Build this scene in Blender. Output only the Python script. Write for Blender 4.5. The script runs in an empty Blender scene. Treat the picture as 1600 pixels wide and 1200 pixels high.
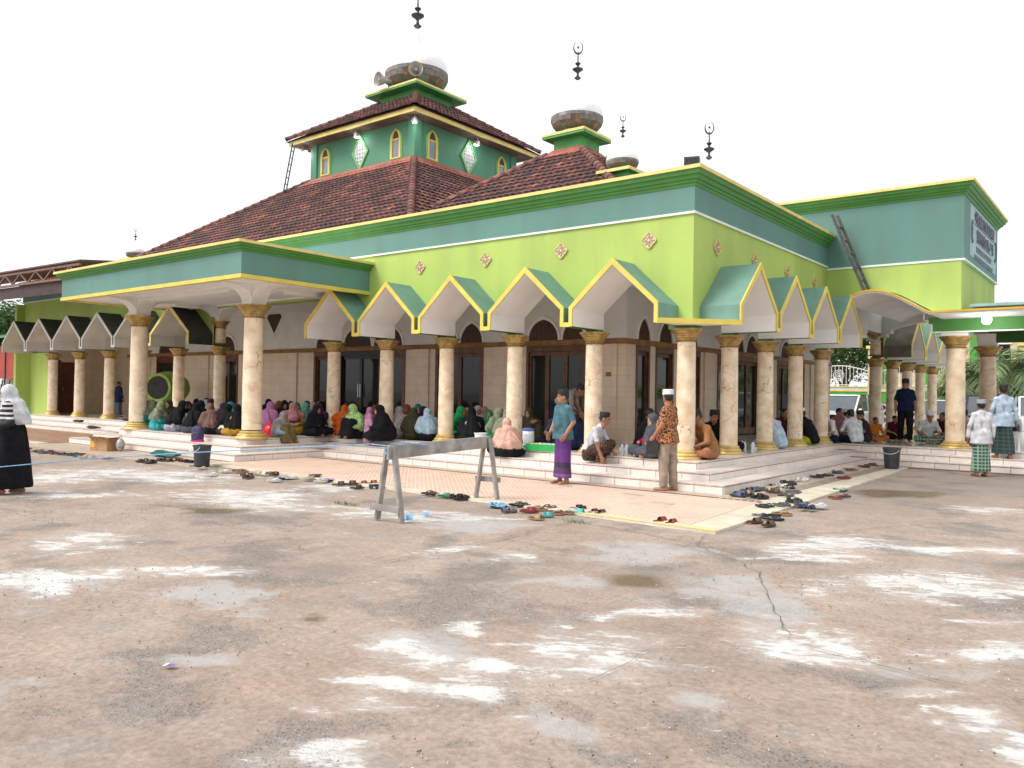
import bpy, bmesh, math, random
import numpy as np
from mathutils import Vector, Matrix, Euler
random.seed(7); RNG = np.random.default_rng(11)
sc = bpy.context.scene
COL = sc.collection
PI = math.pi
R = math.radians
# ------------------------------------------------------------------ camera
def setup_camera():
    yaw, pitch, roll = R(38.3984), R(0.5922), R(0.945)
    fw = Vector((-math.sin(yaw)*math.cos(pitch), math.cos(yaw)*math.cos(pitch), math.sin(pitch)))
    rt = Vector((math.cos(yaw), math.sin(yaw), 0)); up = rt.cross(fw)
    r2 = rt*math.cos(roll)+up*math.sin(roll); u2 = -rt*math.sin(roll)+up*math.cos(roll)
    cd = bpy.data.cameras.new('camera'); cam = bpy.data.objects.new('camera', cd); COL.objects.link(cam)
    cd.sensor_fit = 'HORIZONTAL'; cd.sensor_width = 36; cd.lens = 36*1261.35/1600
    cd.clip_start = .05; cd.clip_end = 3000
    m = Matrix((r2, u2, -fw)).transposed().to_4x4(); m.translation = Vector((6.5107, -13.2126, 1.57))
    cam.matrix_world = m; sc.camera = cam
setup_camera()
# ------------------------------------------------------------------ sky, sun, exposure (bright overcast)
SUN_AZ, SUN_EL = R(212), R(48)      # azimuth clockwise from +Y
w = bpy.data.worlds.new('World'); sc.world = w; w.use_nodes = True
nt = w.node_tree; nt.nodes.clear()
out = nt.nodes.new('ShaderNodeOutputWorld'); bg = nt.nodes.new('ShaderNodeBackground')
sky = nt.nodes.new('ShaderNodeTexSky'); sky.sky_type = 'NISHITA'; sky.sun_disc = False
sky.sun_elevation = SUN_EL; sky.sun_rotation = SUN_AZ; sky.air_density = 1.0; sky.dust_density = 4.0; sky.ozone_density = 1.0
hs = nt.nodes.new('ShaderNodeHueSaturation'); hs.inputs['Saturation'].default_value = .22
mx = nt.nodes.new('ShaderNodeMixRGB'); mx.inputs[0].default_value = .55; mx.inputs[2].default_value = (9.0, 9.25, 9.5, 1)
nt.links.new(sky.outputs[0], hs.inputs['Color']); nt.links.new(hs.outputs[0], mx.inputs[1])
nt.links.new(mx.outputs[0], bg.inputs[0]); bg.inputs[1].default_value = .12
nt.links.new(bg.outputs[0], out.inputs[0])
sd = bpy.data.lights.new('sun', 'SUN'); sd.energy = 1.5; sd.angle = R(24); sd.color = (1, .96, .9)
so = bpy.data.objects.new('sun', sd); COL.objects.link(so)
sv = Vector((math.sin(SUN_AZ)*math.cos(SUN_EL), math.cos(SUN_AZ)*math.cos(SUN_EL), math.sin(SUN_EL)))
so.rotation_euler = sv.to_track_quat('Z', 'Y').to_euler()
vs = sc.view_settings; vs.view_transform = 'Standard'; vs.look = 'None'; vs.gamma = 1; vs.exposure = .63; vs.use_curve_mapping = False
sc.render.engine = 'CYCLES'; sc.render.resolution_x = 1024; sc.render.resolution_y = 768
sc.cycles.max_bounces = 8; sc.cycles.diffuse_bounces = 5
# ------------------------------------------------------------------ helpers
class MB:
    """collects shapes; build() links them as one mesh object"""
    def __init__(s): s.v = []; s.f = []; s.m = []
    def add(s, vs, fs, mi=0):
        b = len(s.v); s.v += [tuple(p) for p in vs]; s.f += [tuple(i+b for i in f) for f in fs]
        s.m += (mi if isinstance(mi, list) else [mi]*len(fs)); return s
    def box(s, x0, x1, y0, y1, z0, z1, mi=0):
        v = [(x, y, z) for z in (z0, z1) for y in (y0, y1) for x in (x0, x1)]
        return s.add(v, [(0,2,3,1),(4,5,7,6),(0,1,5,4),(2,6,7,3),(0,4,6,2),(1,3,7,5)], mi)
    def bar(s, a, b, wx, wz, mi=0, upv=(0,0,1)):
        a = Vector(a); b = Vector(b); d = (b-a).normalized(); u = Vector(upv)
        if abs(d.dot(u)) > .98: u = Vector((0,1,0))
        sx = d.cross(u).normalized(); u = sx.cross(d)
        v = [p+sx*i*wx/2+u*j*wz/2 for p in (a, b) for i, j in ((-1,-1),(1,-1),(1,1),(-1,1))]
        return s.add(v, [(0,1,2,3),(7,6,5,4),(0,4,5,1),(1,5,6,2),(2,6,7,3),(3,7,4,0)], mi)
    def tube(s, pts, r, n=8, mi=0, cap=True):
        pts = [Vector(p) for p in pts]; rs = r if isinstance(r, (list, tuple)) else [r]*len(pts); rings = []
        for i, p in enumerate(pts):
            d = (pts[min(i+1, len(pts)-1)]-pts[max(i-1, 0)]).normalized()
            u = Vector((0,0,1)) if abs(d.z) < .9 else Vector((1,0,0))
            a = d.cross(u).normalized(); b = a.cross(d)
            rings.append([p+(a*math.cos(2*PI*k/n)+b*math.sin(2*PI*k/n))*rs[i] for k in range(n)])
        v = [q for g in rings for q in g]; f = []
        for i in range(len(pts)-1):
            for k in range(n): f.append((i*n+k, i*n+(k+1) % n, (i+1)*n+(k+1) % n, (i+1)*n+k))
        if cap: f += [tuple(range(n))[::-1], tuple((len(pts)-1)*n+k for k in range(n))]
        return s.add(v, f, mi)
    def lathe(s, prof, n=24, c=(0,0,0), mi=0, cap=True):
        v = [(c[0]+r*math.cos(2*PI*k/n), c[1]+r*math.sin(2*PI*k/n), c[2]+z) for r, z in prof for k in range(n)]; f = []
        for i in range(len(prof)-1):
            for k in range(n): f.append((i*n+k, i*n+(k+1) % n, (i+1)*n+(k+1) % n, (i+1)*n+k))
        if cap: f += [tuple(range(n))[::-1], tuple((len(prof)-1)*n+k for k in range(n))]
        return s.add(v, f, mi)
    def prism(s, poly, fn, d0, d1, mi=0, smi=None):
        """poly 2-D, fn(u,v,d) -> xyz"""
        n = len(poly); v = [fn(u, q, d0) for u, q in poly]+[fn(u, q, d1) for u, q in poly]
        s.add(v, [tuple(range(n)), tuple(range(2*n-1, n-1, -1))], mi)
        return s.add(v, [(i, n+i, n+(i+1) % n, (i+1) % n) for i in range(n)], mi if smi is None else smi)
    def ell(s, c, r, n=10, m=6, mi=0):
        prof = [(math.sin(PI*j/m), -math.cos(PI*j/m)) for j in range(m+1)]
        v = [(c[0]+r[0]*a*math.cos(2*PI*k/n), c[1]+r[1]*a*math.sin(2*PI*k/n), c[2]+r[2]*b) for a, b in prof for k in range(n)]
        f = [(i*n+k, i*n+(k+1) % n, (i+1)*n+(k+1) % n, (i+1)*n+k) for i in range(m) for k in range(n)]
        return s.add(v, f, mi)
    def xf(s, M):
        s.v = [tuple(M @ Vector(p)) for p in s.v]; return s
    def mesh(s, name, mats, smooth=False):
        me = bpy.data.meshes.new(name); me.from_pydata(s.v, [], s.f)
        for m in (mats if isinstance(mats, (list, tuple)) else [mats]): me.materials.append(m)
        me.polygons.foreach_set('material_index', s.m)
        bm = bmesh.new(); bm.from_mesh(me); bmesh.ops.recalc_face_normals(bm, faces=bm.faces[:]); bm.to_mesh(me); bm.free()
        if smooth: me.polygons.foreach_set('use_smooth', [True]*len(me.polygons)); 
        me.update(); return me
    def build(s, name, mats, parent=None, loc=(0,0,0), rz=0, smooth=False, sharp=40):
        me = s.mesh(name, mats, smooth)
        if smooth: me.set_sharp_from_angle(angle=R(sharp))
        return link(name, me, parent, loc, rz)
def link(name, me, parent=None, loc=(0,0,0), rz=0, rot=None):
    o = bpy.data.objects.new(name, me); COL.objects.link(o); o.parent = parent
    o.location = loc; o.rotation_euler = rot if rot else (0,0,rz); return o
def tag(o, label=None, cat=None, group=None, kind=None):
    if label: o['label'] = label
    if cat: o['category'] = cat
    if group: o['group'] = group
    if kind: o['kind'] = kind
    return o
def thing(name, label, cat, loc=(0,0,0), rz=0, group=None):
    o = bpy.data.objects.new(name, None); COL.objects.link(o); o.empty_display_size = .1
    o.location = loc; o.rotation_euler = (0,0,rz); return tag(o, label, cat, group)
def copy_tree(o, parent=None):
    c = o.copy(); COL.objects.link(c); c.parent = parent
    for ch in list(o.children): copy_tree(ch, c)
    return c
def setmats(o, mats):
    for i, m in enumerate(mats):
        if i < len(o.material_slots): o.material_slots[i].link = 'OBJECT'; o.material_slots[i].material = m
# ------------------------------------------------------------------ materials
_M = {}
def mat(name, col, rough=.6, var=.12, scale=6, bump=0, bscale=40, metal=0, spec=.5, col2=None, stain=0, detail=4, emit=None, rnd=0, trans=0):
    """plain procedural paint, cloth, stone: base colour with two noises of wear, fine bump"""
    if name in _M: return _M[name]
    m = bpy.data.materials.new(name); m.use_nodes = True; t = m.node_tree; N = t.nodes; L = t.links
    b = N['Principled BSDF']; b.inputs['Roughness'].default_value = rough; b.inputs['Metallic'].default_value = metal
    b.inputs['Specular IOR Level'].default_value = spec
    tc = N.new('ShaderNodeTexCoord')
    n1 = N.new('ShaderNodeTexNoise'); n1.inputs['Scale'].default_value = scale; n1.inputs['Detail'].default_value = detail
    L.new(tc.outputs['Object'], n1.inputs['Vector'])
    c = Vector(col); d = Vector(col2) if col2 else c*(1-2.2*var)
    rp = N.new('ShaderNodeValToRGB'); rp.color_ramp.elements[0].position = .3; rp.color_ramp.elements[1].position = .68
    rp.color_ramp.elements[0].color = (*d, 1); rp.color_ramp.elements[1].color = (*(c*(1+var*.3)), 1)
    L.new(n1.outputs['Fac'], rp.inputs[0]); last = rp.outputs[0]
    if stain:
        n2 = N.new('ShaderNodeTexNoise'); n2.inputs['Scale'].default_value = 1.1; n2.inputs['Detail'].default_value = 6
        mp = N.new('ShaderNodeMapping'); mp.inputs['Scale'].default_value = (1.6, 1.6, .35)
        L.new(tc.outputs['Object'], mp.inputs[0]); L.new(mp.outputs[0], n2.inputs['Vector'])
        r2 = N.new('ShaderNodeValToRGB'); r2.color_ramp.elements[0].position = .42; r2.color_ramp.elements[1].position = .75
        r2.color_ramp.elements[0].color = (0,0,0,1); r2.color_ramp.elements[1].color = (stain,)*3+(1,)
        mm = N.new('ShaderNodeMixRGB'); mm.inputs[2].default_value = (*(c*.45+Vector((.06,.055,.045))), 1)
        L.new(n2.outputs['Fac'], r2.inputs[0]); L.new(r2.outputs[0], mm.inputs[0]); L.new(last, mm.inputs[1]); last = mm.outputs[0]
    if rnd:
        oi = N.new('ShaderNodeObjectInfo'); mr = N.new('ShaderNodeMapRange'); mr.inputs[3].default_value = 1-rnd; mr.inputs[4].default_value = 1+rnd
        L.new(oi.outputs['Random'], mr.inputs[0]); h2 = N.new('ShaderNodeHueSaturation'); L.new(mr.outputs[0], h2.inputs['Value']); L.new(last, h2.inputs['Color']); last = h2.outputs[0]
    L.new(last, b.inputs['Base Color'])
    if bump:
        n3 = N.new('ShaderNodeTexNoise'); n3.inputs['Scale'].default_value = bscale; n3.inputs['Detail'].default_value = 5
        L.new(tc.outputs['Object'], n3.inputs['Vector']); bp = N.new('ShaderNodeBump'); bp.inputs['Strength'].default_value = bump; bp.inputs['Distance'].default_value = .02
        L.new(n3.outputs['Fac'], bp.inputs['Height']); L.new(bp.outputs[0], b.inputs['Normal'])
    if emit: b.inputs['Emission Color'].default_value = (*emit[:3], 1); b.inputs['Emission Strength'].default_value = emit[3]
    _M[name] = m; return m
def nodes_of(name):
    m = bpy.data.materials.new(name); m.use_nodes = True; _M[name] = m
    return m, m.node_tree.nodes, m.node_tree.links, m.node_tree.nodes['Principled BSDF']
LIME = mat('lime_paint', (.43,.57,.13), .75, .08, .5, .1, 60, stain=.4)
TEAL = mat('teal_paint', (.120,.262,.228), .75, .07, .5, .08, 60, stain=.4)
TEAL2 = mat('teal_canopy_paint', (.155,.295,.24), .65, .09, 2, .1, 50, stain=.5)
GREEN = mat('green_paint', (.07,.25,.05), .6, .08, 3, .05, 40, stain=.2)
DGREEN = mat('dark_green_paint', (.03,.12,.012), .7, .1, 3)
YELLOW = mat('yellow_paint', (.76,.60,.11), .6, .08, 4, .06, 50, stain=.25)
CREAMEDGE = mat('cream_yellow_paint', (.80,.66,.22), .6, .08, 3, .06, 50, stain=.3)
WHITE = mat('white_paint', (.90,.895,.88), .7, .05, 1.5, .05, 50, stain=.12)
GREYW = mat('grey_white_paint', (.76,.77,.76), .75, .06, 1.5, .05, 50, stain=.15)
LINEW = mat('pale_mint_paint', (.75,.84,.72), .7, .05, 3)
GOLD = mat('gold_paint', (.54,.36,.125), .38, .25, 9, .12, 30, metal=.45)
GOLD2 = mat('bright_gold_paint', (.72,.52,.20), .4, .15, 7, .08, 30, metal=.4)
BROWNW = mat('brown_wood', (.17,.065,.03), .45, .25, 5, .1, 30)
BROWNBAND = mat('brown_band', (.36,.18,.06), .5, .2, 5, .05, 30)
REDDOOR = mat('dark_red_door', (.16,.035,.02), .4, .2, 4)
TRUNK = mat('bark', (.16,.12,.085), .9, .3, 8, .6, 25)
BLACKP = mat('black_plastic', (.02,.02,.022), .45, .2, 10)
DARKM = mat('dark_metal', (.09,.09,.11), .4, .2, 10, metal=.6)
SILVER = mat('silver_sheet', (.90,.91,.92), .4, .05, 4, .05, 12, metal=.15)
def m_glass():
    m, N, L, b = nodes_of('window_glass')
    b.inputs['Base Color'].default_value = (.018,.022,.02,1); b.inputs['Roughness'].default_value = .04; b.inputs['Specular IOR Level'].default_value = .3
    tc = N.new('ShaderNodeTexCoord'); n = N.new('ShaderNodeTexNoise'); n.inputs['Scale'].default_value = 1.2
    L.new(tc.outputs['Object'], n.inputs['Vector']); bp = N.new('ShaderNodeBump'); bp.inputs['Strength'].default_value = .03; bp.inputs['Distance'].default_value = .05
    L.new(n.outputs['Fac'], bp.inputs['Height']); L.new(bp.outputs[0], b.inputs['Normal']); return m
GLASS = m_glass()
def m_marble():
    """cream column paint with brown branching veins"""
    m, N, L, b = nodes_of('veined_marble'); b.inputs['Roughness'].default_value = .38
    tc = N.new('ShaderNodeTexCoord'); oi = N.new('ShaderNodeObjectInfo'); ad = N.new('ShaderNodeVectorMath'); ad.operation = 'ADD'
    sc_ = N.new('ShaderNodeVectorMath'); sc_.operation = 'SCALE'; sc_.inputs[0].default_value = (31, 17, 53); L.new(oi.outputs['Random'], sc_.inputs['Scale'])
    L.new(tc.outputs['Object'], ad.inputs[0]); L.new(sc_.outputs[0], ad.inputs[1])
    nz = N.new('ShaderNodeTexNoise'); nz.inputs['Scale'].default_value = 2.5; nz.inputs['Detail'].default_value = 4; L.new(ad.outputs[0], nz.inputs['Vector'])
    wv = N.new('ShaderNodeMixRGB'); wv.blend_type = 'LINEAR_LIGHT'; wv.inputs[0].default_value = .32; L.new(ad.outputs[0], wv.inputs[1]); L.new(nz.outputs['Color'], wv.inputs[2])
    vo = N.new('ShaderNodeTexVoronoi'); vo.feature = 'DISTANCE_TO_EDGE'; vo.inputs['Scale'].default_value = 3.0; L.new(wv.outputs[0], vo.inputs['Vector'])
    r1 = N.new('ShaderNodeValToRGB'); r1.color_ramp.elements[0].position = .0; r1.color_ramp.elements[1].position = .032
    r1.color_ramp.elements[0].color = (1,1,1,1); r1.color_ramp.elements[1].color = (0,0,0,1); L.new(vo.outputs['Distance'], r1.inputs[0])
    n2 = N.new('ShaderNodeTexNoise'); n2.inputs['Scale'].default_value = 2.2; L.new(ad.outputs[0], n2.inputs['Vector'])
    r2 = N.new('ShaderNodeValToRGB'); r2.color_ramp.elements[0].position = .46; r2.color_ramp.elements[1].position = .6; L.new(n2.outputs['Fac'], r2.inputs[0])
    mu = N.new('ShaderNodeMath'); mu.operation = 'MULTIPLY'; L.new(r1.outputs[0], mu.inputs[0]); L.new(r2.outputs[0], mu.inputs[1])
    m2 = N.new('ShaderNodeMath'); m2.operation = 'MULTIPLY'; m2.inputs[1].default_value = .75; L.new(mu.outputs[0], m2.inputs[0])
    n3 = N.new('ShaderNodeTexNoise'); n3.inputs['Scale'].default_value = 5; n3.inputs['Detail'].default_value = 6; L.new(ad.outputs[0], n3.inputs['Vector'])
    r3 = N.new('ShaderNodeValToRGB'); r3.color_ramp.elements[0].position = .32; r3.color_ramp.elements[1].position = .66
    r3.color_ramp.elements[0].color = (.68,.49,.31,1); r3.color_ramp.elements[1].color = (.86,.73,.555,1); L.new(n3.outputs['Fac'], r3.inputs[0])
    mx = N.new('ShaderNodeMixRGB'); mx.inputs[2].default_value = (.22,.12,.06,1); L.new(m2.outputs[0], mx.inputs[0]); L.new(r3.outputs[0], mx.inputs[1]); L.new(mx.outputs[0], b.inputs['Base Color'])
    return m
MARBLE = m_marble()
def m_tilewall(name, c1, c2, mortar, sx, sy, rough=.3, ms=.012, bump=.3, plane='xz'):
    """glazed wall or floor tile: brick texture without offset, tint noise"""
    m, N, L, b = nodes_of(name); b.inputs['Roughness'].default_value = rough
    tc = N.new('ShaderNodeTexCoord'); sp = N.new('ShaderNodeSeparateXYZ'); L.new(tc.outputs['Object'], sp.inputs[0]); cb = N.new('ShaderNodeCombineXYZ')
    if plane == 'xz':
        ad = N.new('ShaderNodeMath'); L.new(sp.outputs[0], ad.inputs[0]); L.new(sp.outputs[1], ad.inputs[1]); L.new(ad.outputs[0], cb.inputs[0]); L.new(sp.outputs[2], cb.inputs[1])
    else: L.new(sp.outputs[0], cb.inputs[0]); L.new(sp.outputs[1], cb.inputs[1])
    br = N.new('ShaderNodeTexBrick'); br.offset = 0; br.inputs['Scale'].default_value = 1; br.inputs['Brick Width'].default_value = sx; br.inputs['Row Height'].default_value = sy
    br.inputs['Mortar Size'].default_value = ms; br.inputs['Color1'].default_value = (*c1,1); br.inputs['Color2'].default_value = (*c2,1); br.inputs['Mortar'].default_value = (*mortar,1)
    L.new(cb.outputs[0], br.inputs['Vector'])
    n = N.new('ShaderNodeTexNoise'); n.inputs['Scale'].default_value = 3; n.inputs['Detail'].default_value = 6; L.new(tc.outputs['Object'], n.inputs['Vector'])
    mr = N.new('ShaderNodeMapRange'); mr.inputs[3].default_value = .8; mr.inputs[4].default_value = 1.15; L.new(n.outputs['Fac'], mr.inputs[0])
    h = N.new('ShaderNodeHueSaturation'); L.new(br.outputs[0], h.inputs['Color']); L.new(mr.outputs[0], h.inputs['Value']); L.new(h.outputs[0], b.inputs['Base Color'])
    bp = N.new('ShaderNodeBump'); bp.inputs['Strength'].default_value = bump; bp.inputs['Distance'].default_value = .01; bp.invert = True
    L.new(br.outputs['Fac'], bp.inputs['Height']); L.new(bp.outputs[0], b.inputs['Normal']); return m
BEIGE = m_tilewall('beige_wall_tile', (.76,.60,.46), (.72,.56,.42), (.60,.46,.34), .4, .25, .3, .006, .15)
PLATF = m_tilewall('polished_floor_tile', (.62,.58,.54), (.58,.54,.50), (.38,.33,.30), .4, .4, .12, .006, .15, 'xy')
STEPT = mat('step_tile_ceramic', (.79,.71,.65), .28, .10, 3, .03, 20, stain=.18, rnd=.06)

# ================================================================== GROUND
PATCH = [(3.84, -8.98, 0.29, 0.25, -0.26, 0.41, 'w'),(3.59, -8.96, 0.13, 0.13, -0.2, 0.28, 'w'),(3.93, -8.66, 0.12, 0.11, -0.15, 0.26, 'w'),(3.69, -8.07, 0.11, 0.1, -0.08, 0.15, 'w'),(3.18, -9.81, 0.16, 0.15, -0.13, 0.13, 'w'),(3.35, -9.58, 0.2, 0.18, -0.1, 0.12, 'w'),(3.27, -10.24, 0.2, 0.16, -0.08, 0.08, 'w'),(3.57, -10.01, 0.16, 0.13, -0.09, 0.1, 'w'),(3.73, -9.99, 0.12, 0.1, -0.12, 0.13, 'w'),(-0.52, -10.3, 0.37, 0.34, -0.21, 0.09, 'w'),(-0.39, -9.95, 0.12, 0.1, -0.21, 0.1, 'w'),(-0.3, -9.64, 0.1, 0.1, -0.22, 0.12, 'w'),(0.17, -9.34, 0.32, 0.29, -0.2, 0.12, 'w'),(-0.29, -10.68, 0.14, 0.13, -0.17, 0.07, 'w'),(2.8, -9.24, 0.08, 0.07, -0.05, 0.06, 'w'),(3.19, -9.21, 0.06, 0.05, -0.05, 0.05, 'w'),(3.59, -10.98, 0.1, 0.09, -0.06, 0.04, 'w'),(3.48, -11.13, 0.09, 0.08, -0.04, 0.03, 'w'),(4.14, -7.19, 0.23, 0.21, -0.31, 0.76, 'g'),(3.88, -7.17, 0.23, 0.21, -0.26, 0.58, 'g'),(4.74, -7.94, 0.22, 0.2, -0.08, 0.25, 'w'),(5.07, -7.85, 0.22, 0.19, -0.07, 0.25, 'w'),(4.37, -7.98, 0.2, 0.17, -0.05, 0.11, 'w'),(5.24, -7.92, 0.09, 0.08, -0.04, 0.16, 'w'),(5.09, -5.64, 0.54, 0.5, -0.09, 0.47, 'w'),(5.29, -5.74, 0.37, 0.33, -0.04, 0.25, 'w'),(5.76, -7.29, 0.19, 0.16, -0.03, 0.25, 'w'),(5.52, -6.65, 0.18, 0.16, -0.02, 0.14, 'w'),(5.48, -8.08, 0.17, 0.15, -0.03, 0.17, 'g'),(5.79, -7.95, 0.17, 0.14, -0.02, 0.17, 'g'),(5.79, -8.76, 0.15, 0.12, -0.03, 0.17, 'w'),(6.0, -8.95, 0.11, 0.1, -0.02, 0.2, 'w'),(5.75, -8.99, 0.05, 0.04, -0.01, 0.07, 'w'),(-1.93, -9.48, 0.31, 0.3, -0.28, 0.12, 'w'),(-1.9, -9.92, 0.17, 0.17, -0.2, 0.08, 'w'),(-8.08, -6.01, 0.82, 0.9, -0.76, 0.38, 'w'),(-6.64, -5.59, 0.66, 0.72, -0.57, 0.33, 'w'),(-8.12, -7.2, 0.41, 0.45, -0.61, 0.25, 'w'),(-3.82, -6.42, 0.69, 0.72, -0.61, 0.4, 'w'),(-2.63, -6.62, 0.48, 0.48, -0.4, 0.29, 'w'),(-1.32, -5.97, 0.41, 0.41, -0.29, 0.27, 'w'),(-5.77, -7.9, 0.56, 0.58, -0.37, 0.16, 'w'),(-0.55, -5.82, 0.52, 0.51, -0.21, 0.23, 'w'),(-3.87, -4.74, 0.35, 0.37, -0.28, 0.23, 'w'),(0.93, -9.96, 0.24, 0.22, -0.24, 0.13, 'g'),(1.02, -9.75, 0.21, 0.19, -0.2, 0.12, 'g'),(2.18, -10.68, 0.19, 0.17, -0.1, 0.06, 'g'),(2.96, -9.59, 0.15, 0.13, -0.11, 0.11, 'g'),(-0.08, -10.34, 0.14, 0.13, -0.25, 0.11, 'g'),(1.78, -11.5, 0.13, 0.11, -0.14, 0.05, 'g'),(2.55, -7.65, 0.28, 0.26, -0.14, 0.19, 'g'),(2.48, -6.01, 0.44, 0.41, -0.2, 0.35, 'g'),(0.2, -6.05, 0.43, 0.42, -0.24, 0.28, 'g'),(3.99, -4.12, 0.47, 0.45, -0.14, 0.48, 'w'),(4.64, 0.21, 0.43, 0.43, -0.04, 0.32, 'w'),(3.86, -5.16, 0.24, 0.22, -0.06, 0.19, 'w'),(4.85, -3.78, 0.47, 0.43, -0.04, 0.24, 'w'),(1.73, -7.14, 0.14, 0.12, -0.08, 0.09, 'w'),(1.08, -7.24, 0.19, 0.17, -0.09, 0.1, 'w'),(5.44, -8.63, 0.16, 0.14, -0.02, 0.08, 'w'),(4.24, -9.89, 0.06, 0.05, -0.1, 0.13, 'g'),(4.46, -10.09, 0.09, 0.08, -0.08, 0.11, 'g'),(3.32, -10.58, 0.14, 0.12, -0.06, 0.04, 'w'),(4.23, -10.2, 0.09, 0.08, -0.02, 0.04, 'w'),(4.82, -9.39, 0.1, 0.08, -0.03, 0.06, 'g'),(2.12, -9.52, 0.07, 0.06, -0.13, 0.1, 'b'),(3.11, -7.13, 0.19, 0.17, -0.09, 0.17, 'b'),(3.1, 1.27, 0.4, 0.42, -0.09, 0.39, 'b'),(3.54, 1.48, 0.24, 0.25, -0.08, 0.39, 'b'),(3.13, -7.05, 0.25, 0.23, -0.15, 0.26, 'd'),(3.18, 1.35, 1.05, 1.09, -0.32, 1.4, 'd'),(3.8, 3.32, 1.07, 1.13, -0.24, 1.47, 'd'),(-2.82, -7.54, 0.23, 0.23, -0.19, 0.12, 'b'),(0.75, -8.63, 0.2, 0.19, -0.17, 0.13, 'd'),(1.91, -7.73, 0.21, 0.19, -0.13, 0.15, 'd')]
def hash_noise(x, y, s, seed):
    xs = x/s; ys = y/s; xi = np.floor(xs).astype(int); yi = np.floor(ys).astype(int); xf = xs-xi; yf = ys-yi
    xf = xf*xf*(3-2*xf); yf = yf*yf*(3-2*yf)
    T = np.random.default_rng(seed).random((512, 512)); g = lambda a, b: T[a % 512, b % 512]
    return (g(xi, yi)*(1-xf)+g(xi+1, yi)*xf)*(1-yf)+(g(xi, yi+1)*(1-xf)+g(xi+1, yi+1)*xf)*yf
def make_ground():
    xs = np.concatenate([[-600,-200,-90,-50,-30,-22], np.arange(-17, 12.01, .1), [13,16,22,40,90,200,600]])
    ys = np.concatenate([[-600,-200,-60,-25,-17], np.arange(-14, 7.61, .1), [9,12,16,24,40,90,200,600]])
    X, Y = np.meshgrid(xs, ys); nx, ny = len(xs), len(ys)
    wob = (hash_noise(X, Y, .7, 1)-.5)*.5+(hash_noise(X, Y, .28, 2)-.5)*.22; wob2 = (hash_noise(X, Y, .7, 3)-.5)*.5+(hash_noise(X, Y, .28, 4)-.5)*.22
    A = {k: np.zeros_like(X) for k in 'wgbd'}
    for cx, cy, hx, hy, vx, vy, k in PATCH:
        det = hx*vy-hy*vx
        if abs(det) < 1e-6: continue
        dx = X+wob-cx; dy = Y+wob2-cy
        u = (dx*vy-dy*vx)/det/1.22; q = (hx*dy-hy*dx)/det/1.35
        A[k] = np.maximum(A[k], np.clip(1.35-.85*np.sqrt(u*u+q*q), 0, 1))
    Z = (hash_noise(X, Y, 1.6, 5)-.5)*.016+(hash_noise(X, Y, .4, 6)-.5)*.006
    near = (X > -17) & (X < 12) & (Y > -14) & (Y < 7.6); Z = np.where(near, Z, 0)-.012
    V = np.stack([X.ravel(), Y.ravel(), Z.ravel()], 1)
    I = np.arange(nx*ny).reshape(ny, nx); F = np.stack([I[:-1,:-1].ravel(), I[:-1,1:].ravel(), I[1:,1:].ravel(), I[1:,:-1].ravel()], 1)
    me = bpy.data.meshes.new('ground'); me.from_pydata(V.tolist(), [], F.tolist())
    for k, n in zip('wgbd', ('white_wear','cement_patch','oil_stain','damp')):
        a = me.attributes.new(n, 'FLOAT', 'POINT'); a.data.foreach_set('value', A[k].ravel().astype(np.float32))
    me.polygons.foreach_set('use_smooth', [True]*len(me.polygons))
    m, N, L, b = nodes_of('worn_concrete'); me.materials.append(m)
    tc = N.new('ShaderNodeTexCoord')
    def noise(s, d=6, r=.6, off=0):
        n = N.new('ShaderNodeTexNoise'); n.inputs['Scale'].default_value = s; n.inputs['Detail'].default_value = d; n.inputs['Roughness'].default_value = r
        mp = N.new('ShaderNodeMapping'); mp.inputs['Location'].default_value = (off, off*1.7, 0); L.new(tc.outputs['Object'], mp.inputs[0]); L.new(mp.outputs[0], n.inputs['Vector']); return n.outputs['Fac']
    def ramp(x, p0, p1, c0=(0,0,0), c1=(1,1,1)):
        r = N.new('ShaderNodeValToRGB'); r.color_ramp.elements[0].position = p0; r.color_ramp.elements[1].position = p1
        r.color_ramp.elements[0].color = (*c0,1); r.color_ramp.elements[1].color = (*c1,1); L.new(x, r.inputs[0]); return r.outputs[0]
    def mth(op, a, c):
        n = N.new('ShaderNodeMath'); n.operation = op
        for i, q in enumerate((a, c)):
            if isinstance(q, (int, float)): n.inputs[i].default_value = q
            else: L.new(q, n.inputs[i])
        return n.outputs[0]
    def mix(f, a, c, bt='MIX'):
        n = N.new('ShaderNodeMixRGB'); n.blend_type = bt
        for i, q in enumerate((f, a, c)):
            if isinstance(q, tuple): n.inputs[i].default_value = (*q,1)
            elif isinstance(q, (int, float)): n.inputs[i].default_value = q
            else: L.new(q, n.inputs[i])
        return n.outputs[0]
    def attr(n):
        a = N.new('ShaderNodeAttribute'); a.attribute_name = n; return a.outputs['Fac']
    base = ramp(noise(.55, 8, .65), .34, .66, (.262,.200,.163), (.355,.282,.235))
    base = mix(ramp(noise(1.7, 6, .6, 4), .5, .72), base, (.27,.238,.212))
    base = mix(mth('MULTIPLY', ramp(noise(.35, 5, .6, 9), .52, .7), .6), base, (.335,.24,.185))
    base = mix(.42, base, ramp(noise(26, 6, .75, 2), .32, .70, (.22,.2,.19), (.95,.93,.9)), 'OVERLAY')
    base = mix(.20, base, ramp(noise(3.2, 7, .72, 41), .36, .64, (.28,.26,.25), (.78,.77,.75)), 'OVERLAY')
    # exposed pebbles
    vo = N.new('ShaderNodeTexVoronoi'); vo.inputs['Scale'].default_value = 48; vo.inputs['Randomness'].default_value = 1; L.new(tc.outputs['Object'], vo.inputs['Vector'])
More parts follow.
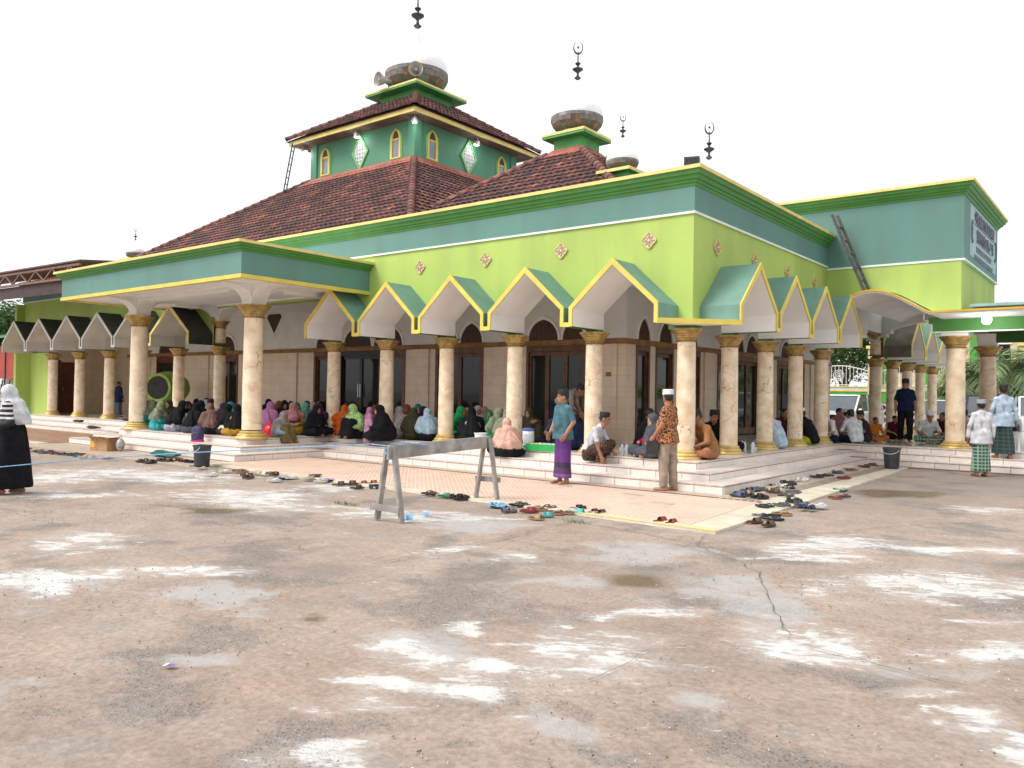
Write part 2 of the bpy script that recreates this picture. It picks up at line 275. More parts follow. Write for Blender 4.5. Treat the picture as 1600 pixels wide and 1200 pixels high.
    pebm = mth('MULTIPLY', ramp(noise(.8, 5, .65, 21), .52, .62), ramp(vo.outputs['Distance'], .28, .42, (1,1,1), (0,0,0)))
    pebc = ramp(vo.outputs['Color'], .2, .9, (.12,.11,.10), (.42,.385,.35))
    base = mix(mth('MULTIPLY', ramp(noise(.8, 5, .65, 21), .52, .62), .55), base, (.15,.134,.122))
    base = mix(pebm, base, pebc)
    # white laitance and cement repairs
    streak = N.new('ShaderNodeTexNoise'); streak.inputs['Scale'].default_value = 1.0; streak.inputs['Detail'].default_value = 7; streak.inputs['Roughness'].default_value = .68
    mp = N.new('ShaderNodeMapping'); mp.inputs['Rotation'].default_value = (0,0,R(20)); mp.inputs['Scale'].default_value = (2.2, 5.5, 1)
    L.new(tc.outputs['Object'], mp.inputs[0]); L.new(mp.outputs[0], streak.inputs['Vector'])
    def warped(s, d, r, off):
        n = N.new('ShaderNodeTexNoise'); n.inputs['Scale'].default_value = s; n.inputs['Detail'].default_value = d; n.inputs['Roughness'].default_value = r; n.inputs['Distortion'].default_value = .5
        mp_ = N.new('ShaderNodeMapping'); mp_.inputs['Location'].default_value = (off, off*1.3, 0); mp_.inputs['Rotation'].default_value = (0,0,R(38)); mp_.inputs['Scale'].default_value = (1, 1.25, 1); L.new(tc.outputs['Object'], mp_.inputs[0]); L.new(mp_.outputs[0], n.inputs['Vector']); return n.outputs['Fac']
    mid = mth('MULTIPLY', mth('SUBTRACT', noise(4.5, 6, .7, 31), .5), .75)
    fb = warped(1.9, 13, .74, 5)
    wm = mth('ADD', mth('MULTIPLY', attr('white_wear'), .265), fb)
    gm = mth('ADD', mth('MULTIPLY', attr('cement_patch'), .25), warped(1.5, 10, .68, 11))
    base = mix(mth('MULTIPLY', ramp(gm, .60, .74), .75), base, mix(.5, (.40,.385,.375), ramp(noise(9, 6, .7, 3), .3, .7, (.3,.28,.27), (.5,.48,.46))))
    def streaky(sx, sy, d, r, off):
        n = N.new('ShaderNodeTexNoise'); n.inputs['Scale'].default_value = 1; n.inputs['Detail'].default_value = d; n.inputs['Roughness'].default_value = r; n.inputs['Distortion'].default_value = .35
        mp_ = N.new('ShaderNodeMapping'); mp_.vector_type = 'TEXTURE'; mp_.inputs['Rotation'].default_value = (0,0,R(33)); mp_.inputs['Scale'].default_value = (1/sx, 1/sy, 1); mp_.inputs['Location'].default_value = (off, off, 0); L.new(tc.outputs['Object'], mp_.inputs[0]); L.new(mp_.outputs[0], n.inputs['Vector']); return n.outputs['Fac']
    s1 = streaky(1.3, 3.6, 12, .72, 3); s2 = streaky(5, 12, 8, .75, 9)
    halo = mth('ADD', mth('MULTIPLY', attr('white_wear'), .30), mth('ADD', mth('MULTIPLY', s1, .6), mth('MULTIPLY', fb, .4)))
    base = mix(mth('MULTIPLY', ramp(halo, .58, .84), .42), base, (.56,.53,.50))
    wm = mth('ADD', mth('MULTIPLY', attr('white_wear'), .19), mth('ADD', mth('ADD', mth('MULTIPLY', s1, .65), mth('MULTIPLY', s2, .55)), mth('MULTIPLY', mth('SUBTRACT', fb, .9), .5)))
    crisp = mth('MULTIPLY', ramp(wm, .54, .595), mth('ADD', .5, mth('MULTIPLY', ramp(noise(2.6, 6, .65, 51), .35, .62), .35)))
    base = mix(crisp, base, mix(.5, (.68,.665,.65), ramp(noise(17, 5, .7, 6), .3, .7, (.50,.48,.46), (.76,.75,.74))))
    base = mix(mth('MULTIPLY', ramp(attr('damp'), .1, .9), .5), base, (.19,.165,.145))
    base = mix(mth('MULTIPLY', ramp(attr('oil_stain'), .35, .85), .8), base, (.13,.085,.035))
    spk = N.new('ShaderNodeTexVoronoi'); spk.inputs['Scale'].default_value = 9; L.new(tc.outputs['Object'], spk.inputs['Vector'])
    base = mix(ramp(spk.outputs['Distance'], .045, .06, (1,1,1), (0,0,0)), base, ramp(spk.outputs['Color'], .3, .8, (.1,.085,.07), (.72,.7,.66)))
    L.new(base, b.inputs['Base Color'])
    ro = mix(ramp(attr('oil_stain'), .3, .8), (.9,.9,.9), (.22,.22,.22)); L.new(ro, b.inputs['Roughness'])
    bh = mth('ADD', mth('MULTIPLY', noise(30, 8, .75, 5), .5), mth('ADD', mth('MULTIPLY', noise(3, 6, .6, 8), .8), mth('MULTIPLY', pebm, .5)))
    bh = mth('ADD', bh, mth('MULTIPLY', crisp, -.15))
    bp = N.new('ShaderNodeBump'); bp.inputs['Strength'].default_value = .8; bp.inputs['Distance'].default_value = .02; L.new(bh, bp.inputs['Height']); L.new(bp.outputs[0], b.inputs['Normal'])
    return tag(link('ground', me), kind='structure')
ground = make_ground()
CRACKM = mat('crack_dirt', (.13,.105,.085), .95, .3, 20)
def crack(pts, w, seed):
    rr = random.Random(seed); P = []
    for (a, b) in zip(pts[:-1], pts[1:]):
        a = Vector((*a, 0)); b = Vector((*b, 0)); n = max(2, int((b-a).length/.09)); d = (b-a).normalized(); q = Vector((-d.y, d.x, 0))
        for i in range(n): P.append(a+(b-a)*i/n+q*rr.uniform(-.022, .022))
    mb = MB(); v = []
    for i, p in enumerate(P):
        d = (P[min(i+1, len(P)-1)]-P[max(0, i-1)]).normalized(); q = Vector((-d.y, d.x, 0)); h = w*rr.uniform(.25, 1.1)/2
        v += [p+q*h, p-q*h]
    mb.add([(p.x, p.y, .0045) for p in v], [(2*i, 2*i+1, 2*i+3, 2*i+2) for i in range(len(P)-1)]).build('crack', CRACKM, ground)
crack([(2.53,-4.55),(2.76,-5.28),(3.04,-5.58),(3.4,-5.79),(3.78,-6.19),(4.0,-6.62),(4.24,-7.1),(4.48,-7.58),(4.69,-7.98),(4.9,-8.06),(5.14,-8.09),(5.36,-8.15),(6.0,-8.21),(7.5,-8.0)], .009, 1)
crack([(.96,-5.44),(.99,-4.95),(1.3,-4.98),(1.98,-5.12),(2.7,-5.23)], .013, 2)
crack([(1.02,-8.28),(1.03,-7.28),(1.05,-6.28),(.96,-5.44)], .012, 3)
crack([(4.09,-9.46),(4.11,-9.27),(4.11,-8.98),(4.11,-8.66)], .008, 4)
crack([(2.76,-5.28),(3.3,-4.2),(4.05,-2.44),(4.49,-1.75),(5.19,-.49)], .012, 5)
def pebbles():
    rr = np.random.default_rng(9); n = 9000; x = rr.uniform(-9, 11, n); y = rr.uniform(-12.2, -4.8, n)
    d = hash_noise(x, y, 1.1, 21)*.6+hash_noise(x, y, .4, 22)*.4; keep = d+rr.uniform(-.12,.12,n) > .58; x, y = x[keep], y[keep]; mb = MB()
    for a, b in zip(x, y):
        r = float(rr.uniform(.004,.013)); t = float(rr.uniform(0,6)); e = float(rr.uniform(.6,1))
        P = [(a+r*math.cos(t+k*2.1)*e, b+r*math.sin(t+k*2.1), .001) for k in range(3)]+[(a+r*.2, b, .002+r*.8)]
        mb.add(P, [(0,1,3),(1,2,3),(2,0,3)], int(rr.integers(0,3)))
    tag(mb.build('pebbles', [mat('pebble_pale', (.52,.48,.43), .9, .2, 30), mat('pebble_grey', (.20,.19,.18), .9, .2, 30), mat('pebble_tan', (.34,.27,.21), .9, .2, 30)]), 'loose grit and small stones on the worn concrete', 'gravel', kind='stuff')
pebbles()
# ================================================================== TERRACE, PLATFORM, STEPS
CREAMT = mat('cream_border_tile', (.72,.64,.50), .5, .12, 3, .1, 30, stain=.35)
RIBT = mat('ribbed_dark_tile', (.22,.17,.14), .6, .25, 6, .4, 50, col2=(.36,.29,.24))
PATHT = m_tilewall('terrace_plain_tile', (.52,.42,.33), (.48,.39,.31), (.3,.22,.17), .3, .3, .5, .008, .2, 'xy')
BROWNT = mat('brown_tile', (.19,.085,.06), .5, .2, 6)
YEDGE = mat('worn_yellow_edge', (.66,.52,.10), .8, .3, 5, .2, 40, col2=(.5,.46,.38))
def m_pink():
    m, N, L, b = nodes_of('pink_lattice_tile'); b.inputs['Roughness'].default_value = .6
    tc = N.new('ShaderNodeTexCoord'); mp = N.new('ShaderNodeMapping'); mp.inputs['Rotation'].default_value = (0,0,R(45)); L.new(tc.outputs['Object'], mp.inputs[0])
    br = N.new('ShaderNodeTexBrick'); br.offset = .5; br.inputs['Scale'].default_value = 1; br.inputs['Brick Width'].default_value = .14; br.inputs['Row Height'].default_value = .07; br.inputs['Mortar Size'].default_value = .009
    br.inputs['Color1'].default_value = (.66,.45,.35,1); br.inputs['Color2'].default_value = (.62,.40,.30,1); br.inputs['Mortar'].default_value = (.72,.58,.47,1); L.new(mp.outputs[0], br.inputs['Vector'])
    n = N.new('ShaderNodeTexNoise'); n.inputs['Scale'].default_value = 1.3; n.inputs['Detail'].default_value = 7; L.new(tc.outputs['Object'], n.inputs['Vector'])
    mr = N.new('ShaderNodeMapRange'); mr.inputs[3].default_value = .78; mr.inputs[4].default_value = 1.16; L.new(n.outputs['Fac'], mr.inputs[0])
    h = N.new('ShaderNodeHueSaturation'); L.new(br.outputs[0], h.inputs['Color']); L.new(mr.outputs[0], h.inputs['Value'])
    n2 = N.new('ShaderNodeTexNoise'); n2.inputs['Scale'].default_value = 3.3; n2.inputs['Detail'].default_value = 8; L.new(tc.outputs['Object'], n2.inputs['Vector'])
    rp = N.new('ShaderNodeValToRGB'); rp.color_ramp.elements[0].position = .56; rp.color_ramp.elements[1].position = .75; L.new(n2.outputs['Fac'], rp.inputs[0])
    mx = N.new('ShaderNodeMixRGB'); mx.inputs[2].default_value = (.42,.36,.30,1); L.new(rp.outputs[0], mx.inputs[0]); L.new(h.outputs[0], mx.inputs[1]); L.new(mx.outputs[0], b.inputs['Base Color'])
    bp = N.new('ShaderNodeBump'); bp.inputs['Strength'].default_value = .25; bp.inputs['Distance'].default_value = .01; L.new(br.outputs['Fac'], bp.inputs['Height']); L.new(bp.outputs[0], b.inputs['Normal']); return m
PINK = m_pink()
def flat(name, poly, z0, z1, m, parent=None):
    return MB().prism(poly, lambda u, v, d: (u, v, d), z0, z1).build(name, m, parent)
terrace = tag(flat('terrace_paving', [(-8.6,-4.15),(2.62,-4.52),(2.22,6.62),(1.2,6.62),(1.2,-1.2),(-8.6,-1.2)], -.03, .022, CREAMT), kind='structure')
flat('lattice_field', [(-8.44,-3.98),(2.2,-4.3),(2.02,-1.74),(-8.44,-1.74)], .0225, .027, PINK, terrace)
flat('brown_strip', [(-8.44,-1.735),(1.30,-1.735),(1.30,-1.63),(-8.44,-1.63)], .0225, .0275, BROWNT, terrace)
x = 1.32
while x < 2.0:
    flat('brown_tile', [(x,-1.735),(x+.07,-1.735),(x+.07,-1.63),(x,-1.63)], .0225, .0275, BROWNT, terrace); x += .11
flat('plain_strip', [(-8.44,-1.625),(1.70,-1.625),(1.70,6.55),(1.30,6.55),(1.30,-1.30),(-8.44,-1.30)], .0225, .0275, PATHT, terrace)
y = -1.6
while y < 6.4:
    for x0 in (1.715, 1.84):
        flat('ribbed_tile', [(x0,y),(x0+.118,y),(x0+.118,y+.235),(x0,y+.235)], .0225, .0275, RIBT, terrace)
    y += .243
flat('yellow_edge', [(.7,-4.462),(2.62,-4.525),(2.56,-4.38),(.7,-4.34)], .0225, .026, YEDGE, terrace)
for x0, y0 in ((.1,-2.35),(-1.35,-2.15),(.9,-2.9)):
    flat('repair_tile', [(x0,y0),(x0+.34,y0-.05),(x0+.34,y0+.12),(x0,y0+.16)], .0275, .0315, PATHT, terrace)
flat('left_terrace', [(-29,-4.0),(-16.5,-4.0),(-16.5,-1.30),(-29,-1.30)], -.02, .024, mat('rust_tile', (.42,.24,.15), .5, .2, 3, stain=.3), terrace)
flat('left_terrace_edge', [(-29,-4.25),(-16.5,-4.25),(-16.5,-4.01),(-29,-4.01)], -.02, .027, CREAMT, terrace)
flat('left_apron', [(-17.6,-4.6),(-8.46,-4.6),(-8.46,-3.5),(-17.6,-3.5)], -.02, .012, PATHT, terrace)
GROUT = mat('step_core', (.30,.18,.14), .8, .15, 5)
LEV = [(.44,.42),(.87,.29),(1.29,.16)]
platform = None
XL = [-15.2,-15.75,-16.25]; XR = [-9.3,-8.88,-8.46]; YP = [-2.75,-3.17,-3.58]; YR = [7.6,7.17,6.74]
for i, (e, z) in enumerate(LEV):
    poly = [(-29,-e),(XL[i],-e),(XL[i],YP[i]),(XR[i],YP[i]),(XR[i],-e),(e,-e),(e,YR[i]),(10,YR[i]),(10,22),(-29,22)]
    o = MB().prism(poly, lambda u, v, d: (u, v, d), -.05 if i == 2 else LEV[i+1][1]-.01, z, 0, 1).build('verandah_platform' if i == 0 else 'step_core', [PLATF if i == 0 else GROUT, GROUT], platform)
    if i == 0: platform = tag(o, kind='structure')
def step_runs():
    TL = .5
    pieces = {}
    for i, (e, z) in enumerate(LEV):
        zb = (LEV[i+1][1] if i < 2 else .02); h = z-zb
        td = .44 if i else .36
        # local: runs along +x, front face at y=0 facing -y
        mb = MB(); g = .006
        mb.box(g, TL-g, -.0125, -.0105, -.022, -.006, 1)  # reddish joint line, also painted in as the shading under the nosing
        mb.box(g, TL-g, -.010, .0, -h+.008, .004)          # riser
        mb.box(g, TL-g, -.016, td-.012, .0045, .0125)      # tread with nosing
        pieces[i] = mb.mesh('step_tile', [STEPT, mat('joint_shade_brown', (.40,.26,.21), .6, .2, 6)])
        runs = [((XR[i],-e),(e,-e)), ((e,-e),(e,YR[i])), ((e,YR[i]),(6.6,YR[i])), ((XR[i],YP[i]),(XR[i],-e)), ((XL[i],YP[i]),(XR[i],YP[i])), ((-27.2,-e),(XL[i],-e))]
        for a, b in runs:
            a = Vector((*a,0)); b = Vector((*b,0)); L_ = (b-a).length; n = max(1, round(L_/TL)); ang = math.atan2(b.y-a.y, b.x-a.x); s = L_/n/TL
            for k in range(n):
                p = a+(b-a)*k/n; o = link('step_tile', pieces[i], platform, (p.x, p.y, z+random.uniform(-.0008,.0008)), ang); o.scale.x = s
step_runs()
# ================================================================== MOSQUE
mosque = thing('mosque', 'lime and teal painted mosque with tiled roofs, domes and cream columned verandah', 'mosque')
fnL = lambda u, d, z: (u, -d, z)
fnR = lambda u, d, z: (d, u, z)
S1, T1, S2 = 1.944, 1.88, 2.27
def sweep(path, prof, mb, mi=0):
    """profile (out, z) swept along an open 2-D path, mitred; outward is to the right of travel"""
    n = len(path); rings = []
    for i, p in enumerate(path):
        p = Vector(p); nn = []
        for a, b in ((i-1, i), (i, i+1)):
            if a < 0 or b >= n: continue
            d = (Vector(path[b])-Vector(path[a])).normalized(); nn.append(Vector((d.y, -d.x)))
        m = nn[0] if len(nn) == 1 else (nn[0]+nn[1])/(1+nn[0].dot(nn[1]))
        rings.append([(p.x+m.x*o, p.y+m.y*o, z) for o, z in prof])
    k = len(prof); v = [q for r in rings for q in r]
    f = [(i*k+j, i*k+(j+1) % k, (i+1)*k+(j+1) % k, (i+1)*k+j) for i in range(n-1) for j in range(k)]
    f += [tuple(range(k)), tuple((n-1)*k+j for j in range(k))]
    return mb.add(v, f, mi)
def wall_bay(mb, fn, c, w, hw, top, d0=-.10, d1=.21, mi=0):
    """wall piece with a gable shaped opening"""
    zb, ze, za = 2.80, 3.10, 3.90
    for d in (d0, d1):
        for s in (-1, 1):
            a = [(s*w/2,zb),(s*hw,zb),(s*hw,ze),(s*w/2,ze)]; b = [(s*w/2,ze),(s*hw,ze),(0,za),(0,top),(s*w/2,top)]
            for poly in (a, b): mb.add([fn(c+u, d, z) for u, z in poly], [tuple(range(len(poly)))], mi)
    for u in (-w/2, w/2):   # bottom sides
        s = 1 if u > 0 else -1
        mb.add([fn(c+u, d0, zb), fn(c+u, d1, zb), fn(c+s*hw, d1, zb), fn(c+s*hw, d0, zb)], [(0,1,2,3)], mi)
def gable(fn, c, hw, white=WHITE, teal=TEAL2, trim=YELLOW):
    O = [(-hw,2.80),(-hw,3.15),(0,3.97),(hw,3.15),(hw,2.80)]; t = .062
    I = [(-hw+t,2.80),(-hw+t,3.115),(0,3.86),(hw-t,3.115),(hw-t,2.80)]
    mb = MB(); f0, f1 = .955, -.12
    for i in range(4):
        a, b = O[i], O[i+1]; mb.add([fn(c+a[0], f0, a[1]), fn(c+b[0], f0, b[1]), fn(c+b[0], .12, b[1]), fn(c+a[0], .12, a[1])], [(0,1,2,3)], 1)
        a, b = I[i], I[i+1]; mb.add([fn(c+a[0], f0, a[1]), fn(c+b[0], f0, b[1]), fn(c+b[0], f1, b[1]), fn(c+a[0], f1, a[1])], [(0,1,2,3)], 0)
    for d in (f0, f1):
        for i in range(4): mb.add([fn(c+q[0], d, q[1]) for q in (O[i], O[i+1], I[i+1], I[i])], [(0,1,2,3)], 0)
    for i in (0, 4): mb.add([fn(c+O[i][0], f0, 2.80), fn(c+I[i][0], f0, 2.80), fn(c+I[i][0], f1, 2.80), fn(c+O[i][0], f1, 2.80)], [(0,1,2,3)], 2)
    g = mb.build('gable_canopy', [white, teal, GREEN], mosque)
    tb = MB(); e = .012
    O2 = [(-hw-e,2.79),(-hw-e,3.155),(0,3.985),(hw+e,3.155),(hw+e,2.79)]
    for i in range(4):
        q = [O2[i], O2[i+1], I[i+1], I[i]]; tb.prism(q, lambda u, v, d: fn(c+u, d, v), .957, .985)
    tb.build('edge_trim', trim, g); return g
def trough(fn, c, w, trim=YELLOW):
    o = MB(); x0, x1 = c-w/2, c+w/2
    for a, b, m in ((.22,.957,0),): o.prism([(x0,2.802),(x1,2.802),(x1,2.875),(x0,2.875)], lambda u, v, d: fn(u, d, v), a, b)
    g = o.build('trough_slab', DGREEN, mosque)
    MB().prism([(x0-.015,2.792),(x1+.015,2.792),(x1+.015,2.872),(x0-.015,2.872)], lambda u, v, d: fn(u, d, v), .9585, .983).build('edge_trim', trim, g)
WTOP = 5.2
wl = MB()
for i in range(5): wall_bay(wl, fnL, -(i+.5)*S1, S1, .86, 4.78)
wl.prism([(-14.9,3.86),(-9.72,3.86),(-9.72,4.78),(-14.9,4.78)], lambda u, v, d: fnL(u, d, v), -.10, .21)
for j in range(6): wall_bay(wl, fnL, -(14.9+(j+.5)*S2), S2, 1.0, 4.78)
wl.box(.0, .21, -.21, .0, 2.80, 4.78)                       # corner post
wl.build('front_wall', LIME, mosque)
wr = MB()
for i in range(4): wall_bay(wr, fnR, (i+.5)*T1, T1, .84, 4.78)
wr.build('side_wall', LIME, mosque); wr = MB()
for i in range(4): wall_bay(wr, fnR, 12.57+(i+.5)*2.0, 2.0, .88, 4.78)
wr.build('side_wall', LIME, mosque)
MAINP = [(-28.6,-.21),(.21,-.21),(.21,7.17)]
sweep(MAINP, [(-.1,4.76),(.035,4.76),(.035,4.80),(-.1,4.80)], MB()).build('string_course', LINEW, mosque)
sweep(MAINP, [(-.12,4.80),(.02,4.80),(.02,5.26),(-.12,5.26)], MB()).build('parapet_band', TEAL, mosque)
CP = [(-.2,5.24),(.03,5.24),(.045,5.29),(.065,5.30),(.075,5.34),(.10,5.35),(.125,5.41),(.155,5.425),(.175,5.50),(-.2,5.50)]
sweep(MAINP, CP, MB()).build('cornice', GREEN, mosque)
sweep(MAINP, [(-.2,5.502),(.205,5.502),(.205,5.565),(-.2,5.565)], MB()).build('coping', CREAMEDGE, mosque)
# gables
for i in range(5): gable(fnL, -(i+.5)*S1, .90)
for i in range(1, 5): trough(fnL, -i*S1, S1-1.80)
DW = mat('white_with_shade', (.62,.60,.55), .7, .08, 2, stain=.25)  # white of the far-left gables, darkened so the colour carries their shade
DT = mat('gable_top_shade', (.05,.05,.045), .8, .2, 3)  # far-left gable tops: near-black in place of teal, shade put into the colour
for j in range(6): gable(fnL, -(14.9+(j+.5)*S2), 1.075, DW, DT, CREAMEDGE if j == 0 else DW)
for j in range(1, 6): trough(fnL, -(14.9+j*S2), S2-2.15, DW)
for i in range(4): gable(fnR, (i+.5)*T1, .87)
for i in range(1, 4): trough(fnR, i*T1, T1-1.74)
for i in range(4): gable(fnR, 12.57+(i+.5)*2.0, .92, teal=mat('brown_grey_shade', (.22,.19,.155), .8, .2, 3) if i == 0 else TEAL2)  # first gable of this row: shade painted as brown-grey instead of teal
for i in range(1, 4): trough(fnR, 12.57+i*2.0, .16)
gs = MB().prism([(-.074,-.94),(.94,.072),(.212,.072),(.212,-.212),(-.074,-.212)], lambda u, v, d: (u, v, d), 2.802, 2.872, 0).build('corner_slab', [WHITE], mosque)
MB().bar((-.075,-.97,2.835), (.97,.07,2.835), .03, .09).build('edge_trim', YELLOW, gs)
MB().box(-.26,.20,-.20,.24,2.742,2.80).build('pad', GREEN, gs)
# columns
SH = [(.168,.0),(.166,1.0),(.158,1.93)]
def lathe_mesh(name, prof, m, n=28): return MB().lathe(prof, n).mesh(name, m, True)
shaft_me = lathe_mesh('column', [(.172,.16),(.172,.9),(.166,1.6),(.160,2.12)], MARBLE)
base_me = lathe_mesh('column_base', [(.285,0),(.29,.03),(.275,.055),(.24,.065),(.25,.085),(.235,.105),(.205,.115),(.215,.14),(.195,.16),(.178,.17)], GOLD2)
CAPP = [(.166,0),(.178,.012),(.178,.03),(.168,.035),(.172,.06),(.195,.075),(.20,.10),(.215,.11),(.225,.14),(.245,.15),(.262,.185),(.285,.195),(.292,.22),(.292,.235)]
cap_me = lathe_mesh('capital', CAPP, GOLD)
def teeth_mesh(r):
    mb = MB()
    for k in range(20):
        a = 2*PI*k/20; M = Matrix.Rotation(a, 4, 'Z'); t = MB().box(r, r+.018, -.016, .016, -.012, .012); t.xf(M); mb.add(t.v, t.f)
    return mb.mesh('bead_ring', DGREEN and mat('dark_gold', (.25,.13,.02), .5, .2, 8))
teeth_me = teeth_mesh(.172)
for me in (shaft_me, base_me, cap_me): me.set_sharp_from_angle(angle=R(35))
def column(x, y, z0=.42, h=2.32, r=1.0, base=True, pad=True):
    """shaft with gold base and capital; h = total height to the top of the capital"""
    o = link('column', shaft_me, mosque, (x, y, z0), random.uniform(0, 6)); o.scale = (r, r, (h-.225*r)/2.10)
    if base: b = link('column_base', base_me, o); b.scale.z = 1/o.scale.z*1.1
    else: b = link('collar', cap_me, o, (0,0,.14)); b.scale.z = .5
    c = link('capital', cap_me, o, (0,0,2.10-.0)); c.scale.z = r/o.scale.z
    t = link('bead_ring', teeth_me, o, (0,0,2.10+.02*r/o.scale.z)); t.scale.z = 1/o.scale.z; t['kind'] = 'stuff'
    return o
cols = [(0,0)]+[(-S1*i,0) for i in range(1,6)]+[(0,T1*i) for i in range(1,5)]
far = [(-14.9-S2*i,0) for i in range(6)]+[(0,12.57+2*i) for i in range(5)]
for x, y in cols: column(x, y)
for x, y in far: column(x, y)
for x, y in (cols+far)[1:]:
    MB().box(-.12,.12,-.12,.12,0,.07).build('pad', GREEN, mosque, (x, y, 2.736))
for x, y in ((-14.9,0),(0,12.57)): column(x, y, 2.80, .70, .9, base=False)
for x, y in ((-9.5,-2.5),(-14.72,-2.5)): column(x, y, .42, 3.02, 1.28)
for x, y in ((2.9,8.1),(2.95,12.5)): column(x, y, .42, 2.62, 1.22)
# medallions
def medallion_mesh():
    mb = MB()
    def petal(cx, cz, rx, rz, rot, d, mi):
        n = 10; P = [(cx+rx*math.cos(2*PI*k/n)*math.cos(rot)-rz*math.sin(2*PI*k/n)*math.sin(rot), cz+rx*math.cos(2*PI*k/n)*math.sin(rot)+rz*math.sin(2*PI*k/n)*math.cos(rot)) for k in range(n)]
        mb.prism(P, lambda u, v, q: (u, -q, v), 0, d, mi)
    out = []
    for k in range(16):
        a = 2*PI*k/16; r = (.205 if k % 4 == 0 else .15 if k % 2 == 0 else .172); out.append((r*math.cos(a), r*math.sin(a)))
    mb.prism(out, lambda u, v, q: (u, -q, v), 0, .012, 0)
    for k in range(16):
        a, b = out[k], out[(k+1) % 16]; mb.bar((a[0],-.018,a[1]), (b[0],-.018,b[1]), .018, .02, 1)
    for k in range(4):
        a = PI/2*k; petal(.10*math.cos(a), .10*math.sin(a), .06, .022, a, .026, 2); petal(.085*math.cos(a+PI/4), .085*math.sin(a+PI/4), .05, .018, a+PI/4, .024, 2)
    petal(0,0,.035,.035,0,.03,1)
    return mb.mesh('medallion', [mat('medallion_ground', (.70,.62,.42), .7, .15, 12), mat('medallion_rim', (.82,.60,.26), .5, .15, 10), mat('medallion_relief', (.58,.42,.29), .6, .25, 20)])
MED = medallion_mesh()
for i in range(5):
    if i < 4: link('medallion', MED, mosque, (-S1*i-S1/2-.02+.33, -.212, 4.37)).scale = (.74,1,.74)
for y in (.75,2.55,4.4,6.25): link('medallion', MED, mosque, (.212, y, 4.30), R(90)).scale = (.74,1,.74)
# ---------------------------------------------------------------- inner hall wall
hall = MB(); 
def inner(fn, a, b, z0, z1, d0, d1, mb, mi=0): mb.prism([(a,z0),(b,z0),(b,z1),(a,z1)], lambda u, v, d: fn(u, d, v), d0, d1, mi)
hl = lambda u, d, z: (u, 3.0-d, z)       # hall front, d outward
hr = lambda u, d, z: (-3.0+d, u, z)
upper = MB(); inner(hl, -26.5, -3.002, 2.86, 4.05, -.2, 0, upper); inner(hr, 3.002, 18.1, 2.86, 4.05, -.2, 0, upper)
upper.build('upper_inner_wall', GREYW, mosque)
band = MB(); sweep([(-26.5,3.0),(-3.0,3.0),(-3.0,18.1)], [(-.1,2.74),(.05,2.74),(.07,2.78),(.05,2.85),(.03,2.87),(-.1,2.87)], band); band.build('brown_band', BROWNBAND, mosque)
# solid piers (beige) and glazed bays
piersL = [(-4.09,-3.002),(-7.31,-5.88),(-10.24,-9.05),(-18.6,-14.39),(-22.6,-19.9),(-26.5,-24.2)]
baysL = [(-5.88,-4.09),(-9.05,-7.31),(-14.39,-10.24),(-19.9,-18.6),(-24.2,-22.6)]
piersR = [(3.002,3.46),(4.12,4.42),(5.35,5.6),(6.9,8.0),(11.0,12.6),(15.2,18.1)]
baysR = [(3.46,4.12),(4.42,5.35),(5.6,6.9),(8.0,11.0),(12.6,15.2)]
for fn, P in ((hl, piersL), (hr, piersR)):
    for k, (a, b) in enumerate(P):
        mb = MB(); inner(fn, a, b, .42, 2.74, -.2, 0, mb)
        if b-a > .8:
            m = (a+b)/2; q = (b-a)*.30; inner(fn, m-q, m+q, .42, 2.741, .0, .05, mb)
        mb.build('wall_pier', BEIGE, mosque)

def arch_pts(w, h, n=10):
    # pointed gothic arch, base at z=0
    P = []; r = (w*w/4+h*h)/w
    for k in range(n+1):
        z = h*k/n; x = math.sqrt(max(r*r-z*z, 0))-(r-w/2); P.append((x, z))
    return [(-x, z) for x, z in P]+[(x, z) for x, z in P[::-1][1:]]
LAT = mat('lattice_brown', (.075,.035,.022), .5, .5, 30, .5, 60, col2=(.015,.01,.008))
def arch_window(fn, c, w, h=.52, z0=2.875):
    P = arch_pts(w, h); t = .055; Q = arch_pts(w+2*t, h+t*1.5)
    o = MB(); o.prism(P, lambda u, v, d: fn(c+u, d, z0+v), -.01, .012)
    g = o.build('arch_window', LAT, mosque)
    tr = MB()
    for i in range(len(P)-1): tr.prism([P[i], P[i+1], Q[i+1], Q[i]], lambda u, v, d: fn(c+u, d, z0+v), -.01, .05)
    tr.build('arch_trim', WHITE, g)
    la = MB()
    for k in range(-3, 4):
        u = k*w/8; hh = h*(1-(abs(u)/(w/2))**1.8)*.95
        la.prism([(u-.008,0),(u+.008,0),(u+.008,hh),(u-.008,hh)], lambda a, v, d: fn(c+a, d, z0+v), .012, .022)
    la.build('lattice', BROWNW, g)
for c, w_ in ((-5.35,.92),(-4.45,.62),(-7.72,.78),(-8.62,.78),(-10.95,1.2),(-12.29,1.25),(-13.65,1.2),(-19.25,1.0),(-23.4,1.2)): arch_window(hl, c, w_)
for c, w_ in ((3.79,.6),(4.88,.7),(6.2,.9),(8.7,.9),(9.5,.6),(10.4,.9),(13.3,1.0),(14.5,1.0)): arch_window(hr, c, w_)
for c in (-16.5,-21.2):   # diamond lattice high on the inner wall
    g = MB().prism([(-.42,0),(0,-.6),(.42,0),(0,.6)], lambda u, v, d: hl(c+u, d, 3.95+v*.95), -.02, .012).build('diamond_window', LAT, mosque)
    tr = MB(); D = [(-.42,0),(0,-.6),(.42,0),(0,.6)]; E = [(u*1.16, v*1.14) for u, v in D]
    for i in range(4): tr.prism([D[i], D[(i+1) % 4], E[(i+1) % 4], E[i]], lambda u, v, d: hl(c+u, d, 3.95+v*.95), -.02, .04)
    tr.build('diamond_trim', WHITE, g)
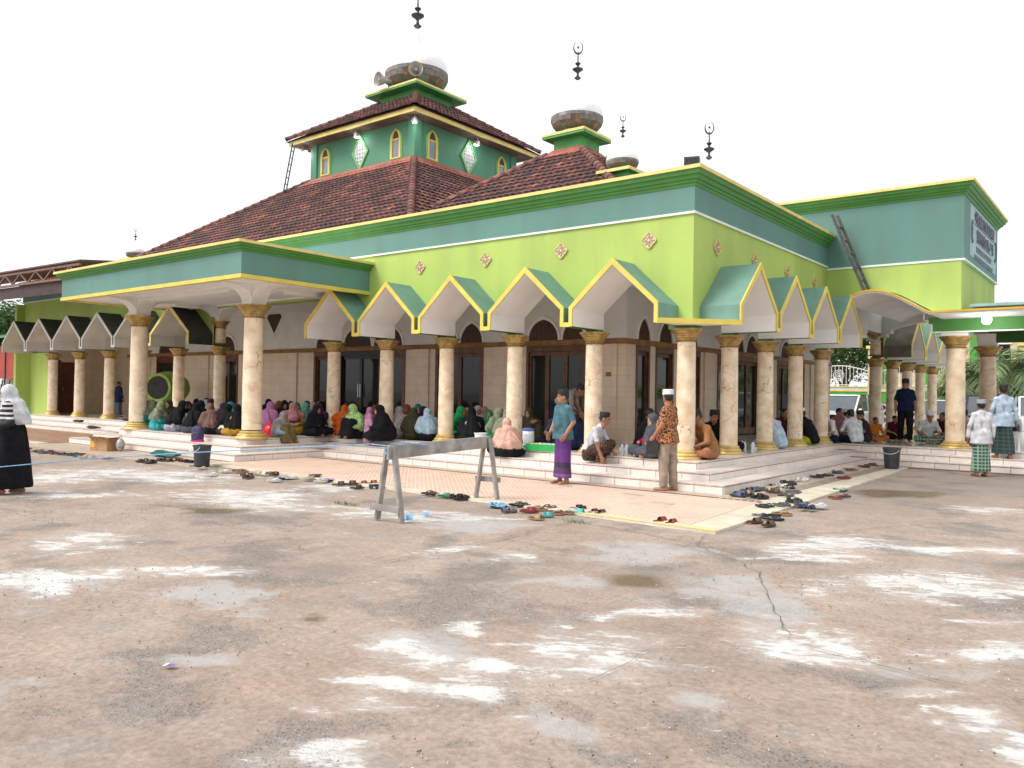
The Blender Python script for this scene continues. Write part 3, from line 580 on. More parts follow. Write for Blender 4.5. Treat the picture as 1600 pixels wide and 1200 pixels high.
def glazed(fn, a, b, nleaf, frame=BROWNW, fw_=.07, mid=False):
    """door or window bay: frame, leaves with stiles, panes set back"""
    o = MB(); inner(fn, a, a+fw_, .42, 2.74, -.14, .02, o); inner(fn, b-fw_, b, .42, 2.74, -.14, .02, o); inner(fn, a+fw_, b-fw_, 2.60, 2.739, -.14, .02, o)
    g = o.build('glazed_bay', frame, mosque); wl_ = (b-a-2*fw_)/nleaf
    for k in range(nleaf):
        x0 = a+fw_+k*wl_; x1 = x0+wl_; lf = MB(); s = .055; g_ = .004
        inner(fn, x0+g_, x0+s, .44, 2.595, -.10, -.04, lf); inner(fn, x1-s, x1-g_, .44, 2.595, -.10, -.04, lf)
        inner(fn, x0+s, x1-s, 2.50, 2.595, -.10, -.041, lf); inner(fn, x0+s, x1-s, .44, .62, -.10, -.041, lf)
        if mid: inner(fn, x0+s, x1-s, 1.25, 1.33, -.10, -.041, lf)
        lf.build('door_leaf', frame, g)
        p = MB(); inner(fn, x0+s, x1-s, .62, 2.50, -.082, -.074, p); p.build('pane', GLASS, g)
BLK = mat('black_frame', (.012,.012,.013), .35, .2, 8)
glazed(hl, -5.88, -4.09, 3); glazed(hl, -9.05, -7.31, 2, fw_=.1); glazed(hl, -14.39, -13.1, 2, fw_=.09); glazed(hl, -13.1, -11.3, 2, BLK, .06); glazed(hl, -11.3, -10.24, 1, fw_=.12)
glazed(hl, -19.9, -18.6, 2); glazed(hl, -24.2, -22.6, 1, REDDOOR)
for a, b in baysR: glazed(hr, a, b, 1 if b-a < 1 else 2 if b-a < 2 else 4)
hd = MB(); hd.bar(hl(-12.16,.01,1.35), hl(-12.16,.01,1.75), .025, .025); hd.bar(hl(-12.26,.01,1.35), hl(-12.26,.01,1.75), .025, .025); hd.build('door_handles', SILVER, mosque)
MB().prism([(-3.50,1.98),(-3.36,1.98),(-3.36,2.08),(-3.50,2.08)], lambda u, v, d: hl(u, d, v), .05, .062).build('wall_plaque', BROWNBAND, mosque)
# back rooms so that nothing shows through, ceilings, roof deck
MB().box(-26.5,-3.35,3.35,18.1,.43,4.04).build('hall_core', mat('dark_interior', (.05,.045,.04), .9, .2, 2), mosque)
MB().prism([(-28.5,-.1),(-.0,-.1),(-.0,22),(-28.5,22)], lambda u, v, d: (u, v, d), 4.052, 4.12).build('verandah_ceiling', WHITE, mosque)
MB().prism([(-28.5,-.1),(.1,-.1),(.1,21.5),(-28.5,21.5)], lambda u, v, d: (u, v, d), 5.14, 5.2).build('roof_deck', GREYW, mosque)
MB().box(-28.4,-26.5,.02,.2,.42,2.8).build('end_wall', LIME, mosque); MB().box(-28.6,-28.4,-.5,.3,.42,4.7).build('end_wall', LIME, mosque); MB().box(-28.6,-28.4,.3,22,.42,4.05).build('verandah_end_wall', BEIGE, mosque)
MB().box(-28.39,-26.5,3.0,3.2,.42,4.05).build('verandah_end_wall', BEIGE, mosque)
g = MB().box(-28.399,-28.36,1.15,1.95,.43,2.5).build('end_door', REDDOOR, mosque); MB().box(-28.359,-28.33,1.22,1.26,1.35,1.45).build('door_handle', GOLD, g)
for b in ((1.07,1.149),(1.951,2.03)): MB().box(-28.399,-28.35,*b,.43,2.58).build('door_jamb', BROWNW, g)
# ---------------------------------------------------------------- left portico
PX0, PX1, PY0 = -16.65, -8.2, -3.69
PP = [(PX0,-.2),(PX0,PY0),(PX1,PY0),(PX1,-.2)]
MB().prism([(PX0+.02,-.215),(PX0+.02,PY0+.02),(PX1-.02,PY0+.02),(PX1-.02,-.215)], lambda u, v, d: (u, v, d), 3.90, 4.56).build('portico_roof_slab', WHITE, mosque)
sweep(PP, [(-.1,3.93),(.0,3.93),(.0,4.41),(-.1,4.41)], MB()).build('portico_fascia', TEAL, mosque)
sweep(PP, [(-.1,3.845),(.022,3.845),(.022,3.928),(-.1,3.928)], MB()).build('portico_lower_trim', YELLOW, mosque)
sweep(PP, [(-.1,4.40),(.015,4.40),(.03,4.44),(.06,4.45),(.075,4.49),(.11,4.50),(.13,4.555),(-.1,4.555)], MB()).build('portico_cornice', GREEN, mosque)
sweep(PP, [(-.3,4.557),(.165,4.557),(.165,4.615),(-.3,4.615)], MB()).build('portico_coping', CREAMEDGE, mosque)
def haunch(x, y, z0, z1, dirs, ext=.95, wd=.36, parent=mosque):
    for dx, dy in dirs:
        P = [(.0,z0),(.17,z0)]
        P += [(.17+.42*(1-math.cos(k*PI/12)), z0+(z1-z0-.07)*math.sin(k*PI/12)) for k in range(1, 7)]+[(ext,z1-.06),(ext,z1),(0,z1)]
        w_ = wd if dx else wd-.006
        if dx: f = lambda u, v, d: (x+dx*u, y+d, v)
        else: f = lambda u, v, d: (x+d, y+dy*u, v)
        g = MB().prism(P, f, -w_/2, w_/2).build('haunch_bracket', WHITE, parent)
        Q = P[1:-2]
        for d0_, d1_ in ((-w_/2-.02, -w_/2), (w_/2, w_/2+.02)):
            rib = MB()
            for a, b in zip(Q[:-1], Q[1:]): rib.prism([a, b, (b[0],b[1]+.04), (a[0]-.0,a[1]+.04)], f, d0_, d1_)
            rib.build('bracket_moulding', WHITE, g)
for x in (-9.5,-14.72): haunch(x, -2.5, 3.43, 3.90, ((1,0),(-1,0),(0,-1),(0,1)))
haunch(-14.9, 0, 3.49, 3.898, ((1,0),(0,-1)), .9)
bm_ = MB(); bm_.box(-13.9,-10.3,-2.66,-2.34,3.80,3.903); bm_.box(-9.66,-9.34,-1.6,-.25,3.80,3.903); bm_.box(-14.88,-14.56,-1.6,-.9,3.80,3.903); bm_.build('portico_beam', WHITE, mosque)
pan = MB()
for x0, x1, y0, y1 in ((-14.3,-9.9,-2.2,-.5),(-14.3,-9.9,-3.5,-2.8),(-16.4,-15.1,-3.4,-.4)):
    for a, b in (((x0,y0),(x1,y0)),((x1,y0),(x1,y1)),((x1,y1),(x0,y1)),((x0,y1),(x0,y0))): pan.bar((*a,3.885), (*b,3.885), .06, .03)
pan.build('ceiling_moulding', WHITE, mosque)
# ---------------------------------------------------------------- right entrance block and canopy
BX, BY0, BY1 = 3.2, 7.17, 12.1
def curve_z(x):
    if x < .75: return 3.88
    if x > 2.66: return 3.53
    t = (x-.75)/(2.66-.75); return 3.53+.36*(1-t)**1.0+.42*math.sin(PI*min(1, t*1.02))**1.0*(1-t)**.35 if t < .985 else 3.53
cx_ = [.75+i*(2.66-.75)/26 for i in range(27)]; CV = [(x, curve_z(x)) for x in cx_]+[(9.5,3.56)]
fw2 = MB().prism([(.215,4.74),(.215,3.9)]+[(x, z+.03) for x, z in CV[:-1]]+[(3.15,3.57),(3.15,4.74)], lambda u, v, d: (u, d, v), BY0, BY0+.2).build('entrance_wall', LIME, mosque)
MB().box(2.96,3.149,BY0+.2005,BY1-.03,3.56,4.74).build('entrance_wall', LIME, mosque)
BP = [(-3.6,BY0),(BX,BY0),(BX,BY1),(-3.6,BY1)]
sweep([(.2,BY0)]+BP[1:3]+[(.2,BY1)], [(-.3,4.70),(.02,4.70),(.02,4.745),(-.3,4.745)], MB()).build('string_course', LINEW, mosque)
sweep(BP, [(-.22,4.746),(.0,4.746),(.0,6.2),(-.22,6.2)], MB()).build('entrance_parapet', TEAL, mosque)
sweep(BP, [(-.22,6.17),(.015,6.17),(.03,6.22),(.06,6.23),(.075,6.27),(.11,6.28),(.14,6.34),(.17,6.35),(.19,6.42),(-.22,6.42)], MB()).build('cornice', GREEN, mosque)
sweep(BP, [(-.4,6.422),(.225,6.422),(.225,6.485),(-.4,6.485)], MB()).build('coping', CREAMEDGE, mosque)
MB().box(-3.5,3.0,BY0+.1,BY1-.1,6.1,6.2).build('roof_deck', GREYW, mosque)
cv = MB(); n = len(CV)
top = [(x, z) for x, z in CV]; bot = [(x, z-.075) for x, z in CV]
cv.prism(top+bot[::-1], lambda u, v, d: (u, d, v), 6.62, 12.5, 0)
g = cv.build('vaulted_canopy', [WHITE], mosque)
tr = MB()
for i in range(n-1): tr.prism([CV[i], CV[i+1], (CV[i+1][0],CV[i+1][1]-.045), (CV[i][0],CV[i][1]-.045)], lambda u, v, d: (u, d, v+.006), 6.585, 6.618)
tr.build('edge_trim', mat('ochre_paint', (.66,.42,.03), .6, .1, 4), g)
st = [(2.25,3.50),(2.25,3.44),(2.33,3.44),(2.33,3.34),(2.42,3.34),(2.42,3.15),(9.5,3.17),(9.5,3.50)]
g = MB().prism(st, lambda u, v, d: (u, d, v), 7.93, 8.25).build('entrance_beam', GREEN, mosque)
tr = MB()
SP = [(2.25,3.72),(2.25,3.44),(2.33,3.44),(2.33,3.34),(2.42,3.34),(2.42,3.15),(9.5,3.17)]
for a, b in zip(SP[:-1], SP[1:]): tr.bar((a[0],7.925,a[1]), (b[0],7.925,b[1]), .03, .05, upv=(0,1,0))
tr.build('beam_trim', WHITE, g)
MB().box(2.62,3.18,7.95,8.24,3.03,3.152).build('pad', WHITE, mosque); MB().box(2.72,3.16,12.3,12.7,3.03,3.40).build('pad', WHITE, mosque)
MB().box(2.98,9.5,12.36,12.66,3.16,3.50).build('entrance_beam', DGREEN, mosque)
# far arch beam
A = [(-.2,4.04),(-.2,3.30),(.12,3.30),(.12,3.40),(.34,3.40),(.34,3.50),(.46,3.50),(.46,3.60)]+[(.46+.06*k, 3.60+.13*math.sin(PI*k/34)*1.6) for k in range(1, 34)]+[(2.5,3.50),(2.62,3.50),(2.62,3.40),(2.7,3.40),(2.7,3.2),(3.1,3.2),(3.1,4.04)]
g = MB().prism(A, lambda u, v, d: (u, d, v), 12.42, 12.72).build('far_arch_beam', GREYW, mosque)
tr = MB()
for a, b in zip(A[1:-2], A[2:-1]): tr.bar((a[0],12.41,a[1]), (b[0],12.41,b[1]), .03, .05, upv=(0,1,0))
tr.build('beam_trim', WHITE, g)
MB().box(.19,.211,7.6,12.4,3.5,4.7).build('entrance_side_wall', GREYW, mosque)
# canopy roof sheet on top of the right canopy
MB().prism([(3.3,7.3),(9.4,7.3),(9.4,12.2),(3.3,12.2)], lambda u, v, d: (u, v, d+ (u-3.3)*.0), 3.66, 3.72).build('canopy_sheet', mat('pale_teal_sheet', (.30,.42,.42), .5, .2, 3), mosque)
# raised sign on the entrance block, facing +x
SIGNM = mat('sign_letter_grey', (.20,.215,.25), .5, .3, 14); 
def sign():
    rr = random.Random(5)
    root = MB().box(3.2005,3.2065,7.9,11.8,4.92,6.12).build('raised_sign', mat('sign_ground', (.36,.50,.52), .7, .08, 2), mosque)
    rows = [(5.72,6.05,1,.012),(5.33,5.64,1,.012),(5.10,5.24,0,.01),(4.90,5.02,0,.01)]
    for ri, (z0, z1, ar, t) in enumerate(rows):
        y0, y1 = (8.45, 11.25) if ri in (0, 3) else (8.7, 11.0); y = y0
        if ar: MB().box(3.207,3.217,y0,y1,z0-.005,z0+.03).build('script_line', SIGNM, root)
        while y < y1-.05:
            mb = MB()
            if ar:
                wl_ = rr.uniform(.12,.3); pts = [(3.215, y+wl_*k/6, (z0+z1)/2+(z1-z0)*.42*math.sin(k*rr.uniform(.7,1.5)+rr.random()*3)) for k in range(7)]
                mb.tube(pts, .022, 5)
                if rr.random() < .6: mb.bar((3.215, y+wl_*.8, z0+.03), (3.215, y+wl_*.8, z1), .03, .03)
                if rr.random() < .7: mb.box(3.207,3.218,y+wl_*.4,y+wl_*.4+.04,z1-.03,z1+.01)
                y += wl_+.02
            else:
                wl_ = rr.choice((.07,.09)); h = z1-z0
                mb.box(3.207,3.217,y,y+.02,z0,z1)
                if rr.random() < .6: mb.box(3.207,3.217,y+.02,y+wl_,z1-.03,z1)
                if rr.random() < .5: mb.box(3.207,3.217,y+.02,y+wl_,z0,z0+.03)
                if rr.random() < .5: mb.box(3.207,3.2165,y+wl_-.02,y+wl_,z0+.03,z1-.03)
                y += wl_+.045
            mb.build('raised_letter', SIGNM, root)
    for yc in (8.15,11.55):
        mb = MB(); s = 1 if yc < 9 else -1
        mb.tube([(3.215, yc+s*.14*math.cos(a), 5.5+.26*math.sin(a)) for a in np.linspace(.9, 2*PI-.9, 15)], [.008+.03*math.sin(PI*k/14) for k in range(15)], 6); mb.build('raised_emblem', SIGNM, root)
sign()

# ---------------------------------------------------------------- tiled roofs, tower, domes
def m_rooftile():
    m, N, L, b = nodes_of('clay_roof_tile'); b.inputs['Roughness'].default_value = .85
    at = N.new('ShaderNodeAttribute'); at.attribute_name = 'tint'; tc = N.new('ShaderNodeTexCoord')
    n = N.new('ShaderNodeTexNoise'); n.inputs['Scale'].default_value = .9; n.inputs['Detail'].default_value = 6; L.new(tc.outputs['Object'], n.inputs['Vector'])
    ad = N.new('ShaderNodeMath'); ad.operation = 'ADD'; L.new(at.outputs['Fac'], ad.inputs[0]); L.new(n.outputs['Fac'], ad.inputs[1])
    mu = N.new('ShaderNodeMath'); mu.operation = 'MULTIPLY'; mu.inputs[1].default_value = .5; L.new(ad.outputs[0], mu.inputs[0])
    rp = N.new('ShaderNodeValToRGB'); e = rp.color_ramp.elements; e[0].position = .25; e[0].color = (.052,.030,.030,1); e[1].position = .8; e[1].color = (.36,.12,.085,1)
    k = e.new(.5); k.color = (.105,.048,.043,1); k = e.new(.64); k.color = (.19,.075,.06,1); L.new(mu.outputs[0], rp.inputs[0]); 
    n2 = N.new('ShaderNodeTexNoise'); n2.inputs['Scale'].default_value = 18; n2.inputs['Detail'].default_value = 4; L.new(tc.outputs['Object'], n2.inputs['Vector'])
    mx = N.new('ShaderNodeMixRGB'); mx.blend_type = 'OVERLAY'; mx.inputs[0].default_value = .45; L.new(rp.outputs[0], mx.inputs[1]); L.new(n2.outputs['Fac'], mx.inputs[2]); L.new(mx.outputs[0], b.inputs['Base Color'])
    return m
RTILE = m_rooftile()
RIDGE = mat('ridge_tile_clay', (.21,.085,.07), .8, .35, 6, .3, 30, rnd=.3)
FLASH = mat('red_flashing', (.44,.12,.085), .7, .2, 4, .15, 30, stain=.3)
def hip_roof(name, cx, cy, h0, z0, h1, z1, tw=.2, tl=.27, faces=(0,1,2,3), ridge=(0,1,3), concave=0):
    """square hipped frustum, eave half h0 at z0 up to half h1 at z1, covered with lapped curved tiles"""
    mb = MB(); c = [(-1,-1),(1,-1),(1,1),(-1,1)]
    mb.add([(cx+a*h0, cy+b*h0, z0-.04) for a, b in c]+[(cx+a*h1, cy+b*h1, z1-.04) for a, b in c], [(0,1,5,4),(1,2,6,5),(2,3,7,6),(3,0,4,7),(4,5,6,7),(0,3,2,1)])
    roof = mb.build(name, mat('roof_batten', (.06,.03,.028), .9, .2, 4), mosque)
    V = []; F = []; T = []; sl = math.hypot(h0-h1, z1-z0); rr = random.Random(sum(map(ord, name)))
    for fi in faces:
        ax = [Vector((1,0,0)), Vector((0,1,0)), Vector((-1,0,0)), Vector((0,-1,0))][fi]; ou = Vector((ax.y, -ax.x, 0))
        upv = (-ou*(h0-h1)+Vector((0,0,z1-z0)))/sl; nrm = ax.cross(upv)
        rows = int(sl/tl); tlr = sl/rows
        for r in range(rows):
            d0 = r*tlr; d1 = d0+tlr*1.22; half = h0-(h0-h1)*(d0+tlr*.6)/sl
            n = int(2*half/tw); off = (r % 2)*tw*.5
            for k in range(n+1):
                x0 = -half+k*tw-off*.5; x1 = x0+tw
                if x0 < -half-.06 or x1 > half+.08: continue
                j = rr.uniform(-.008,.008); t0 = .045+rr.uniform(0,.012)
                b0 = Vector((cx,cy,z0))+ou*h0
                pr = [(0,.0),(.22,.028),(.5,.036),(.78,.028),(1,0.0)]
                base = len(V)
                for d, lift in ((d0+j, t0), (d1, .0)):
                    for s, hgt in pr: V.append(b0+ax*(x0+(x1-x0)*s)+upv*d+nrm*(lift+hgt))
                V.append(b0+ax*x0+upv*(d0+j)+nrm*(t0-.03)); V.append(b0+ax*x1+upv*(d0+j)+nrm*(t0-.03))
                F += [(base+i, base+i+1, base+6+i, base+5+i) for i in range(4)]+[(base+10, base+11, base+4, base+3, base+2, base+1, base)]
                T += [min(1, max(0, rr.gauss(.46,.19)+(.32 if rr.random() < .10 else 0)))]*5
    me = bpy.data.meshes.new('roof_tiles'); me.from_pydata([tuple(v) for v in V], [], F); me.materials.append(RTILE)
    a = me.attributes.new('tint', 'FLOAT', 'FACE'); a.data.foreach_set('value', T)
    tag(link('roof_tiles', me, roof), kind='stuff')
    # half round hip tiles
    hl_ = .33; prof = MB(); n = 7
    for (t, r) in ((0,.125),(hl_*1.12,.10)): pass
    v = []
    for t, r in ((0,.13),(hl_*1.15,.10)): v += [(r*math.cos(PI*k/n), t, r*.95*math.sin(PI*k/n)) for k in range(n+1)]
    prof.add(v, [(k, k+1, n+2+k, n+1+k) for k in range(n)]+[tuple(range(n+1))]); rme = prof.mesh('ridge_tile', RIDGE, True)
    for ci in ridge:
        a, b = c[ci]; p0 = Vector((cx+a*h0, cy+b*h0, z0)); p1 = Vector((cx+a*h1, cy+b*h1, z1)); L_ = (p1-p0).length; m = int(L_/hl_); d = (p1-p0).normalized()
        q = d.to_track_quat('Y', 'Z').to_euler()
        for k in range(m): link('ridge_tile', rme, roof, p0+d*(k*L_/m)+Vector((0,0,.03)), rot=q)
    return roof
TX, TY = -15.87, 8.77
hip_roof('main_roof', TX, TY, 8.7, 5.22, 2.80, 9.42, .21, .28, (0,1), (0,1,2))
fl = MB()
for a0, b0, a1, b1 in ((-1,-1,1,-1),(1,-1,1,1),(1,1,-1,1),(-1,1,-1,-1)):
    h0, h1 = 3.22, 2.74; fl.add([(TX+a0*h0, TY+b0*h0, 9.20), (TX+a1*h0, TY+b1*h0, 9.20), (TX+a1*h1, TY+b1*h1, 9.56), (TX+a0*h1, TY+b0*h1, 9.56)], [(0,1,2,3)])
fl.build('roof_flashing', FLASH, mosque)
TW = 2.74
MB().box(TX-TW, TX+TW, TY-TW, TY+TW, 9.0, 10.85).build('tower_wall', TEAL and mat('tower_green_paint', (.085,.27,.165), .7, .08, .8, .05, 50, stain=.2), mosque)
for a in (-1, 1):
    for b in (-1, 1): MB().box(TX+a*2.62-.17, TX+a*2.62+.17, TY+b*2.62-.17, TY+b*2.62+.17, 9.3, 10.84).build('tower_pilaster', _M['tower_green_paint'], mosque)
TPOS = [(lambda u, d, z: (TX+u, TY-TW-d, z)), (lambda u, d, z: (TX+TW+d, TY+u, z))]
SKYG = mat('tower_pane', (.20,.23,.30), .06, .2, 2, spec=.9)
for fn in TPOS:
    for u in (-1.9,1.9) if fn is TPOS[1] else (-1.95,1.85):
        Pz = 9.62; w_, hh = .34, .95
        base = [(-w_/2,0),(w_/2,0)]; ar = [(x, hh-.32+z) for x, z in arch_pts(w_, .32, 6)][::-1]
        P = base+ar; Q = [(x*1.42, z*1.08-.04) for x, z in P]; Q2 = [(x*1.8, z*1.15-.07) for x, z in P]
        g = MB().prism(P, lambda a, v, d: fn(u+a, d, Pz+v), -.02, .012).build('tower_window', SKYG, mosque)
        fr = MB()
        for i in range(len(P)): fr.prism([P[i], P[(i+1) % len(P)], Q[(i+1) % len(P)], Q[i]], lambda a, v, d: fn(u+a, d, Pz+v), -.02, .05)
        fr.prism([(-.17,.60),(.17,.60),(.17,.66),(-.17,.66)], lambda a, v, d: fn(u+a, d, Pz+v), .0, .03); fr.build('window_frame', YELLOW, g)
        f2 = MB()
        for i in range(len(P)): f2.prism([Q[i], Q[(i+1) % len(P)], Q2[(i+1) % len(P)], Q2[i]], lambda a, v, d: fn(u+a, d, Pz+v), -.02, .03)
        f2.build('window_surround', mat('light_green_trim', (.17,.46,.15), .6, .1, 4), g)
        dk = MB().prism([(x*.94, z) for x, z in ar], lambda a, v, d: fn(u+a, d, Pz+v), .0125, .02).build('arch_grille', LAT, g)
    D = [(-.36,0),(0,-.56),(.36,0),(0,.56)]; E = [(a*1.24, b*1.2) for a, b in D]
    g = MB().prism(D, lambda a, v, d: fn(a+.0, d, 10.12+v), -.02, .012).build('diamond_grille', mat('grille_ground', (.30,.36,.36), .6, .2, 8), mosque)
    fr = MB(); 
    for i in range(4): fr.prism([D[i], D[(i+1) % 4], E[(i+1) % 4], E[i]], lambda a, v, d: fn(a, d, 10.12+v), -.02, .05)
    fr.build('diamond_frame', _M['light_green_trim'], g)
    la = MB()
    for k in range(-3, 4):
        t = k/4*.36; z = .56*(1-abs(t)/.36); la.prism([(t-.012,-z),(t+.012,-z),(t+.012,z),(t-.012,z)], lambda a, v, d: fn(a, d, 10.12+v), .012, .03)
        s = k/4*.56; x_ = .36*(1-abs(s)/.56); la.prism([(-x_,s-.012),(x_,s-.012),(x_,s+.012),(-x_,s+.012)], lambda a, v, d: fn(a, d, 10.12+v), .0121, .028)
    la.build('lattice', GREYW, g)
SQ = lambda h: [(TX-h,TY-h),(TX+h,TY-h),(TX+h,TY+h),(TX-h,TY+h)]
MB().prism(SQ(3.36), lambda u, v, d: (u, v, d), 10.80, 10.86).build('eave_soffit', mat('soffit_brown', (.16,.10,.08), .7, .2, 3), mosque)
ev = MB()
for a, b in zip(SQ(3.36), SQ(3.36)[1:]+SQ(3.36)[:1]): ev.bar((*a,10.86), (*b,10.86), .05, .17)
ev.build('eave_fascia', CREAMEDGE, mosque)
hip_roof('tower_roof', TX, TY, 3.46, 10.96, .98, 12.52, .19, .25, (0,1), (0,1,2))
def cap_block(cx, cy, hn, zn0, zn1, hs, zs1, parent=mosque):
    g = MB().box(cx-hn,cx+hn,cy-hn,cy+hn,zn0,zn1).build('roof_neck', mat('neck_green', (.075,.33,.085), .6, .1, 3), parent)
    s = MB().box(cx-hs,cx+hs,cy-hs,cy+hs,zn1,zs1).build('neck_slab', _M['neck_green'], g)
    q = [(cx-hs,cy-hs),(cx+hs,cy-hs),(cx+hs,cy+hs),(cx-hs,cy+hs)]; e = MB()
    for a, b in zip(q, q[1:]+q[:1]): e.bar((*a,zs1-.02), (*b,zs1-.02), .03, .07)
    e.build('slab_edge', CREAMEDGE, g); return g
cap_block(TX, TY, .98, 12.3, 12.78, 1.38, 12.90)
def m_bowl():
    m, N, L, b = nodes_of('rusted_dome_bowl'); b.inputs['Roughness'].default_value = .8
    tc = N.new('ShaderNodeTexCoord'); sp = N.new('ShaderNodeSeparateXYZ'); L.new(tc.outputs['Object'], sp.inputs[0])
    n = N.new('ShaderNodeTexNoise'); n.inputs['Scale'].default_value = 5; n.inputs['Detail'].default_value = 6; L.new(tc.outputs['Object'], n.inputs['Vector'])
    rp = N.new('ShaderNodeValToRGB'); e = rp.color_ramp.elements; e[0].position = .35; e[0].color = (.13,.11,.10,1); e[1].position = .72; e[1].color = (.40,.24,.15,1); k = e.new(.52); k.color = (.22,.12,.085,1)
    L.new(n.outputs['Fac'], rp.inputs[0]); L.new(rp.outputs[0], b.inputs['Base Color'])
    bp = N.new('ShaderNodeBump'); bp.inputs['Strength'].default_value = .4; L.new(n.outputs['Fac'], bp.inputs['Height']); L.new(bp.outputs[0], b.inputs['Normal']); return m
BOWL = m_bowl(); BOWLP = mat('bowl_panel_grey', (.24,.235,.235), .75, .35, 6, .2, 20, rnd=.3, col2=(.15,.11,.09))
DRUMW = mat('dome_ring_white', (.80,.79,.77), .6, .05, 4)
def dome(cx, cy, z0, s, parent=mosque, panels=18):
    """onion dome: white foot ring, rusty bowl with sheet panels, silver upper dome, spire with discs and crescent. s = bowl radius"""
    S = lambda mb: mb.xf(Matrix.Translation((cx,cy,z0)) @ Matrix.Scale(s, 4))
    g = S(MB().lathe([(.62,0),(.66,.05),(.66,.16),(.60,.2)], 32)).build('dome', DRUMW, parent, smooth=True)
    S(MB().lathe([(.62,.17),(.78,.26),(.92,.42),(.985,.58),(.985,.72)], 36)).build('dome_bowl', BOWL, g, smooth=True)
    pm = []
    for row, (r0, z0_, r1, z1_) in enumerate(((.80,.28,.925,.43),(.93,.44,.99,.58),(.99,.59,.99,.72))):
        for k in range(panels):
            if row == 0 and k % 3 != 1: continue
            if row == 1 and k % 4 == 2: continue
            a0 = 2*PI*(k+.5*row)/panels; a1 = a0+2*PI/panels*.97; mb = MB(); m_ = 3; v = []
            for t in range(m_+1):
                a = a0+(a1-a0)*t/m_
                for rr_, zz in ((r0*1.01, z0_), (r1*1.01, z1_), (r1*.99, z1_), (r0*.99, z0_)): v.append((rr_*math.cos(a), rr_*math.sin(a), zz))
            f = [(4*t+i, 4*t+(i+1) % 4, 4*t+4+(i+1) % 4, 4*t+4+i) for t in range(m_) for i in range(4)]+[(0,1,2,3), tuple(4*m_+i for i in range(4))]
            S(mb.add(v, f)).build('bowl_panel', BOWLP, g)
    S(MB().lathe([(.985,.715),(1.0,.78),(.985,.95),(.88,1.18),(.70,1.34),(.48,1.46),(.26,1.55),(.14,1.60)], 36)).build('dome_shell', SILVER, g, smooth=True)
    S(MB().lathe([(.17,1.58),(.17,1.62),(.12,1.66),(.05,2.0),(.03,2.08),(.03,2.25)], 16)).build('spire_cone', SILVER, g, smooth=True)
    sp = S(MB().lathe([(.02,2.2),(.06,2.22),(.13,2.29),(.06,2.35),(.04,2.45),(.06,2.5),(.20,2.60),(.21,2.63),(.06,2.70),(.04,2.76),(.11,2.84),(.10,2.86),(.03,2.90),(.02,3.3)], 18)).build('spire_finial', DARKM, g, smooth=True)
    mb = MB(); pts = [(.0+.17*math.cos(a), 0, 3.46+.24*math.sin(a)) for a in np.linspace(PI*.62, PI*2.38, 21)]
    mb.tube(pts, [.006+.03*math.sin(PI*k/20) for k in range(21)], 6)
    star = []
    for k in range(10): a = PI/2+2*PI*k/10; r = .075 if k % 2 == 0 else .03; star.append((r*math.cos(a), 3.47+r*math.sin(a)))
    mb.prism(star, lambda u, v, d: (u, d, v), -.01, .01)
    S(mb.xf(Matrix.Rotation(R(38), 4, 'Z'))).build('crescent', DARKM, g)
    return g
dome(TX, TY, 12.90, 1.22)
# second roof
QX, QY = -6.28, 5.69
hip_roof('second_roof', QX, QY, 4.75, 5.22, .60, 8.20, .21, .28, (0,1), (0,1,2))
f2 = MB()
for k, (a0, b0, a1, b1) in enumerate(((-1,-1,1,-1),(1,-1,1,1),(1,1,-1,1),(-1,1,-1,-1))):
    h0, h1 = .86, .48; f2.add([(QX+a0*h0, QY+b0*h0, 8.07), (QX+a1*h0, QY+b1*h0, 8.07), (QX+a1*h1, QY+b1*h1, 8.40), (QX+a0*h1, QY+b0*h1, 8.40)], [(0,1,2,3)])
f2.build('roof_flashing', FLASH, mosque)
cap_block(QX, QY, .46, 8.2, 8.68, .70, 8.80); dome(QX, QY, 8.80, .74)
# small domes on plinths
for x, y, z, s in ((-3.35,3.3,6.80,.385),(-.55,2.0,5.20,.52),(-24.1,2.0,6.42,.34)):
    g = cap_block(x, y, s*.8, min(5.2, z-.2), z-.06, s*1.15, z); dome(x, y, z, s, panels=12)
# ---------------------------------------------------------------- lamps and horns (things of their own)
BULB = mat('lit_lamp', (1,1,1), .3, 0, emit=(1,.98,.92,9))
LAMPB = mat('lamp_housing', (.75,.75,.76), .4, .1, 8)
def floodlamp(p, look, label, grp='floodlamps under the tower eave'):
    t = thing('floodlamp', label, 'lamp', p, look, grp)
    MB().bar((0,0,.16),(0,0,.02),.03,.03).build('bracket', LAMPB, t)
    MB().lathe([(.05,.06),(.12,-.08),(.125,-.10)], 14).xf(Matrix.Rotation(R(35),4,'X')).build('lamp_shade', LAMPB, t, smooth=True)
    MB().ell((0,.055,-.075),(.095,.095,.06),12,8).build('bulb', BULB, t, smooth=True)
    ld = bpy.data.lights.new('lamp_light','POINT'); ld.energy = 6; ld.shadow_soft_size = .1; lo = bpy.data.objects.new('lamp_light', ld); COL.objects.link(lo); lo.parent = t; lo.location = (0,-.02,-.2)
floodlamp((TX+3.02,TY-3.02,10.66), R(45), 'lit white floodlamp at the near corner of the tower eave')
floodlamp((TX+.15,TY-3.1,10.66), 0, 'lit white floodlamp above the left tower lattice diamond')
floodlamp((TX+3.1,TY+.1,10.66), R(90), 'lit white floodlamp above the right tower lattice diamond')
floodlamp((TX-3.0,TY-3.0,10.66), R(-45), 'lit white floodlamp at the far left corner of the tower eave')
t = thing('ceiling_lamp', 'round lit bulb under the right canopy edge above the big column', 'lamp', (3.65,7.2,3.487))
MB().lathe([(.26,0),(.27,-.02),(.2,-.04),(.05,-.05)], 24).build('lamp_plate', LAMPB, t, smooth=True); MB().ell((0,0,-.14),(.10,.10,.11),16,10).build('bulb', BULB, t, smooth=True)
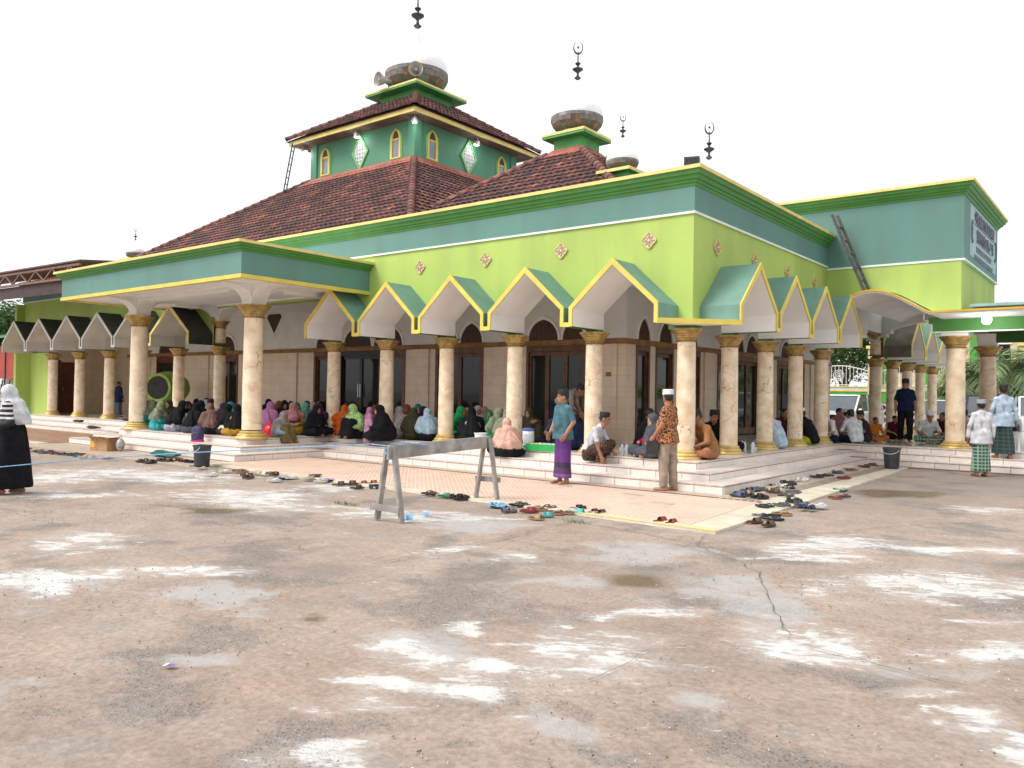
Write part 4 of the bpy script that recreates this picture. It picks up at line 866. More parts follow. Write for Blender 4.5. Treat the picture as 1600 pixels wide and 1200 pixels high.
ld = bpy.data.lights.new('lamp_light','POINT'); ld.energy = 14; ld.shadow_soft_size = .1; lo = bpy.data.objects.new('lamp_light', ld); COL.objects.link(lo); lo.parent = t; lo.location = (0,0,-.30)
def horn(p, rz, label, pl=0):
    t = thing('horn_loudspeaker', label, 'loudspeaker', p, rz, 'horn loudspeakers on the tower slab')
    M = Matrix.Rotation(R(90), 4, 'X'); m = mat('horn_grey', (.62,.60,.56), .5, .15, 8)
    MB().lathe([(.27,.34),(.265,.32),(.17,.12),(.09,0),(.05,-.06)], 22, cap=False).xf(M).build('horn_bell', m, t, smooth=True)
    MB().lathe([(.05,.28),(.07,.26),(.05,.0),(.08,-.05),(.10,-.07),(.10,-.24),(.07,-.26)], 16).xf(M).build('driver', mat('horn_dark', (.35,.33,.31), .5, .2, 8), t, smooth=True)
    MB().bar((0,.15,-.02),(0,.15,-.42),.04,.04).build('bracket', DARKM, t)
horn((TX+1.05,TY-1.05,13.32), R(40), 'grey horn loudspeaker at the near corner of the tower slab')
horn((TX-.35,TY-1.3,13.22), R(-10), 'grey horn loudspeaker on the left side of the tower slab')
t = thing('roof_box', 'dark box shaped loudspeaker on the parapet beside the corner spire', 'loudspeaker', (-.21,.55,5.30), R(20))
MB().box(-.14,.14,-.11,.11,.46,.68).build('cabinet', DARKM, t); MB().box(-.12,.12,-.117,-.11,.49,.65).build('grille', BLACKP, t); MB().box(-.04,.04,-.04,.04,-.1,.46).build('stand', DARKM, t)
# ladders
WOODG = mat('grey_weathered_wood', (.11,.105,.10), .85, .3, 8, .3, 30, col2=(.055,.05,.05))
def ladder(a, b, wvec, n, label, mats, r=.035):
    a = Vector(a); b = Vector(b); w_ = Vector(wvec)
    t = thing('ladder', label, 'ladder', a); b = b-a
    for s in (-.5, .5): MB().bar(w_*s, b+w_*s, r*1.4, r*1.8).build('rail', mats, t)
    for k in range(1, n): MB().bar(b*k/n-w_*.56, b*k/n+w_*.56, r, r*1.2).build('rung', mats, t)
ladder((1.25,6.9,4.02),(.52,6.72,5.95),(.05,.24,.02), 6, 'grey wooden ladder leaning from the vaulted canopy to the parapet', WOODG, .04)
ladder((-19.3,5.2,8.55),(-18.75,5.25,10.72),(.16,-.22,0), 9, 'dark metal ladder leaning on the left corner of the tower eave', DARKM, .022)

# ================================================================== SMALL THINGS
OLDWOOD = mat('old_grey_plank', (.40,.375,.35), .85, .3, 5, .5, 60, col2=(.20,.18,.165), stain=.6)
def sawhorse():
    t = thing('sawhorse', 'weathered grey wooden sawhorse barrier standing on the worn concrete', 'sawhorse', (-.68,-6.5,0))
    a = Vector((0,0,0)); b = Vector((-.37,2.3,0)); d = (b-a).normalized(); p = Vector((d.y, -d.x, 0))
    MB().bar(a+Vector((0,0,.82))-d*.02, b+Vector((0,0,.845))+d*.02, .045, .165).build('top_beam', OLDWOOD, t)
    for e, s0 in ((a, 1), (b, -1)):
        for s in (-1, 1):
            MB().bar(e+p*s*.185+d*s0*.03, e+p*s*.046+d*s0*.03+Vector((0,0,.90)), .085, .032, upv=p).build('leg', OLDWOOD, t)
        q = e-d*.045*s0 if s0 > 0 else e+d*.03
        MB().bar(q+p*-.23+Vector((0,0,.165 if s0 > 0 else .30)), q+p*(.20 if s0 > 0 else .19)+Vector((0,0,.145 if s0 > 0 else .30)), .03, .075).build('cross_brace', OLDWOOD, t)
    tr = MB(); tr.bar(a+p*.035+Vector((0,0,.74)), a+p*.035+Vector((0,0,.90)), .03, .14, upv=d); tr.build('end_cleat', OLDWOOD, t)
sawhorse()
ROPE = mat('blue_nylon', (.16,.38,.62), .5, .15, 30)
rp_pts = []
ctl = [(-.70,-6.52,.90),(-.95,-6.55,.91),(-2.72,-7.2,.765),(-4.34,-8.2,.62),(-5.22,-9.1,.49),(-6.4,-10.4,.47)]
for a, b in zip(ctl[:-1], ctl[1:]):
    for k in range(5): rp_pts.append(Vector(a).lerp(Vector(b), k/5))
rp_pts.append(Vector(ctl[-1]))
tag(MB().tube(rp_pts, .0075, 6).build('rope', ROPE, smooth=True), 'light blue nylon rope stretched from the sawhorse to the left', 'rope')
tag(MB().tube([(-.42,-6.1,.91),(-.58,-6.3,.93),(-.68,-6.46,.92),(-.74,-6.52,.86),(-.66,-6.56,.80)], .01, 6).build('rope_end', ROPE, smooth=True), 'short loose blue rope tail knotted on the sawhorse end', 'rope')
def crumple(name, c, r, m, label, cat, seed, sub=2):
    bm = bmesh.new(); bmesh.ops.create_icosphere(bm, subdivisions=sub, radius=1); rr = random.Random(seed)
    for v in bm.verts:
        k = rr.uniform(.62,1.15); v.co = Vector((v.co.x*r[0]*k, v.co.y*r[1]*k, max(-r[2]*.9, v.co.z*r[2]*k)))
    me = bpy.data.meshes.new(name); bm.to_mesh(me); bm.free(); me.materials.append(m)
    return tag(link(name, me, None, (c[0],c[1],c[2]+r[2]*.9)), label, cat)
BAGB = mat('blue_plastic_bag', (.12,.42,.78), .25, .3, 12, col2=(.55,.72,.85))
crumple('plastic_bag', (-.50,-6.32,0), (.06,.05,.05), BAGB, 'crumpled blue plastic bag at the foot of the sawhorse', 'bag', 1)
crumple('plastic_bag', (-.63,-5.9,0), (.045,.04,.035), BAGB, 'small blue plastic scrap behind the sawhorse leg', 'bag', 2)
t = thing('candy_wrapper', 'tiny purple and white wrapper lying on the bare concrete', 'wrapper', (2.21,-10.83,.006), R(30))
MB().add([(-.03,-.02,.001),(.03,-.022,.008),(.032,.02,.002),(-.028,.022,.006)], [(0,1,2,3)]).build('foil', mat('wrapper_purple', (.25,.10,.42), .3, .2, 20), t)
MB().add([(-.034,-.02,.0035),(-.014,-.021,.006),(-.012,.0222,.0065),(-.032,.0222,.009)], [(0,1,2,3)]).build('label_band', WHITE, t)
def grass_tuft(x, y, n, label):
    rr = random.Random(int(x*100)); mb = MB()
    for k in range(n):
        a = rr.uniform(0, 2*PI); r = rr.uniform(0,.16)**1; h = rr.uniform(.02,.06); bx, by = x+r*math.cos(a)*1.6, y+r*math.sin(a)*.6; l = rr.uniform(-.03,.03)
        mb.add([(bx-.004,by,0),(bx+.004,by,0),(bx+l,by+rr.uniform(-.02,.02),h)], [(0,1,2)])
    o = mb.build('grass_tuft', mat('dry_grass', (.16,.19,.05), .8, .3, 20)); tag(o, label, 'grass', kind='stuff')
grass_tuft(-2.1,-5.95,150,'short green grass tuft growing from the concrete left of the sawhorse'); grass_tuft(1.0,-5.0,60,'moss and grass along the broken concrete joint')
def bucket(p, r, h, label):
    t = thing('bucket', label, 'bucket', p); m = mat('charcoal_bucket', (.045,.05,.06), .45, .2, 8, stain=.3)
    MB().lathe([(r*.78,0),(r*.82,.01),(r*.97,h*.9),(r*1.04,h*.9),(r*1.04,h),(r*.98,h),(r*.94,h*.9),(r*.78,.03),(.01,.03)], 28, cap=False).build('pail', m, t, smooth=True)
    MB().tube([(r*1.02*math.cos(a), r*1.02*math.sin(a)*.35-r*.9, h*.93-abs(math.sin(a))*.1) for a in np.linspace(PI, 2*PI, 13)], .004, 5).build('handle', SILVER, t)
bucket((2.02,6.0,.028), .18, .46, 'charcoal grey bucket at the corner of the side steps'); bucket((-8.3,-4.42,.0), .175, .42, 'charcoal grey bucket below the portico steps under the rope')
CARD = mat('cardboard', (.52,.30,.15), .85, .15, 5, stain=.2)
t = thing('cardboard_box', 'open brown cardboard box on the ground by the portico steps', 'box', (-13.2,-4.05,.015), R(20))
for nme, b in (('side_panel',(-.25,.25,-.2,-.192,0,.3)),('side_panel',(-.25,.25,.192,.2,0,.3)),('end_panel',(-.25,-.242,-.191,.191,0,.3)),('end_panel',(.242,.25,-.191,.191,0,.3)),('base_panel',(-.24,.24,-.19,.19,.002,.01))): MB().box(*b).build(nme, CARD, t)
MB().add([(-.25,-.2,.3),(.25,-.2,.3),(.27,-.33,.35),(-.23,-.33,.35)], [(0,1,2,3)]).build('flap', CARD, t); MB().add([(.25,-.19,.3),(.25,.19,.3),(.38,.17,.33),(.38,-.17,.33)], [(0,1,2,3)]).build('flap', CARD, t)
MB().box(-.25,-.12,-.203,-.2005,.08,.22).build('printed_patch', mat('orange_print', (.75,.38,.05), .6, .1, 8), t)
def backpack(p, rz, label, m1, m2):
    t = thing('backpack', label, 'backpack', p, rz)
    def blob(c, r, e=.6):
        mb = MB(); mb.ell(c, r, 16, 10)
        v = []
        for q in mb.v:
            d = [(q[i]-c[i])/r[i] for i in range(3)]; d = [math.copysign(abs(x)**e, x) for x in d]; v.append(tuple(c[i]+d[i]*r[i]*.92 for i in range(3)))
        mb.v = v; return mb
    blob((0,0,.19),(.15,.10,.20)).build('pack_body', m1, t, smooth=True); blob((0,-.09,.14),(.115,.05,.11)).build('front_pocket', m1, t, smooth=True)
    blob((0,-.01,.04),(.155,.125,.05)).build('base_panel', m2, t, smooth=True)
    MB().tube([(.03*math.cos(a)*1.6, .03, .38+.05*math.sin(a)) for a in np.linspace(0, PI, 9)], .008, 5).build('grab_handle', BLACKP, t)
backpack((-10.9,-3.0,.29), R(30), 'dark violet backpack with pink base on the portico step', mat('violet_fabric', (.06,.04,.14), .7, .4, 14, col2=(.02,.02,.03)), mat('pink_fabric', (.55,.02,.24), .6, .1, 8))
def soft_bag(p, r, m, label, rz=0):
    t = thing('hand_bag', label, 'bag', p, rz); mb = MB().ell((0,0,r[2]), r, 14, 9); mb.v = [(x, y, max(0, z)*(1 if z < r[2] else .95)) for x, y, z in mb.v]; mb.build('bag_body', m, t, smooth=True)
    MB().tube([(r[0]*.6*math.cos(a), 0, r[2]*1.6+r[2]*.8*math.sin(a)) for a in np.linspace(0, PI, 11)], .01, 5).build('bag_handle', m, t)
soft_bag((-9.65,-1.95,.42), (.17,.08,.16), mat('red_plastic', (.75,.02,.03), .35, .15, 8), 'bright red plastic bag on the floor beside the grey hijab')
soft_bag((-10.95,-2.3,.42), (.2,.12,.14), mat('pale_mint_fabric', (.55,.66,.58), .7, .1, 8), 'pale mint bag between the black robes and the mustard dress')
soft_bag((-12.75,-3.9,.015), (.11,.1,.16), mat('clear_bag', (.50,.49,.47), .3, .3, 15), 'grey see-through bag on the ground right of the cardboard box')
soft_bag((-10.15,-1.3,.42), (.12,.1,.2), mat('maroon_leather', (.22,.02,.03), .5, .1, 8), 'maroon bag leaning between the big column and the pink hijab')
crumple('cloth_bundle', (-10.6,-3.95,.02), (.55,.2,.075), mat('dark_teal_cloth', (.02,.14,.12), .8, .2, 6), 'folded dark teal cloth lying at the foot of the portico steps', 'cloth', 5)
for k, (x, y, z, s) in enumerate(((-17.6,-.75,.30,.5),(-19.6,-.35,.435,.4),(-20.4,-1.1,.175,.45),(-22.4,-.7,.30,.35))): crumple('dark_jacket', (x,y,z), (s,.14,.05), mat('dark_cloth', (.03,.035,.045), .85, .2, 8), ['crumpled dark cloth on the left steps nearest the portico','crumpled dark cloth on the far left verandah floor edge','crumpled dark cloth on the lowest far left step','small crumpled dark cloth farthest left on the steps'][k], 'cloth', 8+k)
# ---- sandals
SAND = [(-14.59, -5.31, 0.0, 6, 'black', 'f', -1, 42),(-14.59, -5.19, 0.0, 2, 'black', 'f', 1, 42),(-14.05, -5.33, 0.0, 53, 'cream', 'f', -1, 52),(-14.15, -5.25, 0.0, 43, 'cream', 'f', 1, 52),(-13.86, -5.34, 0.0, -17, 'black', 'f', -1, 60),(-13.82, -5.22, 0.0, -28, 'black', 'f', 1, 60),(-13.39, -5.41, 0.0, 13, 'grey', 'f', -1, 68),(-13.39, -5.29, 0.0, 4, 'grey', 'f', 1, 68),(-13.45, -5.2, 0.0, 79, 'black', 'f', -1, 76),(-13.57, -5.18, 0.0, 82, 'black', 'f', 1, 76),(-13.07, -5.31, 0.0, -4, 'brown', 'f', -1, 85),(-13.05, -5.19, 0.0, 0, 'brown', 'f', 1, 85),(-12.76, -5.27, 0.0, 45, 'black', 'f', -1, 95),(-12.84, -5.17, 0.0, 43, 'black', 'f', 1, 95),(-12.57, -5.26, 0.0, -12, 'grey', 'f', -1, 104),(-12.53, -5.14, 0.0, -15, 'grey', 'f', 1, 104),(-12.46, -5.17, 0.0, 4, 'black', 'f', -1, 113),(-12.48, -5.05, 0.0, 19, 'black', 'f', 1, 113),(-12.02, -5.22, 0.0, 38, 'teal', 'f', -1, 122),(-12.08, -5.12, 0.0, 41, 'teal', 'f', 1, 122),(-11.6, -5.25, 0.0, 72, 'cream', 'f', -1, 131),(-11.7, -5.19, 0.0, 62, 'cream', 'f', 1, 131),(-11.36, -5.22, 0.0, 74, 'cream', 'f', -1, 140),(-11.48, -5.18, 0.0, 83, 'cream', 'f', 1, 140),(-11.15, -4.97, 0.0, 78, 'cream', 'f', -1, 165),(-11.27, -4.95, 0.0, 78, 'cream', 'f', 1, 165),(-9.86, -4.9, 0.0, 11, 'black', 's', -1, 222),(-9.86, -4.78, 0.0, 1, 'black', 's', 1, 222),(-9.45, -4.91, 0.0, 50, 'black', 's', -1, 234),(-9.55, -4.83, 0.0, 53, 'black', 's', 1, 234),(-9.75, -4.56, 0.0, 21, 'black', 's', -1, 250),(-9.79, -4.44, 0.0, 25, 'black', 's', 1, 250),(-9.49, -4.49, 0.0, 55, 'black', 's', -1, 263),(-9.57, -4.41, 0.0, 51, 'black', 's', 1, 263),(-9.48, -4.23, 0.0, 98, 'red', 's', -1, 278),(-9.6, -4.23, 0.0, 100, 'red', 's', 1, 278),(-9.14, -4.32, 0.0, 53, 'black', 's', -1, 288),(-9.24, -4.26, 0.0, 65, 'black', 's', 1, 288),(-8.91, -4.25, 0.0, 103, 'black', 's', -1, 299),(-9.03, -4.27, 0.0, 97, 'black', 's', 1, 299),(-7.7, -4.77, 0.0, 59, 'cream', 'f', -1, 316),(-7.8, -4.71, 0.0, 70, 'cream', 'f', 1, 316),(-6.57, -5.28, 0.0, 43, 'white', 'f', -1, 330),(-6.65, -5.2, 0.0, 39, 'white', 'f', 1, 330),(-7.14, -4.7, 0.0, 91, 'cream', 'f', -1, 345),(-7.26, -4.68, 0.0, 74, 'cream', 'f', 1, 345),(-6.88, -4.77, 0.0, 73, 'white', 'f', -1, 352),(-7.0, -4.73, 0.0, 69, 'white', 'f', 1, 352),(-6.75, -4.62, 0.0, 17, 'tan', 'f', -1, 375),(-6.77, -4.5, 0.0, 18, 'tan', 'f', 1, 375),(-6.22, -4.85, 0.0, -17, 'brown', 'f', -1, 386),(-6.18, -4.73, 0.0, -28, 'brown', 'f', 1, 386),(-6.79, -4.59, 0.0, 62, 'tan', 's', 0, 372),(-5.73, -5.07, 0.0, 94, 'brown', 's', 0, 388),(-6.17, -4.59, 0.0, 47, 'cream', 's', 0, 402),(-6.0, -4.57, 0.0, 6, 'cream', 's', 0, 412),(-5.93, -4.5, 0.0, 42, 'brown', 's', 0, 421),(-5.96, -4.36, 0.0, -2, 'brown', 's', 0, 430),(-5.06, -5.02, 0.0, 45, 'white', 'f', -1, 428),(-5.16, -4.94, 0.0, 43, 'white', 'f', 1, 428),(-5.29, -4.66, 0.0, 80, 'lilac', 'f', -1, 441),(-5.41, -4.64, 0.0, 92, 'lilac', 'f', 1, 441),(-5.2, -4.55, 0.0, 85, 'white', 'f', -1, 453),(-5.32, -4.55, 0.0, 86, 'white', 'f', 1, 453),(-4.76, -4.56, 0.0, 43, 'cream', 'f', -1, 482),(-4.84, -4.46, 0.0, 42, 'cream', 'f', 1, 482),(-5.01, -4.22, 0.0, 47, 'brown', 'f', -1, 492),(-5.09, -4.14, 0.0, 53, 'brown', 'f', 1, 492),(-4.46, -4.52, 0.0, 37, 'white', 'f', -1, 502),(-4.54, -4.42, 0.0, 42, 'white', 'f', 1, 502),(-4.51, -4.4, 0.0, 1, 'lilac', 'f', -1, 511),(-4.51, -4.28, 0.0, 13, 'lilac', 'f', 1, 511),(-3.87, -4.61, 0.0, 70, 'brown', 's', 0, 530),(-3.81, -4.42, 0.0, 71, 'brown', 's', 0, 548),(-3.34, -4.69, 0.0, 61, 'black', 's', 0, 558),(-3.75, -4.22, 0.0, 68, 'rust', 's', 0, 566),(-3.64, -4.11, 0.0, 71, 'rust', 's', 0, 581),(-3.2, -4.41, 0.0, 21, 'blue', 'c', 0, 588),(-1.98, -4.39, 0.0, 77, 'brown', 'f', -1, 672),(-2.1, -4.35, 0.0, 77, 'brown', 'f', 1, 672),(-1.6, -4.43, 0.0, 62, 'green', 'f', -1, 698),(-1.72, -4.39, 0.0, 72, 'green', 'f', 1, 698),(-1.32, -4.45, 0.0, 69, 'black', 'c', -1, 719),(-1.44, -4.41, 0.0, 73, 'black', 'c', 1, 719),(-0.42, -4.75, 0.0, 12, 'sky', 'c', -1, 779),(-0.46, -4.63, 0.0, 19, 'sky', 'c', 1, 779),(-0.05, -4.95, 0.0, 64, 'grey', 'c', 0, 795),(-0.26, -4.4, 0.0, 61, 'black', 'f', -1, 812),(-0.38, -4.36, 0.0, 62, 'black', 'f', 1, 812),(0.14, -4.77, 0.0, 43, 'red', 's', -1, 826),(0.06, -4.67, 0.0, 48, 'red', 's', 1, 826),(0.12, -4.55, 0.0, 46, 'tan', 'f', -1, 838),(0.02, -4.47, 0.0, 49, 'tan', 'f', 1, 838),(0.18, -4.3, 0.0, 82, 'black', 'f', -1, 858),(0.06, -4.28, 0.0, 77, 'black', 'f', 1, 858),(0.55, -5.17, 0.0, 18, 'tan', 's', 0, 838),(0.52, -4.92, 0.0, 57, 'aqua', 's', 0, 853),(0.47, -4.67, 0.0, 18, 'tan', 'f', -1, 868),(0.43, -4.55, 0.0, 22, 'tan', 'f', 1, 868),(0.55, -4.52, 0.0, 6, 'tan', 'f', 0, 884),(0.66, -4.4, 0.0, 18, 'aqua', 's', 0, 903),(0.53, -4.13, 0.0, 70, 'black', 's', -1, 905),(0.43, -4.07, 0.0, 56, 'black', 's', 1, 905),(0.9, -4.24, 0.0, 81, 'brown', 's', -1, 932),(0.78, -4.22, 0.0, 84, 'brown', 's', 1, 932),(1.95, -4.3, 0.0, 79, 'red', 's', -1, 1040),(1.79, -4.28, 0.0, 77, 'red', 's', 1, 1040),(2.89, -3.6, 0.0, 65, 'brown', 's', -1, 1190),(2.67, -3.48, 0.0, 55, 'brown', 's', 1, 1190),(2.55, -3.0, 0.0, 14, 'grey', 'f', -1, 1188),(2.51, -2.88, 0.0, 19, 'grey', 'f', 1, 1188),(2.76, -3.09, 0.0, 34, 'black', 'f', -1, 1208),(2.7, -2.99, 0.0, 23, 'black', 'f', 1, 1208),(2.68, -2.57, 0.0, 7, 'tan', 'f', 0, 1222),(1.4, -1.12, 0.028, 23, 'tan', 's', -1, 1148),(1.36, -1.0, 0.028, 16, 'tan', 's', 1, 1148),(1.36, -0.56, 0.028, 76, 'tan', 'f', -1, 1160),(1.24, -0.54, 0.028, 79, 'tan', 'f', 1, 1160),(1.47, -0.57, 0.028, 63, 'blue', 'c', -1, 1172),(1.37, -0.51, 0.028, 55, 'blue', 'c', 1, 1172),(1.43, -0.35, 0.028, -4, 'grey', 'c', -1, 1182),(1.43, -0.23, 0.028, 4, 'grey', 'c', 1, 1182),(1.22, -1.06, 0.028, 4, 'black', 's', -1, 1135),(1.22, -0.94, 0.028, 5, 'black', 's', 1, 1135),(1.56, -1.37, 0.028, -6, 'blue', 's', -1, 1155),(1.56, -1.25, 0.028, 3, 'blue', 's', 1, 1155),(1.94, -1.33, 0.028, 61, 'black', 'c', -1, 1188),(1.84, -1.27, 0.028, 52, 'black', 'c', 1, 1188),(2.27, -2.21, 0.028, -13, 'black', 'f', -1, 1194),(2.29, -2.09, 0.028, -3, 'black', 'f', 1, 1194),(1.15, 0.53, 0.028, 6, 'black', 'f', -1, 1187),(1.13, 0.65, 0.028, 7, 'black', 'f', 1, 1187),(1.31, 0.56, 0.028, 26, 'black', 'f', -1, 1200),(1.25, 0.66, 0.028, 35, 'black', 'f', 1, 1200),(1.3, 0.85, 0.028, -14, 'black', 'c', -1, 1212),(1.32, 0.97, 0.028, 2, 'black', 'c', 1, 1212),(1.65, 0.38, 0.028, 94, 'white', 'c', -1, 1220),(1.53, 0.4, 0.028, 84, 'white', 'c', 1, 1220),(1.78, 0.39, 0.028, 101, 'blue', 'f', -1, 1232),(1.66, 0.39, 0.028, 89, 'blue', 'f', 1, 1232),(2.12, -0.71, 0.028, 74, 'grey', 'f', -1, 1228),(2.0, -0.67, 0.028, 71, 'grey', 'f', 1, 1228),(1.8, -0.48, 0.028, 36, 'brown', 's', -1, 1208),(1.72, -0.38, 0.028, 37, 'brown', 's', 1, 1208),(2.0, -0.24, 0.028, -4, 'grey', 'f', -1, 1240),(2.0, -0.12, 0.028, 5, 'grey', 'f', 1, 1240),(2.43, -1.43, 0.028, 16, 'black', 'c', -1, 1240),(2.41, -1.31, 0.028, 3, 'black', 'c', 1, 1240),(2.68, -1.63, 0.028, 91, 'grey', 'f', -1, 1252),(2.56, -1.63, 0.028, 96, 'grey', 'f', 1, 1252),(2.85, -1.9, 0.028, 94, 'blue', 'c', -1, 1262),(2.73, -1.9, 0.028, 88, 'blue', 'c', 1, 1262),(2.39, -1.9, 0.028, -19, 'grey', 'f', -1, 1222),(2.43, -1.78, 0.028, -29, 'grey', 'f', 1, 1222),(2.85, -1.65, 0.028, 15, 'white', 'f', -1, 1278),(2.83, -1.53, 0.028, 13, 'white', 'f', 1, 1278),(1.14, 2.56, 0.028, 35, 'black', 'f', -1, 1246),(1.08, 2.66, 0.028, 29, 'black', 'f', 1, 1246),(1.22, 3.01, 0.028, 13, 'black', 'f', -1, 1266),(1.18, 3.13, 0.028, 24, 'black', 'f', 1, 1266),(1.51, 1.64, 0.028, 40, 'white', 'c', -1, 1250),(1.43, 1.74, 0.028, 45, 'white', 'c', 1, 1250),(1.33, 3.7, 0.028, 7, 'grey', 'c', -1, 1292),(1.31, 3.82, 0.028, 5, 'grey', 'c', 1, 1292),(1.23, 4.6, 0.028, 11, 'tan', 'f', -1, 1306),(1.21, 4.72, 0.028, 16, 'tan', 'f', 1, 1306),(1.25, 5.74, 0.028, -6, 'brown', 'f', -1, 1332),(1.25, 5.86, 0.028, 5, 'brown', 'f', 1, 1332),(1.03, 7.23, 0.028, 8, 'grey', 's', -1, 1345),(1.03, 7.35, 0.028, 6, 'grey', 's', 1, 1345),(1.43, 7.17, 0.028, 6, 'red', 's', -1, 1372),(1.43, 7.29, 0.028, -9, 'red', 's', 1, 1372),(1.93, 2.74, 0.028, 12, 'red', 'f', -1, 1318),(1.91, 2.86, 0.028, 17, 'red', 'f', 1, 1318),(2.41, 0.86, 0.0, -3, 'mint', 'f', -1, 1312),(2.39, 0.98, 0.0, 1, 'mint', 'f', 1, 1312),(2.68, -0.27, 0.0, 16, 'rust', 'f', -1, 1305),(2.64, -0.15, 0.0, 20, 'rust', 'f', 1, 1305),(2.71, 0.06, 0.0, 39, 'brown', 'f', 0, 1318),(2.33, 7.24, 0.0, 39, 'brown', 'f', 0, 1437),(2.43, 7.59, 0.0, -33, 'brown', 's', 0, 1450),(2.89, 7.64, 0.0, -16, 'black', 's', 0, 1485),(3.03, 7.79, 0.0, -8, 'black', 's', 0, 1497),(3.26, 7.59, 0.0, 74, 'grey', 'c', 0, 1513),(3.79, 7.31, 0.0, 34, 'grey', 'c', 0, 1552),(3.94, 7.47, 0.0, 12, 'black', 's', 0, 1566),(4.11, 7.45, 0.0, 57, 'black', 's', 0, 1580)]
SCOL = dict(black=(.018,.017,.018), cream=(.62,.53,.40), grey=(.13,.13,.14), brown=(.11,.055,.035), teal=(.03,.20,.22), red=(.26,.03,.03), white=(.75,.72,.68), tan=(.45,.26,.14), lilac=(.52,.46,.56), rust=(.30,.09,.04), blue=(.07,.10,.18), green=(.05,.26,.14), sky=(.25,.52,.78), aqua=(.10,.50,.46), mint=(.40,.60,.50))
def sole_outline(L_=.25, w=.088):
    P = []
    for k in range(20):
        a = 2*PI*k/20; x = L_/2*math.cos(a); q = w/2*(1+.14*math.cos(a))*math.sin(a)*(1-.14*math.cos(2*a)); P.append((x, q))
    return P
def sandal_meshes():
    r = {}
    P = sole_outline(); mb = MB(); mb.prism(P, lambda u, v, d: (u, v, d+(.006 if u < -.05 else 0)), 0, .022); r['sole'] = mb.mesh('sole', mat('_sole', (.05,.05,.05)))
    mb = MB(); mb.prism([(x*.94, y*.9) for x, y in P], lambda u, v, d: (u, v, d+(.006 if u < -.05 else 0)), .0222, .0245); r['insole'] = mb.mesh('insole', mat('_insole', (.1,.1,.1)))
    def band(x0, x1, h, mb, n=10):
        v = []
        for t in (0, 1):
            for x in (x0, x1):
                for k in range(n+1):
                    a = PI*k/n; rr = 1-.08*t; v.append((x, .046*rr*math.cos(a), .012+h*rr*math.sin(a)))
        m = n+1; f = [(k, k+1, m+k+1, m+k) for k in range(n)]+[(2*m+k, 3*m+k, 3*m+k+1, 2*m+k+1) for k in range(n)]+[(k, 2*m+k, 2*m+k+1, k+1) for k in range(n)]+[(m+k, m+k+1, 3*m+k+1, 3*m+k) for k in range(n)]
        mb.add(v, f)
    mb = MB(); band(-.01,.075,.058,mb); r['s'] = mb.mesh('strap', mat('_strap', (.1,.1,.1)), True)
    mb = MB()
    for s in (-1, 1): mb.tube([(.08,0,.024),(.06,s*.012,.045),(.02,s*.034,.042),(-.02,s*.043,.02)], .007, 6)
    r['f'] = mb.mesh('strap', _M['_strap'], True)
    mb = MB(); band(.0,.06,.055,mb); band(-.105,-.07,.06,mb); mb.tube([(-.07,.043,.03),(0,.045,.03)], .006, 5); mb.tube([(-.07,-.043,.03),(0,-.045,.03)], .006, 5)
    mb.ell((.07,0,.026),(.05,.04,.03),10,6); r['c'] = mb.mesh('strap', _M['_strap'], True)
    return r
SM = sandal_meshes()
SNAME = dict(s='slide sandal', f='thong sandal', c='closed shoe')
def smat(c, k): return mat('sandal_%s_%s' % (c, k), tuple(v*(1 if k == 'strap' else .75) for v in SCOL[c]), .6, .15, 20, rnd=.2)
def zone(x, y, px):
    if px < 180: return 'in the far left row'
    if px < 306: return 'under the rope left of the bucket'
    if px < 460: return 'right of the left bucket'
    if px < 520: return 'midway along the terrace edge'
    if px < 600: return 'just left of the sawhorse'
    if px < 740: return 'between the sawhorse legs'
    if px < 960: return 'right of the sawhorse'
    if px < 1100: return 'before the yellow terrace corner'
    if px < 1230 and y < -2: return 'past the terrace corner'
    if px < 1300 and y < 1.2: return 'by the corner steps'
    if px < 1400: return 'along the side steps'
    return 'at the right entrance steps'
ORD = ['first','second','third','fourth','fifth','sixth','seventh','eighth','ninth','tenth','eleventh','twelfth']
def sandal_labels():
    key = {}
    for i, (x, y, z, ang, c, st, s, px) in enumerate(SAND): key.setdefault((c, st, zone(x, y, px)), []).append((.784*x+.621*y, i))
    lab = {}
    for (c, st, zn), L_ in key.items():
        L_.sort(); cn = {'sky':'light blue'}.get(c, c); nm = SNAME[st]
        for k, (_, i) in enumerate(L_): lab[i] = ('lone %s %s %s' % (cn, nm, zn)) if len(L_) == 1 else ('%s %s %s from the left %s' % (ORD[min(k,11)], cn, nm, zn))
    return lab
SLAB = sandal_labels()
for si, (x, y, z, ang, c, st, s, px) in enumerate(SAND):
    if 0 < x < 1.46 and y > -1.25: x = 1.46+random.uniform(0,.08)
    if x > 0 and y > 6.4 and x < 2.3: y = 6.35
    if st == 'c': nme, cat = 'shoe', 'shoe'
    else: nme, cat = 'sandal', 'sandal'
    o = link(nme, SM['sole'], None, (x, y, z+.004), R(ang)); setmats(o, [smat(c if c in ('black','brown','grey','red','white','cream','green','aqua','rust','tan') else 'black', 'sole')])
    tag(o, SLAB[si], cat, 'footwear left at the steps')
    k = link('insole', SM['insole'], o); setmats(k, [smat('brown' if c in ('tan','rust') else 'grey' if c == 'black' else c, 'sole')])
    q = link('strap', SM[st], o); setmats(q, [smat(c, 'strap')])
    if random.random() < .06: o.rotation_euler.x = R(178); o.location.z += .06
    o.scale = (random.uniform(.85,1.1),)*3
